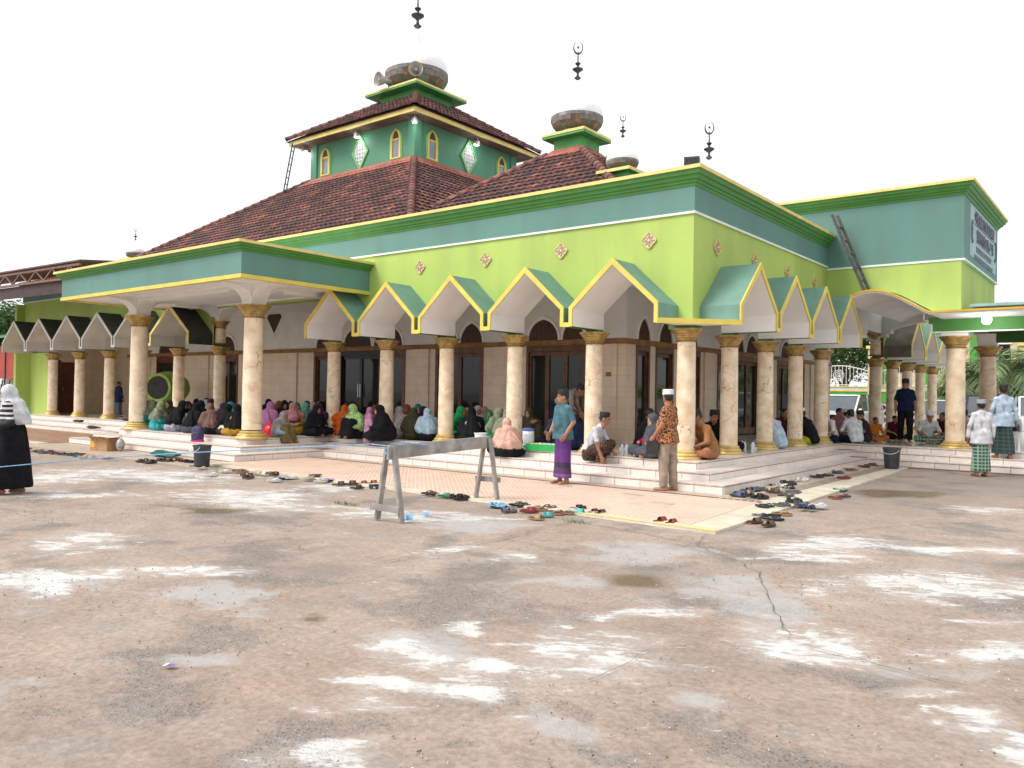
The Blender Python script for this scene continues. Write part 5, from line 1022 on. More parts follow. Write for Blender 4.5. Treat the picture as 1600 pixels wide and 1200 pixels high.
# ---- drinks
def glassm(name, c): return mat(name, c, .15, .1, 10, spec=.8)
JUGW = glassm('jug_white', (.78,.80,.82)); BLUEP = glassm('blue_lid', (.10,.14,.42))
t = thing('water_jug', 'white water jug with blue lid on the verandah floor', 'jug', (-3.42,-.12,.432))
MB().lathe([(.12,0),(.125,.02),(.12,.36),(.11,.38)], 24).build('jug_body', JUGW, t, smooth=True); MB().lathe([(.128,.365),(.128,.40),(.08,.42),(.03,.425)], 24).build('lid', BLUEP, t, smooth=True)
MB().lathe([(.1225,.1),(.1225,.3)], 24, cap=False).build('printed_band', mat('jug_print', (.45,.52,.68), .3, .5, 22, col2=(.75,.78,.8)), t); MB().bar((.0,-.11,.06),(0,-.16,.05),.025,.025).build('tap', BLUEP, t)
GT = mat('green_tray_plastic', (.02,.36,.08), .4, .1, 8)
t = thing('tray', 'bright green plastic tray holding glasses beside the water jug', 'tray', (-2.85,-.25,.432), R(5))
MB().box(-.34,.34,-.22,.22,0,.02).build('tray_base', GT, t)
for b in ((-.36,.36,-.24,-.22,.0,.13),(-.36,.36,.22,.24,.0,.13),(-.36,-.34,-.219,.219,.0,.13),(.34,.36,-.219,.219,.0,.13)): MB().box(*b).build('tray_side', GT, t)
TUM = glassm('clear_tumbler', (.62,.66,.60)); TUM2 = glassm('yellow_tumbler', (.62,.60,.14)); BOT = glassm('clear_bottle', (.60,.66,.66))
gl_me = MB().lathe([(.032,0),(.042,.11),(.038,.112),(.03,.01)], 14).mesh('drinking_glass', TUM, True); bt_me = MB().lathe([(.033,0),(.035,.02),(.035,.15),(.03,.17),(.014,.20),(.014,.22)], 14).mesh('water_bottle', BOT, True)
cap2 = MB().lathe([(.016,.22),(.016,.238)], 10).mesh('bottle_cap', BLUEP)
def put_glass(x, y, z, label, g, m=None):
    o = link('drinking_glass', gl_me, None, (x, y, z)); tag(o, label, 'glass', g)
    if m: setmats(o, [m])
def put_bottle(x, y, z, label, g):
    o = link('water_bottle', bt_me, None, (x, y, z)); tag(o, label, 'bottle', g); link('bottle_cap', cap2, o)
for i in range(6):
    for j in range(3): put_glass(-2.85-.27+i*.108, -.25-.13+j*.13, .454, 'yellow drinking glass standing in the green tray' if i < 2 else 'clear drinking glass standing in the green tray', 'glasses in the green tray', TUM2 if i < 2 else None)
rr = random.Random(4)
for cx, cy, n, txt in ((-.35,.55,10,'on the floor between the camel tunic and the black vest'),(.0,2.6,9,'on the floor behind the second side column'),(.1,7.9,8,'on the floor before the white shirt at the entrance'),(-1.35,-.05,5,'on the floor right of the squatting man')):
    for k in range(n):
        x, y = cx+rr.uniform(-.28,.28), cy+rr.uniform(-.35,.35)
        if rr.random() < .5: put_bottle(x, y, .432, 'clear water bottle '+txt, 'bottles and glasses on the verandah floor')
        else: put_glass(x, y, .432, 'clear drinking glass '+txt, 'bottles and glasses on the verandah floor')
t = thing('pail', 'white plastic pail beside the green dresses', 'pail', (-4.75,-.05,.432)); MB().lathe([(.11,0),(.14,.24),(.15,.24),(.15,.26),(.135,.26),(.105,.02)], 22).build('pail_body', JUGW, t, smooth=True); MB().tube([(.14*math.cos(a),-.02,.24-.08*math.sin(a)) for a in np.linspace(0,PI,9)], .004, 5).build('handle', SILVER, t)
# ---- drum (bedug)
t = thing('mosque_drum', 'big lime green barrel drum with black skin in the left verandah', 'drum', (-20.7,1.6,.432), R(30)); DR = mat('drum_green', (.30,.48,.07), .6, .15, 4)
M = Matrix.Translation((0,0,1.1)) @ Matrix.Rotation(R(90), 4, 'X')
MB().lathe([(.46,-.62),(.55,-.3),(.58,0),(.55,.3),(.46,.62)], 32, cap=False).xf(M).build('drum_shell', DR, t, smooth=True); MB().lathe([(.40,.0),(.395,.03)], 32).xf(Matrix.Translation((0,-.62,1.1)) @ Matrix.Rotation(R(90), 4, 'X')).build('drum_skin', mat('drum_skin', (.03,.025,.022), .7, .3, 6), t)
MB().lathe([(.40,0),(.49,0),(.49,.06),(.40,.06)], 32, cap=False).xf(Matrix.Translation((0,-.61,1.1)) @ Matrix.Rotation(R(90), 4, 'X')).build('drum_rim', DR, t)
for s in (-1, 1):
    MB().bar((s*.1,-.35,0),(s*.38,-.35,.75),.08,.08).build('stand_leg', DR, t); MB().bar((s*.1,.35,0),(s*.38,.35,.75),.08,.08).build('stand_leg', DR, t)
# ================================================================== RIGHT BACKGROUND: wall, fence, cars, palms, house
def boundary_wall():
    t = thing('boundary_wall', 'black stone boundary wall with white joints, green band and cream piers', 'wall', (0,30.6,0))
    MB().box(-16,16,.0,.3,0,1.35).build('stone_base', mat('white_joint', (.72,.72,.70), .8, .1, 4), t)
    rr = random.Random(3); mb = MB(); x = -15.9
    sm = MB(); pts = [(.14*math.cos(2*PI*k/7+.2)*rr.uniform(.85,1.1), .14*math.sin(2*PI*k/7+.2)*rr.uniform(.85,1.1)) for k in range(7)]
    sm.prism(pts, lambda u, v, d: (u*(1 if d > -.05 else .8), d, v*(1 if d > -.05 else .8)), 0, -.06); sme = sm.mesh('stone', mat('black_stone', (.022,.023,.026), .55, .3, 8, rnd=.4))
    for r in range(4):
        for k in range(44):
            xx = -9+k*.335+(r % 2)*.165
            if xx > 5.6: continue
            o = link('stone', sme, t, (xx+rr.uniform(-.02,.02), -.001, .2+r*.31), rot=(0, rr.uniform(0,6), 0)); o.scale = (rr.uniform(.85,1.08),1,rr.uniform(.85,1.08))
    MB().box(-16,16,-.05,.35,1.352,1.9).build('green_band', mat('band_green', (.08,.36,.05), .6, .1, 2), t)
    MB().box(-16,16,-.08,.38,1.902,1.97).build('coping', CREAMEDGE, t); MB().box(-16,16,-.04,.34,1.972,2.12).build('upper_kerb', mat('kerb_grey', (.6,.6,.58), .7, .1, 2), t); MB().box(-16,16,-.07,.37,2.122,2.17).build('coping', CREAMEDGE, t)
    for x in (-8.2,-4.6,-1.3,2.0,5.3): MB().box(x-.28,x+.28,-.15,.45,0,4.1).build('pier', mat('cream_pier', (.66,.52,.30), .7, .1, 2), t); MB().box(x-.36,x+.36,-.23,.53,4.102,4.25).build('pier_cap', CREAMEDGE, t)
    for x0, x1 in ((-7.9,-4.9),(-4.3,-1.6),(-1.0,1.7),(2.3,5.0)):
        f = thing('iron_fence', 'white wrought iron fence panel with ring emblem, %s' % {-7.9:'seen over the white car',-4.3:'behind the stacked columns',-1.0:'behind the big right column',2.3:'behind the palms at the far right'}[x0], 'fence', (0,30.75,2.17), group='iron fence panels on the boundary wall'); W = mat('white_iron', (.78,.78,.76), .5, .05, 6); c = (x0+x1)/2; hw = (x1-x0)/2
        top = lambda u: .78+.30*math.cos(u/hw*PI/2)
        n = 16
        for k in range(n+1):
            u = -hw+2*hw*k/n; MB().bar((c+u,0,.02),(c+u,0,top(u)),.022,.022).build('picket', W, f)
        MB().tube([(c-hw+2*hw*k/24, 0, top(-hw+2*hw*k/24)) for k in range(25)], .028, 6).build('top_rail', W, f); MB().bar((c-hw,0,.08),(c+hw,0,.08),.03,.04).build('bottom_rail', W, f)
        for rad in (.27,.18,.09): MB().tube([(c+rad*math.cos(2*PI*k/20), -.03, .58+rad*math.sin(2*PI*k/20)) for k in range(21)], .018, 6, cap=False).build('ring_emblem', W, f)
boundary_wall()
CARGLASS = mat('car_glass', (.10,.12,.14), .05, .1, 2, spec=.9); TYRE = mat('tyre', (.02,.02,.02), .85, .2, 12); RIM = mat('rim', (.5,.5,.52), .3, .1, 6, metal=.7)
def car(p, rz, col, label, hgt=1.72, L_=4.3, W_=1.72, kind='suv'):
    """front faces -y"""
    t = thing('parked_car', label, 'car', p, rz, 'cars parked behind the mosque')
    m = mat('car_paint_'+'_'.join('%d' % (c*100) for c in col), col, .25, .03, 2, spec=.6); hl_ = L_/2; bz = .32; wz = hgt*.56
    prof = [(-hl_,.42),(-hl_+.04,.75),(-hl_+.18,.93),(-hl_+1.0,wz),(-hl_+1.0,wz),(hl_-.1,wz+.04),(hl_,.85),(hl_-.02,.4),(hl_-.3,bz),(-hl_+.3,bz)]
    secs = [(-1,.86),(-.93,.97),(-.5,1),(.5,1),(.93,.97),(1,.86)]; v = []; n = len(prof)
    for s, k in secs:
        for y, z in prof: v.append((s*W_/2, y*(.985 if abs(s) == 1 else 1), bz+(z-bz)*k if abs(s) == 1 else z))
    f = [(i*n+j, i*n+(j+1) % n, (i+1)*n+(j+1) % n, (i+1)*n+j) for i in range(len(secs)-1) for j in range(n)]+[tuple(range(n)), tuple((len(secs)-1)*n+j for j in range(n))]
    b = MB().add(v, f).build('body', m, t, smooth=True, sharp=30)
    # greenhouse
    y0, y1, y2, y3 = -hl_+1.05, -hl_+1.75, hl_-.45 if kind == 'suv' else hl_-1.5, hl_-.12 if kind == 'suv' else hl_-.8
    g = []
    for s in (-1, 1):
        g += [(s*W_*.47,y0,wz-.02),(s*W_*.41,y1,hgt-.03),(s*W_*.41,y2,hgt-.03),(s*W_*.47,y3,wz-.0)]
    MB().add(g, [(0,1,2,3),(7,6,5,4),(0,4,5,1),(1,5,6,2),(2,6,7,3),(3,7,4,0)]).build('window_glass', CARGLASS, t)
    MB().add([(s*W_*.425*k,y,z) for s in (-1,1) for k, y, z in ((1,y1-.06,hgt-.05),(.97,y1+.02,hgt),(.97,y2-.02,hgt),(1,y2+.06,hgt-.05))], [(0,1,5,4),(1,2,6,5),(2,3,7,6),(0,4,7,3)]).build('roof', m, b)
    for s in (-1, 1):
        for a, c in (((s*W_*.475,y0-.02,wz-.02),(s*W_*.42,y1-.02,hgt-.03)),((s*W_*.46,(y1+y2)/2-.3,wz),(s*W_*.42,(y1+y2)/2-.3,hgt-.02)),((s*W_*.475,y3,wz),(s*W_*.42,y2+.03,hgt-.03))): MB().bar(a, c, .07, .06).build('roof_pillar', m, b)
        MB().box(*( (W_*.3,W_*.47) if s > 0 else (-W_*.47,-W_*.3)), -hl_-.012+.03, -hl_+.3, .70, .86).build('headlight', mat('headlight', (.75,.78,.82), .1, .1, 6, spec=.9), t)
        MB().ell((s*(W_/2+.09), y0+.25, wz+.06), (.10,.06,.075), 10, 6).build('wing_mirror', m, t, smooth=True)
        for yw in (-hl_+.82, hl_-.85):
            wme = MB().lathe([(.2,-.1),(.33,-.1),(.345,-.06),(.345,.06),(.33,.1),(.2,.1)], 22).xf(Matrix.Translation((s*(W_/2-.1), yw, .345)) @ Matrix.Rotation(R(90), 4, 'Y')).build('wheel', TYRE, t, smooth=True)
            MB().lathe([(.03,.115*s),(.2,.108*s),(.2,.09*s)], 14).xf(Matrix.Translation((s*(W_/2-.1), yw, .345)) @ Matrix.Rotation(R(90), 4, 'Y')).build('rim', RIM, wme)
    MB().box(-W_*.27,W_*.27,-hl_-.008,-hl_+.1,.62,.80).build('grille', BLACKP, t); MB().box(-W_*.42,W_*.42,-hl_-.006,-hl_+.1,.36,.50).build('lower_grille', BLACKP, t); MB().box(-.23,.23,-hl_-.02,-hl_-.012,.50,.61).build('number_plate', mat('plate_white', (.7,.7,.7), .5, .2, 20), t)
car((-4.75,26.6,0), R(-8), (.80,.80,.80), 'white car with its front toward the verandah seen between the side columns')
car((-.35,24.9,0), R(6), (.62,.66,.70), 'silver car left of the big right column', 1.55, 4.4, 1.72, 'sedan')
car((1.15,25.6,0), R(8), (.02,.02,.022), 'black car between the two big right columns', 1.8)
car((3.0,25.0,0), R(14), (.78,.79,.80), 'white car at the far right behind the man in pale blue', 1.75)
# house behind the wall
t = thing('house', 'cream house with green pillars beyond the boundary wall', 'house', (-1.5,41,0)); HC = mat('cream_house_paint', (.72,.58,.36), .75, .08, .8, stain=.2)
MB().box(-6,7,0,6,0,6.2).build('wall', HC, t); MB().box(-6.4,7.4,-.4,6.4,6.2,6.5).build('roof_slab', WHITE, t)
for x in (-5,-2.6,-.2,2.2,4.6): MB().box(x-.2,x+.2,-.25,-.01,0,6.19).build('pillar', mat('band_green', (.08,.36,.05)), t)
for x in (-3.8,-1.4,1.0,3.4):
    w_ = MB().box(x-.6,x+.6,-.03,.05,3.2,4.8).build('window', GLASS, t); MB().box(x-.7,x+.7,-.06,-.031,4.82,4.92).build('lintel', WHITE, w_); MB().box(x-.03,x+.03,-.05,-.031,3.2,4.8).build('mullion', WHITE, w_)
# palms
def m_leaf(name, c1, c2, scale=.8):
    m, N, L, b = nodes_of(name); b.inputs['Roughness'].default_value = .55
    tc = N.new('ShaderNodeTexCoord'); n = N.new('ShaderNodeTexNoise'); n.inputs['Scale'].default_value = scale*2; n.inputs['Detail'].default_value = 5; L.new(tc.outputs['Object'], n.inputs['Vector'])
    rp = N.new('ShaderNodeValToRGB'); rp.color_ramp.elements[0].position = .35; rp.color_ramp.elements[1].position = .65; rp.color_ramp.elements[0].color = (*c1,1); rp.color_ramp.elements[1].color = (*c2,1)
    L.new(n.outputs['Fac'], rp.inputs[0]); L.new(rp.outputs[0], b.inputs['Base Color'])
    return m
PALM = m_leaf('palm_leaf', (.10,.16,.06), (.22,.30,.13)); LEAF = m_leaf('tree_leaf', (.025,.07,.012), (.07,.16,.03))
def palm(p, h, n, R_, label, seed):
    rr = random.Random(seed); t = thing('palm_tree', label, 'palm', p, 0, 'palms behind the parked cars')
    MB().tube([(0,0,0),(.05,.02,h*.5),(0,.05,h)], [.19,.15,.13], 10).build('trunk', TRUNK, t, smooth=True)
    mb = MB()
    for k in range(n):
        a = 2.399*k+rr.uniform(-.2,.2); el = R(rr.uniform(-15,70)); L_ = R_*rr.uniform(.75,1.1); d = Vector((math.cos(a), math.sin(a), 0)); pts = []; q = Vector((0,.05,h)); m_ = 9
        for s in range(m_+1):
            e = el-R(115)*(s/m_)**1.4; pts.append(q.copy()); q = q+(d*math.cos(e)+Vector((0,0,math.sin(e))))*L_/m_
        mb.tube(pts, [.02-.0016*i for i in range(m_+1)], 4)
        side = d.cross(Vector((0,0,1)))
        for s in range(1, m_+1):
            for half in (0, .5):
                i0 = min(m_-1, s-1); b = pts[i0].lerp(pts[i0+1], half); tg = (pts[i0+1]-pts[i0]).normalized(); ll = .62*L_/1.6*math.sin(PI*(s+half)/(m_+2))+.12
                for sg in (-1, 1):
                    dr = (side*sg*.75+tg*.45+Vector((0,0,-.35+rr.uniform(-.2,.2)))).normalized(); w_ = tg*.03
                    mid = b+dr*ll*.55+Vector((0,0,.02)); e_ = b+dr*ll+Vector((0,0,-.12*ll))
                    mb.add([b-w_*.6, b+w_*.6, mid+w_, e_, mid-w_], [(0,1,2,4),(4,2,3)])
    mb.build('fronds', PALM, t)
palm((.15,28.0,0), 2.5, 26, 1.9, 'bushy palm left of the rear big column', 1); palm((1.75,27.3,0), 2.9, 30, 2.1, 'tallest drooping palm right of the rear big column', 2); palm((3.4,27.6,0), 2.4, 26, 1.9, 'palm at the far right edge above the white car', 3); palm((2.4,29.3,0), 1.8, 22, 1.7, 'low palm between the taller palms', 4); palm((-.9,29.2,0), 1.7, 20, 1.4, 'short palm behind the silver car', 6)
def broadleaf(p, h, r, n, label, seed, grp='broadleaf trees beyond the yard'):
    rr = random.Random(seed); t = thing('broadleaf_tree', label, 'tree', p, 0, grp); tr = MB(); tr.tube([(0,0,0),(.1,0,h*.35),(0,.1,h*.6)], [.22,.17,.11], 9)
    tips = []
    for k in range(9):
        a = k*2.4; e = Vector((math.cos(a)*r*rr.uniform(.4,.8), math.sin(a)*r*rr.uniform(.4,.8), h*rr.uniform(.65,1.0))); tr.tube([(0,.05,h*rr.uniform(.35,.55)), e*.6+Vector((0,0,h*.18)), e], [.08,.05,.02], 6); tips.append(e)
    tr.build('trunk', TRUNK, t, smooth=True); mb = MB()
    for k in range(n):
        c = tips[rr.randrange(len(tips))]; g = Vector((rr.gauss(0,1), rr.gauss(0,1), rr.gauss(0,.8)))*r*.30; q = c+g; u = Vector((rr.gauss(0,1), rr.gauss(0,1), rr.gauss(0,.6))).normalized(); v_ = u.cross(Vector((rr.random(), rr.random(), rr.random()))).normalized(); s = rr.uniform(.09,.18)
        mb.add([q-u*s, q+v_*s*.45, q+u*s, q-v_*s*.45], [(0,1,2,3)])
    mb.build('crown', LEAF, t)
broadleaf((-7.4,35.0,0), 5.2, 2.4, 4200, 'dense green tree above the iron fence beyond the white car', 1); broadleaf((-11.0,37.0,0), 6, 2.8, 4000, 'dark tree farther left behind the mosque wall', 2); broadleaf((5.8,33.5,0), 4.2, 2.0, 2600, 'small tree behind the far right palms', 3)
# ================================================================== LEFT BACKGROUND: steel canopy and sheds
BR = mat('brown_sheet', (.15,.065,.055), .6, .2, 3, stain=.3); BR2 = mat('brown_steel', (.22,.10,.085), .55, .2, 6)
t = thing('steel_canopy', 'brown steel truss canopy roof beyond the left end of the portico', 'canopy', (-28,-2,0))
MB().add([(-16,-.5,5.72),(9.6,-.5,5.30),(9.6,1.75,5.52),(-16,1.75,5.95),(-16,-.5,5.67),(9.6,-.5,5.25),(9.6,1.75,5.47),(-16,1.75,5.90)], [(0,1,2,3),(7,6,5,4),(0,4,5,1),(2,6,7,3),(1,5,6,2),(0,3,7,4)]).build('roof_sheet', BR, t)
zt = lambda x: 5.60-.0165*(x+16)
for dz in (0, -.38): MB().bar((-16,-.42,zt(-16)+dz),(9.5,-.42,zt(9.5)+dz),.07,.07).build('truss_chord', BR2, t)
x = -16; k = 0
while x < 9: MB().bar((x,-.42,zt(x)-(.36 if k % 2 else .02)),(x+.62,-.42,zt(x)-(.02 if k % 2 else .36)),.045,.045).build('truss_web', BR2, t); x += .62; k += 1
MB().add([(-16,-.36,zt(-16)-.42),(9.5,-.36,zt(9.5)-.42),(9.5,-.36,zt(9.5)-.80),(-16,-.36,zt(-16)-.80),(-16,-.30,zt(-16)-.42),(9.5,-.30,zt(9.5)-.42),(9.5,-.30,zt(9.5)-.80),(-16,-.30,zt(-16)-.80)], [(0,1,2,3),(7,6,5,4),(3,2,6,7),(1,5,6,2)]).build('lower_fascia', mat('dark_brown_sheet', (.06,.03,.028), .7, .2, 3), t)
for x in (-15.5,-8.5,-1.6): MB().bar((x,-.3,0),(x,-.3,zt(x)-.4),.1,.1).build('post', BR2, t)
t = thing('market_shed', 'red fronted shed with dark open frame at the far left edge', 'shed', (-49.2,6,0)); RS = mat('red_sheet', (.42,.045,.025), .6, .15, 2, stain=.3)
MB().box(-5,3,0,.1,1.9,3.9).build('red_front', RS, t); MB().add([(-5.3,-.6,4.3),(3.3,-.6,4.3),(3.3,3,5.1),(-5.3,3,5.1)], [(0,1,2,3)]).build('shed_roof', mat('green_sheet', (.06,.2,.08), .6, .2, 3), t)
for x in (-5,-3.4,-1.8,-.2,1.4,3): MB().box(x-.06,x+.06,-.05,.0,0,4.2).build('post', BLACKP, t)
for z in (.5,1.0,1.5): MB().bar((-5,-.08,z),(3,-.08,z),.05,.06).build('rail', BLACKP, t)
for k in range(7): MB().bar((-5+k*1.1,-.1,.1),(-4.2+k*1.1,-.1,1.8),.05,.05).build('brace', BLACKP, t)
tag(MB().box(-54,-45,8,8.2,0,2.6).build('white_tarp', mat('tarp_white', (.7,.68,.66), .6, .2, 1.2)), 'pale tarp hanging behind the red shed', 'tarp')
broadleaf((-56,9,0), 6.3, 2.6, 12000, 'green tree behind the red shed at the left edge', 7)

# ================================================================== PEOPLE (one continuous skin per figure from a distance field)
def snets(fn, lo, hi, h):
    lo = np.array(lo, float); n = [int(math.ceil((b-a)/h))+1 for a, b in zip(lo, hi)]
    ax = [lo[i]+h*np.arange(n[i]) for i in range(3)]
    G = np.stack(np.meshgrid(*ax, indexing='ij'), -1).reshape(-1, 3).astype(np.float32)
    val = fn(G).reshape(n); ins = val < 0
    c = [ins[i:n[0]-1+i, j:n[1]-1+j, k:n[2]-1+k] for i in (0,1) for j in (0,1) for k in (0,1)]
    s = sum(x.astype(np.int8) for x in c); act = (s > 0) & (s < 8); idx = -np.ones(act.shape, int); I = np.argwhere(act); idx[act] = np.arange(len(I))
    acc = np.zeros((len(I), 3)); cnt = np.zeros(len(I)); off = [(i,j,k) for i in (0,1) for j in (0,1) for k in (0,1)]
    cv = [val[I[:,0]+o[0], I[:,1]+o[1], I[:,2]+o[2]] for o in off]
    for a in range(8):
        for b in range(a+1, 8):
            if sum(abs(off[a][q]-off[b][q]) for q in range(3)) != 1: continue
            m = (cv[a] < 0) != (cv[b] < 0); t = np.where(m, cv[a]/np.where(m, cv[a]-cv[b], 1), 0)
            for q in range(3): acc[:, q] += np.where(m, off[a][q]+t*(off[b][q]-off[a][q]), 0)
            cnt += m
    V = lo+(I+acc/cnt[:,None])*h; F = []
    for q in range(3):
        u, v = [(1,2),(2,0),(0,1)][q]; sl0 = [slice(None)]*3; sl1 = [slice(None)]*3; sl0[q] = slice(0,-1); sl1[q] = slice(1,None)
        E = np.argwhere(ins[tuple(sl0)] != ins[tuple(sl1)])
        E = E[(E[:,u] > 0) & (E[:,v] > 0) & (E[:,u] < n[u]-1) & (E[:,v] < n[v]-1)]
        du = np.zeros(3,int); du[u] = 1; dv = np.zeros(3,int); dv[v] = 1; g = lambda e: idx[e[:,0],e[:,1],e[:,2]]
        quad = np.stack([g(E-du-dv), g(E-dv), g(E), g(E-du)], 1); flip = ~ins[E[:,0],E[:,1],E[:,2]]; quad[flip] = quad[flip][:, ::-1]; F.append(quad)
    return V, np.concatenate(F)
def smin(a, b, k):
    h = np.clip(.5+.5*(b-a)/k, 0, 1); return b+(a-b)*h-k*h*(1-h)
def prim(P, p):
    if p[0] == 'c':
        a, b, ra, rb = np.array(p[1], np.float32), np.array(p[2], np.float32), p[3], p[4]; ab = b-a
        t = np.clip(((P-a)@ab)/max(ab@ab, 1e-9), 0, 1); return np.linalg.norm(P-a-t[:,None]*ab, axis=1)-(ra+(rb-ra)*t)
    if p[0] == 'e':
        q = (P-np.array(p[1], np.float32))/np.array(p[2], np.float32); r = np.linalg.norm(q, axis=1); return (r-1)*min(p[2])*1.0 if max(p[2]) < 2.2*min(p[2]) else (r-1)*(min(p[2])*.6+max(p[2])*.25)
    if p[0] == 'y':      # elliptic drum: centre, rx, ry, half height, top scale
        q = P-np.array(p[1], np.float32); sc_ = 1+(p[5]-1)*np.clip((q[:,2]+p[4])/(2*p[4]), 0, 1); r = (np.hypot(q[:,0]/p[2], q[:,1]/p[3])/sc_-1)*min(p[2], p[3]); return np.maximum(r, np.abs(q[:,2])-p[4])
class Grp:
    def __init__(s, lab, prims, k=.03, cut=(), zmin=None, fold=None, frame=None, infl=0): s.lab=lab; s.prims=prims; s.k=k; s.cut=cut; s.zmin=zmin; s.fold=fold; s.frame=frame; s.infl=infl
    def ev(s, P):
        if s.frame is not None: c, Rm = s.frame; Q = ((P-np.array(c, np.float32))@Rm).astype(np.float32)
        else: Q = P
        d = None
        for p in s.prims: e = prim(Q, p); d = e if d is None else smin(d, e, s.k)
        d = d-s.infl
        if s.fold:
            amp, fr, cx, cy, tw = s.fold; an = np.arctan2(P[:,1]-cy, P[:,0]-cx); d = d+amp*np.sin(an*fr+P[:,2]*tw)*np.sin(an*1.7+2.1+P[:,2]*3)
        for p in s.cut: d = np.maximum(d, -prim(Q, p))
        if s.zmin is not None: d = np.maximum(d, s.zmin-P[:,2])
        return d
def rotm(yaw, pitch=0, roll=0):
    return np.array(Euler((R(pitch), R(roll), R(yaw))).to_matrix(), np.float32)   # columns = local axes
def head_groups(hc, yaw=0, pitch=0, cover='hair', s=1.0):
    """face looks to -y; head height about .23"""
    fr = (hc, rotm(yaw, pitch)); S = lambda *v: tuple(x*s for x in v)
    g = [Grp('skin', [('e',S(0,.008,.02),S(.076,.094,.098)), ('e',S(0,-.022,-.045),S(.056,.066,.068)), ('e',S(0,-.055,-.082),S(.028,.028,.024)), ('c',S(0,-.088,.012),S(0,-.106,-.022),.010*s,.014*s), ('e',S(.078,.012,-.01),S(.014,.024,.033)), ('e',S(-.078,.012,-.01),S(.014,.024,.033)), ('c',S(0,.018,-.06),S(0,.022,-.14),.052*s,.050*s), ('c',S(.02,-.082,.028),S(.05,-.07,.028),.009*s,.009*s), ('c',S(-.02,-.082,.028),S(-.05,-.07,.028),.009*s,.009*s), ('c',S(-.018,-.084,-.052),S(.018,-.084,-.052),.008*s,.008*s)], .02, frame=fr)]
    if cover == 'hair' or cover.endswith('cap'):
        g.append(Grp('hair', [('e',S(0,.022,.030),S(.084,.100,.100))], .02, cut=[('e',S(0,-.10,-.02),S(.075,.085,.10)), ('e',S(0,.0,-.10),S(.12,.09,.09))], frame=fr))
    if cover.endswith('cap'): g.append(Grp('cap', [('y',S(0,.012,.100),.092*s,.106*s,.048*s,.94)], .02, frame=fr))
    return g
FACE_F = [((.031,-.082,.010),(.013,.008,.007)), ((-.031,-.082,.010),(.013,.008,.007)), ((.033,-.088,.032),(.020,.007,.005)), ((-.033,-.088,.032),(.020,.007,.005)), ((0,-.090,-.052),(.022,.007,.0045))]
# ---- hand, wrist at origin, fingers toward -z, thumb toward +x, palm facing -y
def hand_mesh():
    pr = [('e',(0,0,-.045),(.040,.017,.05)), ('c',(0,0,.02),(0,0,-.02),.026,.028)]
    base = [Grp('skin', pr, .02)]
    fin = []
    for x, l, sp in ((-.030,.060,-.05),(-.011,.074,-.015),(.009,.080,.015),(.029,.072,.05)):
        a = (x,0,-.085); b = (x+sp*l*.5,-.008,-.085-l*.55); c = (x+sp*l*.7,-.028,-.085-l*.92); fin += [Grp('skin', [('c',a,b,.0092,.0085), ('c',b,c,.0085,.007), ('c',(x*.8,0,-.055),a,.011,.0095)], .006)]
    fin.append(Grp('skin', [('c',(.026,0,-.02),(.052,-.014,-.055),.013,.011), ('c',(.052,-.014,-.055),(.060,-.024,-.088),.0105,.0085)], .008))
    def f(P):
        d = base[0].ev(P)
        m = None
        for g in fin: e = g.ev(P); m = e if m is None else np.minimum(m, e)
        return smin(d, m, .008)
    return snets(f, (-.07,-.06,-.19), (.09,.05,.06), .0075)
HAND = hand_mesh()
def place_hand(V, F, wr, d, side, palm=None):
    d = Vector(d).normalized(); z = -d; pm = Vector(palm) if palm else Vector((0,1,0)); y = (-pm+z*pm.dot(z)); 
    if y.length < 1e-3: y = Vector((1,0,0))-z*z.x
    y.normalize(); x = y.cross(z)
    M = np.array([x, y, z]); hv = HAND[0].copy()
    if side < 0: hv[:,0] *= -1
    W_ = hv@M+np.array(wr); hf = HAND[1] if side > 0 else HAND[1][:, ::-1]
    return np.concatenate([V, W_]), np.concatenate([F, hf+len(V)])
LABS = ['skin','top','bottom','hijab','hair','cap','dark']
def figure(name, groups, lo, hi, h, hands=(), head=None, feats=True):
    def f(P):
        d = None
        for g in groups: e = g.ev(P); d = e if d is None else np.minimum(d, e)
        return d
    V, F = snets(f, lo, hi, h); D = np.stack([g.ev(V.astype(np.float32)) for g in groups], 1); lab = np.array([LABS.index(g.lab) for g in groups])[D.argmin(1)]
    fl = np.array([np.bincount(lab[q], minlength=7).argmax() for q in F]); nb = len(F)
    for wr, d, side, palm in hands: V, F = place_hand(V, F, wr, d, side, palm)
    fl = np.concatenate([fl, np.zeros(len(F)-nb, int)])
    if head and feats:
        hc, Rm, s = head; mb = MB()
        for c, r in FACE_F: mb.ell(tuple(x*s for x in c), tuple(x*s for x in r), 8, 5)
        W_ = np.array(mb.v)@Rm.T+np.array(hc); n0 = len(V); V = np.concatenate([V, W_]); F = F.tolist()+[tuple(i+n0 for i in q) for q in mb.f]; fl = np.concatenate([fl, np.full(len(mb.f), 6)])
    else: F = F.tolist()
    me = bpy.data.meshes.new(name); me.from_pydata(V.tolist(), [], F)
    for L_ in LABS: me.materials.append(mat('person_dark', (.018,.013,.012), .5, .1, 10))
    me.polygons.foreach_set('material_index', fl.astype(np.int32)); me.polygons.foreach_set('use_smooth', [True]*len(me.polygons)); me.update(); return me
def arm(sh, el, wr, short=True, rs=.044, long_r=.045):
    sk = [('c',el,wr,.040,.028)]; up = [('c',sh,el,rs+.006,.046)]
    if short:
        e2 = tuple(sh[i]+(el[i]-sh[i])*.85 for i in range(3)); up = [('c',sh,e2,rs+.008,.054)]; sk.append(('c',sh,el,.042,.040))
    else: w2 = tuple(el[i]+(wr[i]-el[i])*.9 for i in range(3)); up.append(('c',el,w2,.046,.040))
    return sk, up
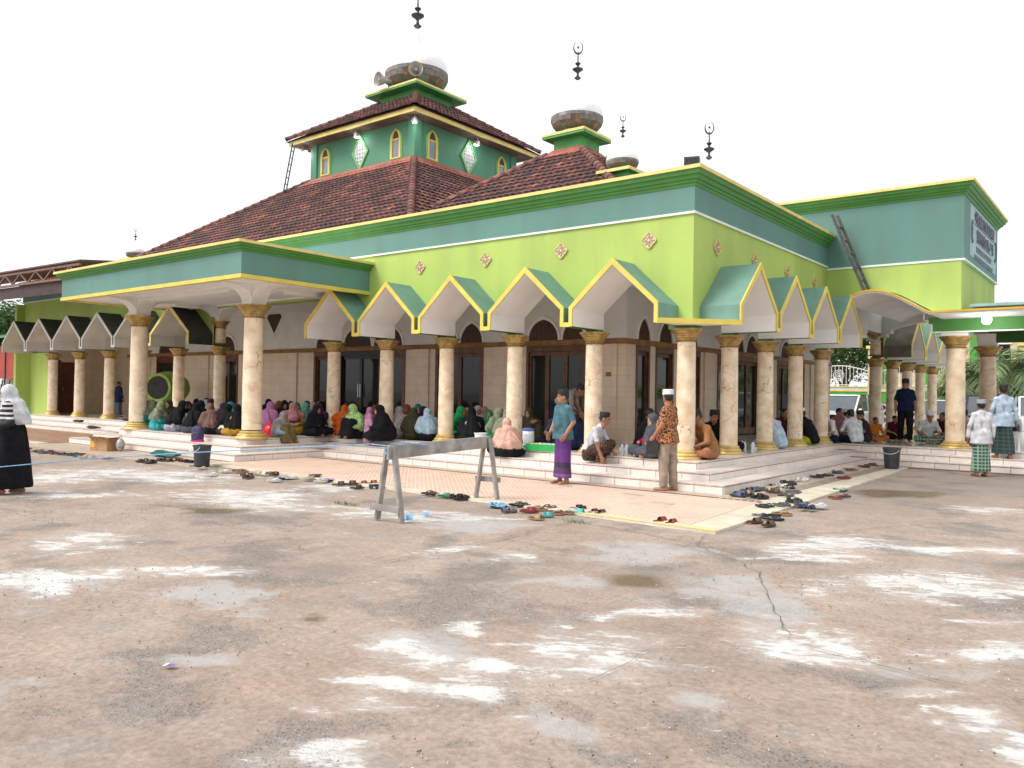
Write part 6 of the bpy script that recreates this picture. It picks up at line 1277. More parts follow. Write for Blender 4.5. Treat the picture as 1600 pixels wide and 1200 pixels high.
def torso(pel, ch, neck, shl, shr, wx=.075, r0=.115, r1=.105, belly=0):
    P = []
    for s in (-1, 1): P.append(('c',(pel[0]+s*wx,pel[1],pel[2]),(ch[0]+s*(wx+.012),ch[1],ch[2]),r0,r1))
    P += [('c',ch,neck,.10,.062), ('c',shl,neck,.05,.05), ('c',shr,neck,.05,.05), ('c',shl,ch,.05,.09), ('c',shr,ch,.05,.09)]
    if belly: P.append(('e',(pel[0],pel[1]-.06,pel[2]+.15),(.13,.11+belly,.16)))
    return P
def standing(name, short=True, lower='sarong', cover='black_cap', hyaw=0, hpitch=0, arms=None, h=.015, lean=0, stride=0, belly=.02, tunic=.82, feats=True, footz=None):
    L = lean; arms = arms or [((.24,.02,1.12),(.25,-.06,.87)), ((-.24,.02,1.12),(-.25,-.06,.87))]
    pel = (0,0,.93); ch = (0,-.01-L*.5,1.26); neck = (0,.0-L*.9,1.43); hc = (0,-.02-L*1.2,1.555); shl = (.160,.01-L*.8,1.355); shr = (-.160,.01-L*.8,1.355)
    sk, up = [], torso(pel, ch, neck, shl, shr, belly=belly); hands = []
    for sh, (el, wr), s in ((shl, arms[0], 1), (shr, arms[1], -1)):
        a, b = arm(sh, el, wr, short); sk += a; up += b; hands.append((wr, Vector(wr)-Vector(el), s, (0,-.3,-1) if abs(wr[2]-el[2]) < .1 else (-s,0,0)))
    G = head_groups(hc, hyaw, hpitch, cover)
    up += [('c',(s*.08,0,.93),(s*.085,0,tunic+.02),.135,.15) for s in (-1,1)]+[('c',(0,0,.93),(0,0,tunic),.14,.155)]
    G += [Grp('skin', sk, .02), Grp('top', up, .035, zmin=tunic, fold=(.006,7,0,0,9))]
    st = stride
    if lower == 'trousers':
        lp = []
        for s, q in ((1, st), (-1, -st)): lp += [('c',(s*.085,0,.92),(s*.10,-q*.5,.5),.115,.083), ('c',(s*.10,-q*.5,.5),(s*.105,-q*.6+abs(q)*.2,.10),.083,.072)]
        G.append(Grp('bottom', lp, .03, zmin=.07, fold=(.006,5,0,0,22)))
    else:
        lp = [('c',(s*.06,0,.93),(s*.085,-s*st*.4,.13),.095,.115) for s in (-1,1)]+[('c',(0,0,.9),(0,0,.15),.10,.115)]
        G.append(Grp('bottom', lp, .06, zmin=.11 if footz is None else footz, fold=(.010,6,0,0,4)))
    ft = []
    for s, q in ((1, st), (-1, -st)):
        y = -q*.6+abs(q)*.2 if lower == 'trousers' else -q*.4
        ft += [('c',(s*.095,y+.02,.30),(s*.095,y+.02,.07),.05,.04), ('c',(s*.095,y+.05,.035),(s*.11,y-.13,.025),.034,.028), ('e',(s*.112,y-.15,.022),(.042,.04,.02))]
    G.append(Grp('skin', ft, .02))
    return figure(name, G, (-.42,-.55,-.01), (.42,.42,1.74), h, hands, (hc, rotm(hyaw, hpitch), 1.0), feats)
def seated_man(name, cover='hair', lean=.06, hyaw=0, hpitch=8, short=True, h=.02):
    pel = (0,.06,.13); ch = (0,.03-lean,.43); neck = (0,.0-lean*1.6,.60); hc = (0,-.03-lean*2.1,.715); shl = (.18,.0-lean*1.4,.535); shr = (-.18,.0-lean*1.4,.535)
    sk, up = [], torso(pel, ch, neck, shl, shr, belly=.02); hands = []
    for s, sh in ((1, shl), (-1, shr)):
        el = (s*.27,-.10-lean,.30); wr = (s*.17,-.30-lean*.5,.24); a, b = arm(sh, el, wr, short); sk += a; up += b; hands.append((wr, (Vector(wr)-Vector(el))+Vector((0,0,-.05)), s, (0,-.2,-1)))
    G = head_groups(hc, hyaw, hpitch, cover)+[Grp('skin', sk, .02), Grp('top', up, .05, zmin=.04, fold=(.006,7,0,.03,12))]
    lg = []
    for s in (-1, 1): lg += [('c',(s*.10,.03,.11),(s*.33,-.27,.13),.105,.075), ('c',(s*.33,-.27,.13),(-s*.02,-.40,.07),.075,.052)]
    lg.append(('e',(0,-.18,.09),(.28,.24,.085)))
    G.append(Grp('bottom', lg, .05, zmin=.0, fold=(.008,9,0,-.1,10)))
    G.append(Grp('skin', [('c',(.02,-.38,.05),(-.16,-.42,.03),.034,.028), ('c',(-.02,-.40,.06),(.16,-.44,.035),.034,.028)], .01))
    return figure(name, G, (-.5,-.62,-.01), (.5,.3,.90), h, hands, (hc, rotm(hyaw, hpitch), 1.0))
def seated_woman(name, drape=.33, wide=.20, legs='fold', hyaw=0, hpitch=5, lean=.04, h=.02, eat=False):
    pel = (0,.06,.13); ch = (0,.03-lean,.40); neck = (0,.0-lean*1.5,.54); hc = (0,-.02-lean*1.9,.645); shl = (.16,.0-lean*1.3,.485); shr = (-.16,.0-lean*1.3,.485)
    s = .95; sk, up = [], torso(pel, ch, neck, shl, shr, r0=.125, r1=.10); hands = []
    for q, sh in ((1, shl), (-1, shr)):
        el = (q*.25,-.10-lean,.27); wr = (q*.12,-.27-lean,.26)
        if eat and q > 0: el = (.22,-.26,.33); wr = (.06,-.27-lean,.50)
        a, b = arm(sh, el, wr, False); sk += a; up += b; hands.append((wr, (-q*.8,-.5,-.1), q, (0,.6,-.6)))
    G = head_groups(hc, hyaw, hpitch, 'none', s)+[Grp('skin', sk, .02), Grp('top', up, .05, zmin=.03, fold=(.007,7,0,.03,12))]
    fr = (hc, rotm(hyaw, hpitch))
    hj = [('e',(0,.012,.02),(.094,.110,.118)), ('e',(0,-.02,-.07),(.075,.085,.075)), ('c',(0,.03,-.08),(0,.045,-.17),.085,.11)]
    G.append(Grp('hijab', hj, .04, cut=[('e',(0,-.125,-.012),(.060,.09,.082))], frame=fr))
    hz = .645-.17
    body = [('c',(0,.02-lean,hz+.0),(0,.03-lean*.3,drape+.04),.125,wide), ('c',shl,(.20,-.03-lean,drape+.10),.075,.10), ('c',shr,(-.20,-.03-lean,drape+.10),.075,.10), ('c',(0,-.02-lean*1.3,hz+.02),(0,-.11-lean,drape+.05),.10,.13)]
    G.append(Grp('hijab', body, .07, zmin=drape-.03, fold=(.013,9,0,0,6), infl=.014))
    if legs == 'fold': lg = [('e',(0,-.14,.10),(.36,.33,.12)), ('c',(.1,.0,.12),(.30,-.30,.13),.11,.085), ('c',(-.1,.0,.12),(-.28,-.32,.12),.11,.085), ('e',(0,.06,.12),(.24,.20,.14))]
    elif legs == 'knees': lg = [('c',(.09,.02,.12),(.11,-.28,.36),.11,.085), ('c',(-.09,.02,.12),(-.10,-.28,.36),.11,.085), ('c',(.11,-.28,.36),(.10,-.36,.06),.09,.10), ('c',(-.10,-.28,.36),(-.10,-.36,.06),.09,.10), ('e',(0,.05,.11),(.24,.2,.13)), ('e',(0,-.2,.1),(.2,.25,.12))]
    else: lg = [('e',(0,-.05,.10),(.26,.24,.12)), ('c',(.08,.0,.11),(.12,-.42,.16),.11,.075), ('c',(.12,-.42,.16),(.16,-.80,.06),.075,.055), ('c',(-.08,.0,.11),(-.05,-.44,.12),.11,.07), ('c',(-.05,-.44,.12),(0,-.82,.06),.07,.055)]
    G.append(Grp('bottom', lg, .07, zmin=.0, fold=(.012,8,0,-.05,9)))
    yf = {'fold':-.40,'knees':-.47,'stretch':-.92}[legs]
    G.append(Grp('skin', [('c',(.10,yf+.06,.045),(.12,yf-.03,.03),.034,.028), ('c',(-.10,yf+.06,.045),(-.08,yf-.03,.03),.034,.028)], .01))
    return figure(name, G, (-.5,-1.02 if legs == 'stretch' else -.62,-.01), (.5,.36,.82), h, hands if drape > .25 else (), (hc, rotm(hyaw, hpitch), s))
# ---- cloth colours
CC = dict(teal=(.02,.22,.21), aqua=(.06,.46,.46), olive=(.07,.065,.035), lavender=(.42,.42,.52), black=(.013,.013,.016), slate=(.10,.11,.13), sky=(.42,.56,.66), white=(.74,.75,.78), plum=(.055,.03,.055), mustard=(.52,.30,.035), pink=(.52,.22,.42), skyshirt=(.40,.52,.72), khaki=(.20,.155,.065), greyhijab=(.36,.32,.30), rosehijab=(.58,.25,.25), mint=(.16,.45,.34), tan=(.38,.22,.15), orange=(.80,.14,.02), green2=(.28,.46,.16), greyp=(.42,.37,.36), rust=(.30,.11,.06), brown=(.14,.07,.05), green=(.02,.30,.10), lilac=(.40,.36,.46), green3=(.04,.33,.12), sage=(.26,.29,.19), navy=(.015,.022,.06), peach=(.76,.46,.36), brownb=(.15,.08,.045), denim=(.07,.12,.20), blackvest=(.02,.02,.03), crimson=(.45,.015,.05), camel=(.42,.21,.08), peachsk=(.42,.18,.10), palesky=(.50,.62,.76), limesarong=(.45,.50,.02), maroon=(.10,.015,.025), dustyrose=(.34,.14,.17), orange2=(.62,.20,.02), greensarong=(.06,.14,.08), tealshirt=(.085,.19,.225), khakitr=(.44,.35,.27), pinkchild=(.66,.34,.55))
def cloth(c): return mat('cloth_'+c, tuple(v*.88 for v in CC[c]), .9, .18, 9, .3, 60, spec=.15)
SKIN = [mat('skin_tone_a', (.36,.17,.10), .5, .08, 8), mat('skin_tone_b', (.27,.12,.07), .5, .08, 8), mat('skin_tone_c', (.46,.24,.15), .5, .08, 8)]
HAIR = mat('hair_black', (.012,.010,.010), .5, .2, 20)
CAPM = dict(black_cap=mat('cap_black', (.012,.012,.014), .7, .2, 10), white_cap=mat('cap_white', (.76,.77,.80), .7, .12, 14), red_cap=mat('cap_red', (.40,.04,.04), .7, .1, 10), grey_cap=mat('cap_grey', (.36,.37,.42), .7, .12, 14))
def m_pattern(name, cols, scale, thr=.5):
    m, N, L, b = nodes_of(name); b.inputs['Roughness'].default_value = .8; tc = N.new('ShaderNodeTexCoord')
    n = N.new('ShaderNodeTexNoise'); n.inputs['Scale'].default_value = scale*.6; n.inputs['Detail'].default_value = 2; L.new(tc.outputs['Object'], n.inputs['Vector'])
    mx = N.new('ShaderNodeMixRGB'); mx.blend_type = 'LINEAR_LIGHT'; mx.inputs[0].default_value = .08; L.new(tc.outputs['Object'], mx.inputs[1]); L.new(n.outputs['Color'], mx.inputs[2])
    v = N.new('ShaderNodeTexVoronoi'); v.feature = 'DISTANCE_TO_EDGE'; v.inputs['Scale'].default_value = scale; L.new(mx.outputs[0], v.inputs['Vector'])
    r = N.new('ShaderNodeValToRGB'); e = r.color_ramp.elements; e[0].position = .03; e[0].color = (*cols[0],1); e[1].position = .09; e[1].color = (*cols[1],1); q = e.new(.15); q.color = (*cols[2],1)
    L.new(v.outputs['Distance'], r.inputs[0]); L.new(r.outputs[0], b.inputs['Base Color']); return m
def m_bands(name, stops, z0, z1):
    m, N, L, b = nodes_of(name); b.inputs['Roughness'].default_value = .8; tc = N.new('ShaderNodeTexCoord'); sp = N.new('ShaderNodeSeparateXYZ'); L.new(tc.outputs['Object'], sp.inputs[0])
    mr = N.new('ShaderNodeMapRange'); mr.inputs[1].default_value = z0; mr.inputs[2].default_value = z1; L.new(sp.outputs[2], mr.inputs[0]); r = N.new('ShaderNodeValToRGB'); r.color_ramp.interpolation = 'CONSTANT'; e = r.color_ramp.elements
    e[0].position = stops[0][0]; e[0].color = (*stops[0][1],1); e[1].position = stops[1][0]; e[1].color = (*stops[1][1],1)
    for p, c in stops[2:]: q = e.new(p); q.color = (*c,1)
    L.new(mr.outputs[0], r.inputs[0]); L.new(r.outputs[0], b.inputs['Base Color']); return m
def m_check(name, c1, c2, c3, s):
    m, N, L, b = nodes_of(name); b.inputs['Roughness'].default_value = .85; tc = N.new('ShaderNodeTexCoord'); last = None
    for ax, cc in (('Z', c2), ('X', c3)):
        w_ = N.new('ShaderNodeTexWave'); w_.wave_type = 'BANDS'; w_.bands_direction = ax; w_.inputs['Scale'].default_value = s; L.new(tc.outputs['Object'], w_.inputs['Vector'])
        r = N.new('ShaderNodeValToRGB'); r.color_ramp.elements[0].position = .68; r.color_ramp.elements[1].position = .8; L.new(w_.outputs['Fac'], r.inputs[0])
        mu = N.new('ShaderNodeMath'); mu.operation = 'MULTIPLY'; mu.inputs[1].default_value = .6; L.new(r.outputs[0], mu.inputs[0])
        x = N.new('ShaderNodeMixRGB'); x.inputs[2].default_value = (*cc,1); L.new(mu.outputs[0], x.inputs[0])
        if last is None: x.inputs[1].default_value = (*c1,1)
        else: L.new(last, x.inputs[1])
        last = x.outputs[0]
    L.new(last, b.inputs['Base Color']); return m
BATIK = m_pattern('batik_orange', ((.62,.26,.09),(.34,.10,.03),(.02,.012,.01)), 19)
BATIKD = m_pattern('batik_dark', ((.16,.07,.035),(.04,.02,.015),(.015,.01,.01)), 16)
PURPLE = m_bands('purple_sarong', [(0,(.16,.06,.25)),(.10,(.07,.03,.10)),(.22,(.035,.018,.05)),(.34,(.10,.02,.16)),(.62,(.075,.018,.14)),(.78,(.16,.035,.16)),(.9,(.10,.035,.14))], .1, .95)
CHECK = m_check('green_check_sarong', (.025,.09,.05), (.40,.50,.42), (.34,.46,.38), 4.2)
CHECK2 = m_check('dark_check_sarong', (.012,.03,.028), (.05,.09,.08), (.04,.07,.07), 3.5)
STRIPE = m_bands('striped_sleeve', [(0,(.013,.013,.016)),(.70,(.62,.62,.62)),(.72,(.013,.013,.016)),(.745,(.62,.62,.62)),(.765,(.013,.013,.016)),(.79,(.62,.62,.62)),(.81,(.013,.013,.016)),(.835,(.62,.62,.62)),(.855,(.013,.013,.016))], 0, 1.6)
FACE = lambda phi: R(38.4+phi)
def person(me, p, phi, label, mats, s=1, group=None, skin=0):
    o = link('person', me, None, p, FACE(phi)); o.scale = (s,)*3; tag(o, label, 'person', group)
    base = dict(skin=SKIN[skin], top=cloth('black'), bottom=cloth('black'), hijab=cloth('black'), hair=HAIR, cap=CAPM['black_cap'], dark=_M['person_dark']); base.update(mats)
    setmats(o, [base[k] for k in LABS]); return o
# ---- figures with their own pose
meA = standing('standing_man_teal', True, 'sarong', 'black_cap', hyaw=-28, arms=[((.235,.05,1.12),(.21,-.10,.90)), ((-.235,.0,1.12),(-.18,-.15,.92))], tunic=.80, belly=.03)
person(meA, (-1.36,-1.86,.028), -55, 'person in teal shirt and purple banded sarong standing below the steps', dict(top=cloth('tealshirt'), bottom=PURPLE), .945)
meB = standing('standing_man_batik', True, 'trousers', 'white_cap', hyaw=-35, arms=[((.26,.02,1.12),(.26,-.14,.90)), ((-.27,.0,1.12),(-.30,-.12,.88))], tunic=.80, belly=.05, stride=.06)
pB = person(meB, (.40,-1.42,.028), -128, 'person in orange and black batik shirt, khaki trousers and white cap', dict(top=BATIK, bottom=cloth('khakitr'), cap=CAPM['white_cap']), .96)
t = thing('wrist_pouch', 'black pouch held in the hand of the man in batik', 'bag', (.25,-1.66,.74), R(20))
MB().prism([(-.10,-.12),(.09,-.13),(.10,.06),(.04,.10),(-.09,.08)], lambda u, v, d: (u, d, v), -.035, .035).build('pouch_body', BLACKP, t); MB().tube([(-.08,0,.06),(-.05,0,.16),(.03,0,.17),(.05,0,.08)], .008, 5).build('pouch_strap', BLACKP, t)
meD = standing('walking_man_navy', True, 'trousers', 'black_cap', hyaw=-25, hpitch=18, stride=.16, tunic=.84, h=.018)
person(meD, (1.43,9.9,.428), -20, 'person in navy shirt and black trousers walking on the entrance floor', dict(top=cloth('navy'), bottom=cloth('black')), .98)
arms_l = [((.26,.03,1.12),(.27,-.02,.86)), ((-.26,.03,1.12),(-.27,-.02,.86))]
meE = standing('standing_man_white', False, 'sarong', 'grey_cap', hyaw=0, hpitch=0, arms=arms_l, tunic=.72, h=.016, feats=False)
person(meE, (3.76,5.85,.0), 176, 'person in white long shirt, green checked sarong and grey cap walking away', dict(top=cloth('white'), bottom=CHECK, cap=CAPM['grey_cap']), .93, skin=1)
meF = standing('stepping_man_blue', False, 'sarong', 'black_cap', hyaw=0, arms=arms_l, tunic=.74, h=.016, stride=.3, feats=False)
person(meF, (3.97,7.33,.303), 172, 'person in pale blue jacket and dark sarong climbing the right entrance steps', dict(top=cloth('palesky'), bottom=CHECK2), .95, skin=1)
def woman_standing(name, h=.016):
    hc = (0,-.06,1.50); fr = (hc, rotm(0,14)); pel = (0,0,.9); ch = (0,-.03,1.2); neck = (0,-.03,1.37); shl = (.17,-.02,1.32); shr = (-.17,-.02,1.32)
    up = torso(pel, ch, neck, shl, shr, r0=.13); sk = []; hands = []
    for q, sh in ((1, shl), (-1, shr)):
        el = (q*.24,.06 if q > 0 else -.02,1.07); wr = (q*.2,-.17,1.0); a, b = arm(sh, el, wr, False); sk += a; up += b; hands.append((wr, Vector(wr)-Vector(el), q, (0,0,-1)))
    G = head_groups(hc, 0, 14, 'none')+[Grp('skin', sk, .02), Grp('top', up, .05, fold=(.008,6,0,0,10))]
    G.append(Grp('hijab', [('e',(0,.012,.02),(.100,.116,.122)), ('e',(0,-.02,-.07),(.08,.09,.08)), ('c',(0,.03,-.08),(0,.05,-.18),.09,.12)], .04, cut=[('e',(0,-.13,-.012),(.058,.085,.08))], frame=fr))
    G.append(Grp('hijab', [('c',(0,-.02,1.33),(0,-.0,1.18),.13,.19), ('c',(0,.05,1.32),(0,.13,1.08),.12,.13)], .06, zmin=1.04, fold=(.012,8,0,0,7)))
    G.append(Grp('bottom', [('c',(s*.07,0,.95),(s*.11,-s*.1,.14),.15,.16) for s in (-1,1)]+[('c',(0,0,.9),(0,.03,.15),.14,.17)], .08, zmin=.08, fold=(.016,7,0,0,3)))
    G.append(Grp('skin', [('c',(s*.1,-s*.1,.12),(s*.1,-s*.1-.02,.05),.04,.035) for s in (-1,1)]+[('c',(s*.1,-s*.1+.03,.035),(s*.11,-s*.1-.15,.025),.036,.03) for s in (-1,1)], .02))
    return figure(name, G, (-.42,-.42,-.01), (.42,.42,1.70), h, hands, (hc, rotm(0,14), 1.0))
person(woman_standing('walking_woman'), (-6.34,-8.56,0), -78, 'person in white hijab and black robe with striped sleeves walking past at the left', dict(hijab=cloth('white'), top=STRIPE, bottom=cloth('black')), .955)
def bent_man(name):
    hc = (0,-.50,1.20); pel = (0,.05,.88); ch = (0,-.22,1.10); neck = (0,-.38,1.18); shl = (.18,-.32,1.14); shr = (-.18,-.32,1.14); sk = []; up = torso(pel, ch, neck, shl, shr); hands = []
    for q, sh in ((1, shl), (-1, shr)):
        el = (q*.22,-.36,.88); wr = (q*.12,-.50,.70); a, b = arm(sh, el, wr, True); sk += a; up += b; hands.append((wr, Vector(wr)-Vector(el), q, (-q,0,0)))
    G = head_groups(hc, 0, 30, 'black_cap')+[Grp('skin', sk, .02), Grp('top', up, .05, zmin=.72), Grp('bottom', [('c',(s*.08,.05,.9),(s*.1,.05,.12),.12,.12) for s in (-1,1)]+[('c',(0,.05,.88),(0,.05,.15),.12,.12)], .06, zmin=.1, fold=(.01,6,0,.05,4)), Grp('skin', [('c',(s*.1,.07,.12),(s*.1,.07,.05),.04,.035) for s in (-1,1)]+[('c',(s*.1,.1,.035),(s*.11,-.08,.025),.036,.03) for s in (-1,1)], .02)]
    return figure(name, G, (-.4,-.72,-.01), (.4,.35,1.4), .02, hands, (hc, rotm(0,30), 1.0))
person(bent_man('bending_man'), (-3.85,1.55,.428), 70, 'person in grey shirt and black cap bending forward beside the open glass door', dict(top=cloth('greyp'), bottom=cloth('navy')), 1)
def squat_man(name):
    hc = (0,-.20,.86); pel = (0,.14,.24); ch = (0,.0,.52); neck = (0,-.10,.70); shl = (.18,-.06,.65); shr = (-.18,-.06,.65); sk = []; hands = []
    up = torso(pel, ch, neck, shl, shr)
    for q, sh, el, wr in ((1, shl, (.25,-.16,.42), (.20,-.32,.20)), (-1, shr, (-.25,-.14,.40), (-.22,-.22,.14))):
        a, b = arm(sh, el, wr, True); sk += a; up += b; hands.append((wr, Vector(wr)-Vector(el), q, (-q,0,0)))
    G = head_groups(hc, 10, 4, 'black_cap')+[Grp('skin', sk, .02), Grp('top', up, .05, zmin=.16, fold=(.006,7,0,.03,12))]
    lg = []
    for s in (-1, 1): lg += [('c',(s*.09,.12,.22),(s*.20,-.26,.36),.115,.085), ('c',(s*.20,-.26,.36),(s*.14,-.14,.08),.085,.06)]
    lg += [('e',(0,-.10,.26),(.2,.2,.1)), ('e',(0,.12,.14),(.2,.14,.14))]
    G.append(Grp('bottom', lg, .05, zmin=.03, fold=(.01,7,0,0,9))); G.append(Grp('skin', [('c',(s*.14,-.12,.10),(s*.14,-.13,.04),.04,.036) for s in (-1,1)]+[('c',(s*.14,-.12,.035),(s*.16,-.29,.025),.036,.03) for s in (-1,1)], .02))
    return figure(name, G, (-.45,-.52,-.01), (.45,.36,1.05), .015, hands, (hc, rotm(10,4), 1.0))
person(squat_man('squatting_man'), (-1.52,-.58,.303), 62, 'person in white shirt, dark batik sarong and black cap squatting on the step', dict(top=cloth('white'), bottom=BATIKD), .93)

meK = standing('child', False, 'sarong', 'hair', tunic=.70, h=.022)
def child_standing(name):
    hc = (0,-.02,1.52); fr = (hc, rotm(0,5)); G = head_groups(hc, 0, 5, 'none', 1.25)
    G += [Grp('hijab', [('e',(0,.012,.02),(.125,.145,.15)), ('c',(0,.03,-.1),(0,.03,-.26),.11,.18)], .05, cut=[('e',(0,-.16,-.012),(.07,.10,.09))], frame=fr), Grp('top', [('c',(0,0,1.25),(0,0,.2),.18,.25), ('c',(.17,0,1.22),(.28,-.1,.85),.08,.06), ('c',(-.17,0,1.22),(-.28,-.1,.85),.08,.06)], .06, zmin=.1, fold=(.015,7,0,0,5)), Grp('skin', [('c',(.28,-.1,.85),(.24,-.2,.74),.045,.04), ('c',(-.28,-.1,.85),(-.24,-.2,.74),.045,.04), ('c',(.1,0,.2),(.1,-.08,.03),.05,.045), ('c',(-.1,0,.2),(-.1,-.08,.03),.05,.045)], .02)]
    return figure(name, G, (-.45,-.45,-.01), (.45,.4,1.8), .026, [((.24,-.2,.74),(-.1,-.5,-.8),1,(-1,0,0)), ((-.24,-.2,.74),(.1,-.5,-.8),-1,(1,0,0))], (hc, rotm(0,5), 1.25))
person(child_standing('standing_child'), (-7.62,-.66,.303), 110, 'small standing child in pink dress and pink hijab between two women on the step', dict(hijab=cloth('pink'), top=cloth('pinkchild'), bottom=cloth('pinkchild')), .52)
person(meK, (-23.1,1.0,.428), 150, 'boy in dark clothes standing in the shade of the far left verandah', dict(top=cloth('navy'), bottom=cloth('slate')), .78)
# ---- seated crowd: shared bodies, own colours and labels
W_ME = dict(w1=[seated_woman('seated_woman_a', .34, .17), seated_woman('seated_woman_b', .30, .19, 'knees', hyaw=20), seated_woman('seated_woman_c', .36, .17, 'fold', hyaw=-25, lean=.07), seated_woman('seated_woman_d', .37, .17, 'fold', hyaw=10, hpitch=14, lean=.06, eat=True), seated_woman('seated_woman_e', .33, .18, 'knees', hyaw=-45, lean=.01, eat=True)],
            w2=[seated_woman('seated_woman_stretch', .30, .18, 'stretch')],
            w3=[seated_woman('seated_woman_long_a', .17, .23, 'fold', lean=.05), seated_woman('seated_woman_long_b', .20, .22, 'knees', hyaw=-20, lean=.08)],
            w4=[seated_woman('seated_woman_long_c', .20, .25, 'fold', lean=.10, h=.016)])
PATT = {k: m_pattern('print_'+k, tuple(tuple(v*f for v in CC[k]) for f in (1.5,1.0,.55)), 22) for k in ('greyp','green2','rust','brown','teal')}
M_ME = {('m1', c): seated_man('seated_man_a_'+c, c, .05, 12) for c in ('hair','black_cap')}
M_ME.update({('m2', c): seated_man('seated_man_b_'+c, c, .11, -10, 16) for c in ('black_cap',)})
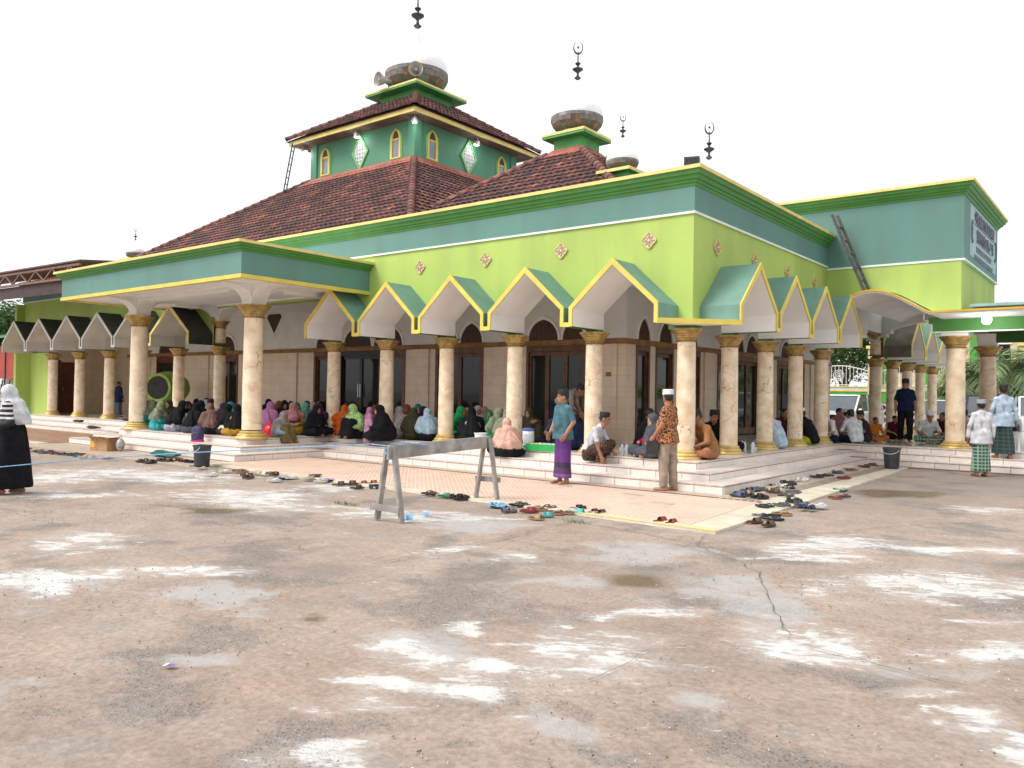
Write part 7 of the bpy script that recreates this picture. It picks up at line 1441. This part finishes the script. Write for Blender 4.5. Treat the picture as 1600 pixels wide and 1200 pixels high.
PEOPLE = [(-15.7, -1.9, 0.42, 120, 'w3', 'teal', 'teal', 'olive', 'teal dress and olive hijab at the far left of the portico floor'),
(-13.79, -2.45, 0.42, 100, 'w2', 'aqua', 'aqua', 'sage', 'aqua dress and grey green hijab with legs stretched to the step'),
(-14.74, -1.6, 0.42, 20, 'w1', 'teal', 'olive', 'olive', 'olive hijab facing the yard behind the aqua dress'),
(-13.08, -2.35, 0.42, 110, 'w3', 'lavender', 'lavender', 'black', 'lavender dress and black hijab at the portico floor edge'),
(-13.17, -2.0, 0.42, 100, 'w1', 'black', 'black', 'black', 'all black robe just left of the backpack'),
(-12.39, -2.1, 0.42, 190, 'w3', 'black', 'black', 'black', 'large black robe seen from behind above the backpack'),
(-14.23, -0.9, 0.42, 150, 'w1', 'slate', 'slate', 'sky', 'pale blue hijab behind the black robes in the portico'),
(-13.29, -1.2, 0.42, 0, 'm1', 'white', 'black', 'black_cap', 'black cap seated among the black robed women of the portico'),
(-12.08, -1.7, 0.42, 140, 'w3', 'plum', 'plum', 'plum', 'dark plum robe and hijab left of the big portico column'),
(-12.44, -1.2, 0.42, 160, 'w1', 'teal', 'teal', 'teal', 'teal hijab behind the plum robe'),
(-10.54, -2.2, 0.42, 200, 'w3', 'mustard', 'mustard', 'black', 'mustard dress and black hijab against the big portico column'),
(-14.7, -2.2, 0.42, 60, 'w1', 'teal', 'teal', 'sage', 'teal dress and sage hijab left of the aqua dress'),
(-12.17, -2.4, 0.42, 150, 'w3', 'black', 'slate', 'black', 'black hijab over a slate skirt left of the backpack'),
(-11.36, -2.35, 0.42, -150, 'w3', 'black', 'black', 'brown', 'brown hijab over black robe right of the backpack'),
(-10.97, -2.2, 0.42, 170, 'w1', 'black', 'plum', 'black', 'black hijab and plum skirt left of the mustard dress'),
(-12.51, -0.3, 0.42, 20, 'w1', 'black', 'black', 'black', 'black hijab peeping out right of the big portico column'),
(-12.11, 0.3, 0.42, 0, 'w1', 'black', 'black', 'black', 'black hijab behind the mustard dress with rose hijab'),
(-10.01, -0.1, 0.42, -40, 'w1', 'plum', 'plum', 'plum', 'plum hijab between the black robe and the tan hijab'),
(-11.06, -1.0, 0.42, 160, 'w3', 'pink', 'pink', 'pink', 'rose pink long hijab beside the big portico column'),
(-9.56, -1.75, 0.29, 60, 'w3', 'skyshirt', 'khaki', 'greyhijab', 'grey hijab and olive skirt sitting on the step beside the red bag'),
(-10.58, -0.6, 0.42, 30, 'w1', 'mustard', 'mustard', 'rosehijab', 'mustard dress and rose hijab right of the pink hijab'),
(-11.19, 0.2, 0.42, 60, 'w1', 'mint', 'mint', 'mint', 'mint hijab behind the mustard dress'),
(-9.53, -0.75, 0.42, 60, 'w3', 'black', 'black', 'black', 'wide black robe at the step edge right of the mustard dress'),
(-10.23, 0.3, 0.42, 0, 'w1', 'aqua', 'aqua', 'tan', 'small girl with tan hijab and aqua skirt before the first slim column'),
(-9.4, 0.1, 0.42, 10, 'w1', 'orange', 'orange', 'orange', 'bright orange dress and hijab'),
(-8.14, -0.55, 0.42, -30, 'w3', 'green2', 'black', 'green2', 'light green patterned hijab behind the standing pink child'),
(-7.17, -0.6, 0.42, -70, 'w3', 'black', 'black', 'black', 'black robe on the step facing the pink child'),
(-7.69, 0.3, 0.42, 170, 'w3', 'greyp', 'greyp', 'greyp', 'pale grey patterned long hijab beside the third column'),
(-8.05, 0.9, 0.42, 170, 'w1', 'rust', 'rust', 'rust', 'rust hijab behind the pale grey hijab'),
(-7.07, 0.2, 0.42, 180, 'w3', 'olive', 'olive', 'olive', 'dark olive robe seen from behind'),
(-7.57, 1.0, 0.42, 150, 'w1', 'brown', 'brown', 'plum', 'brown hijab behind the olive robe'),
(-6.5, 0.15, 0.42, 200, 'w3', 'black', 'black', 'sky', 'light blue long hijab over a black robe'),
(-6.12, 0.6, 0.42, 90, 'w1', 'green', 'green', 'green', 'green dress half hidden behind the fourth column'),
(-6.07, 0.9, 0.42, 20, 'w1', 'white', 'black', 'rust', 'rust hijab and white top right of the fourth column'),
(-5.3, 0.3, 0.42, 200, 'w3', 'lilac', 'black', 'black', 'lilac vest over black robe seen from behind'),
(-5.31, 0.9, 0.42, 0, 'w1', 'green', 'green', 'green3', 'bright green dress facing the yard'),
(-4.72, 0.4, 0.42, 60, 'w1', 'green', 'green', 'sage', 'green dress with sage hijab beside the slim bottle'),
(-4.24, 0.2, 0.42, 170, 'w3', 'navy', 'navy', 'sage', 'sage hijab behind the peach hijab'),
(-3.41, -0.75, 0.29, 200, 'w4', 'peach', 'black', 'peach', 'long peach hijab and black skirt on the step near the jug'),
(-4.36, 1.1, 0.42, 20, 'w1', 'olive', 'olive', 'olive', 'olive hijab behind the water jug'),
(-4.69, 1.7, 0.42, 0, 'm1', 'brownb', 'black', 'hair', 'dark haired boy in brown batik behind the water jug'),
(-3.42, 1.0, 0.42, -20, 'm1', 'denim', 'navy', 'black_cap', 'blue shirt and black cap behind the man in the teal shirt'),
(-2.66, 0.5, 0.42, 190, 'm1', 'navy', 'navy', 'hair', 'dark navy clothes hidden behind the teal shirted man'),
(-1.35, 0.9, 0.42, 60, 'm1', 'blackvest', 'black', 'hair', 'black vest over white shirt beside the glass bay'),
(-0.51, -0.05, 0.42, -60, 'w3', 'crimson', 'slate', 'slate', 'crimson and grey dress hidden behind the man in batik'),
(-1.08, 1.4, 0.42, 90, 'm1', 'greyp', 'slate', 'hair', 'grey shirt behind the batik man'),
(0.23, 0.45, 0.42, -75, 'm2', 'camel', 'peachsk', 'black_cap', 'camel brown tunic and black cap between the corner columns'),
(-0.57, 1.6, 0.42, -60, 'm1', 'tan', 'black', 'hair', 'tan shirt behind the corner column'),
(-0.49, 2.2, 0.42, 0, 'm1', 'black', 'black', 'black_cap', 'black shirt and cap behind the camel tunic'),
(-0.44, 2.4, 0.42, 10, 'm1', 'navy', 'black', 'hair', 'navy shirt deep in the shade behind the camel tunic'),
(0.1, 4.3, 0.42, -150, 'm2', 'palesky', 'palesky', 'red_cap', 'pale blue long shirt seen from behind between two side columns'),
(-0.63, 6.6, 0.42, 0, 'm1', 'maroon', 'maroon', 'hair', 'maroon shirt behind the pale blue shirt'),
(0.1, 6.47, 0.42, -140, 'm2', 'black', 'limesarong', 'white_cap', 'black shirt, lime sarong and white cap beside a side column'),
(0.1, 8.0, 0.42, -60, 'm2', 'white', 'navy', 'hair', 'white shirt half hidden behind the last side column'),
(-0.25, 9.6, 0.42, 30, 'm1', 'dustyrose', 'dustyrose', 'hair', 'dusty rose shirt in front of the white car'),
(-0.18, 9.9, 0.42, 60, 'm1', 'white', 'white', 'white_cap', 'white shirt and white cap in front of the white car'),
(0.67, 8.1, 0.42, -170, 'm2', 'white', 'black', 'black_cap', 'white shirt and black cap seen from behind at the entrance floor'),
(0.66, 9.0, 0.42, -90, 'm1', 'plum', 'plum', 'black_cap', 'plum shirt and black cap left of the stacked column'),
(0.67, 9.8, 0.42, 0, 'm1', 'orange2', 'orange2', 'hair', 'small boy in orange shirt before the stacked column'),
(0.87, 11.0, 0.42, 0, 'm1', 'maroon', 'black', 'hair', 'small boy in dark maroon shirt right of the stacked column'),
(1.87, 10.2, 0.42, 0, 'm2', 'white', 'greensarong', 'white_cap', 'white cap and green sarong beside the big right column'),
(2.3, 10.6, 0.42, -90, 'm1', 'maroon', 'navy', 'hair', 'maroon shirt hidden behind the big right column'),
(2.82, 10.2, 0.42, -60, 'm1', 'greyp', 'navy', 'black_cap', 'grey shirt right of the big right column'),
(-18.7, 1.4, 0.42, 160, 'w1', 'black', 'black', 'black', 'black hijab deep in the shaded back row, behind the portico women'),
(-18.51, 1.8, 0.42, -40, 'w1', 'black', 'black', 'black', 'black hijab deep in the shaded back row, behind the portico women'),
(-17.15, 1.6, 0.42, 90, 'w1', 'plum', 'plum', 'plum', 'plum hijab deep in the shaded back row, behind the portico women'),
(-15.42, 1.7, 0.42, -40, 'w1', 'brown', 'brown', 'brown', 'brown hijab deep in the shaded back row, behind the pink hijab'),
(-16.02, 2.3, 0.42, 90, 'w1', 'navy', 'navy', 'navy', 'navy hijab deep in the shaded back row, behind the pink hijab'),
(-13.88, 1.2, 0.42, 90, 'w1', 'rust', 'rust', 'rust', 'rust hijab deep in the shaded back row, behind the pink hijab'),
(-14.44, 1.9, 0.42, 90, 'w1', 'olive', 'olive', 'olive', 'olive hijab deep in the shaded back row, behind the pink hijab'),
(-14.7, 2.3, 0.42, 160, 'w1', 'slate', 'slate', 'slate', 'slate grey hijab deep in the shaded back row, behind the pink hijab'),
(-13.18, 1.5, 0.42, 0, 'w1', 'teal', 'teal', 'teal', 'teal hijab deep in the shaded back row, behind the pink hijab'),
(-13.73, 2.2, 0.42, 180, 'w1', 'maroon', 'maroon', 'maroon', 'maroon hijab deep in the shaded back row, behind the pink hijab'),
(-12.81, 1.7, 0.42, 30, 'w1', 'greyp', 'greyp', 'greyp', 'pale grey hijab deep in the shaded back row, behind the pink hijab'),
(-13.37, 2.4, 0.42, 90, 'w1', 'rosehijab', 'rosehijab', 'rosehijab', 'rose hijab deep in the shaded back row, behind the pink hijab'),
(-11.83, 1.3, 0.42, 0, 'w1', 'black', 'black', 'black', 'black hijab deep in the shaded back row, behind the orange dress'),
(-12.45, 2.0, 0.42, 30, 'w1', 'black', 'black', 'black', 'black hijab deep in the shaded back row, behind the orange dress'),
(-12.24, 2.3, 0.42, 0, 'w1', 'plum', 'plum', 'plum', 'plum hijab deep in the shaded back row, behind the orange dress'),
(-10.83, 1.5, 0.42, -40, 'w1', 'brown', 'brown', 'brown', 'brown hijab deep in the shaded back row, behind the orange dress'),
(-11.44, 2.2, 0.42, 180, 'w1', 'navy', 'navy', 'navy', 'navy hijab deep in the shaded back row, behind the orange dress'),
(-9.98, 1.6, 0.42, 30, 'w1', 'rust', 'rust', 'rust', 'rust hijab deep in the shaded back row, behind the orange dress'),
(-10.57, 2.3, 0.42, 180, 'w1', 'olive', 'olive', 'olive', 'olive hijab deep in the shaded back row, behind the orange dress'),
(-9.62, 1.9, 0.42, 160, 'w1', 'slate', 'slate', 'slate', 'slate grey hijab deep in the shaded back row, near the glass bays'),
(-8.58, 1.9, 0.42, 0, 'w1', 'teal', 'teal', 'teal', 'teal hijab deep in the shaded back row, near the glass bays'),
(-6.94, 1.9, 0.42, 160, 'w1', 'maroon', 'maroon', 'maroon', 'maroon hijab deep in the shaded back row, near the glass bays'),
(-6.4, 1.7, 0.42, 30, 'w1', 'greyp', 'greyp', 'greyp', 'pale grey hijab deep in the shaded back row, near the glass bays'),
(-6.56, 2.2, 0.42, 0, 'w1', 'rosehijab', 'rosehijab', 'rosehijab', 'rose hijab deep in the shaded back row, near the glass bays')]
for i, (x, y, z, phi, kind, top_, bot_, head_, note) in enumerate(PEOPLE):
    if kind[0] == 'w':
        me = W_ME[kind][i % len(W_ME[kind])]; mats = dict(top=cloth(top_), bottom=cloth(bot_), hijab=PATT[head_] if head_ in PATT and i % 2 else cloth(head_))
    else:
        cov = 'hair' if head_ == 'hair' else 'black_cap'; me = M_ME[(kind, cov)] if (kind, cov) in M_ME else M_ME[(kind, 'black_cap')]
        mats = dict(top=BATIKD if top_ == 'brownb' else cloth(top_), bottom=CHECK if bot_ == 'greensarong' else cloth(bot_), cap=CAPM.get(head_, HAIR))
    s = random.uniform(.95,1.05)*(.78 if ('small' in note or 'boy' in note) else 1.0)
    person(me, (x, y, z+.006), phi+random.uniform(-8,8), 'seated person in '+note, mats, s, 'people seated on the verandah floor and steps', i % 3)
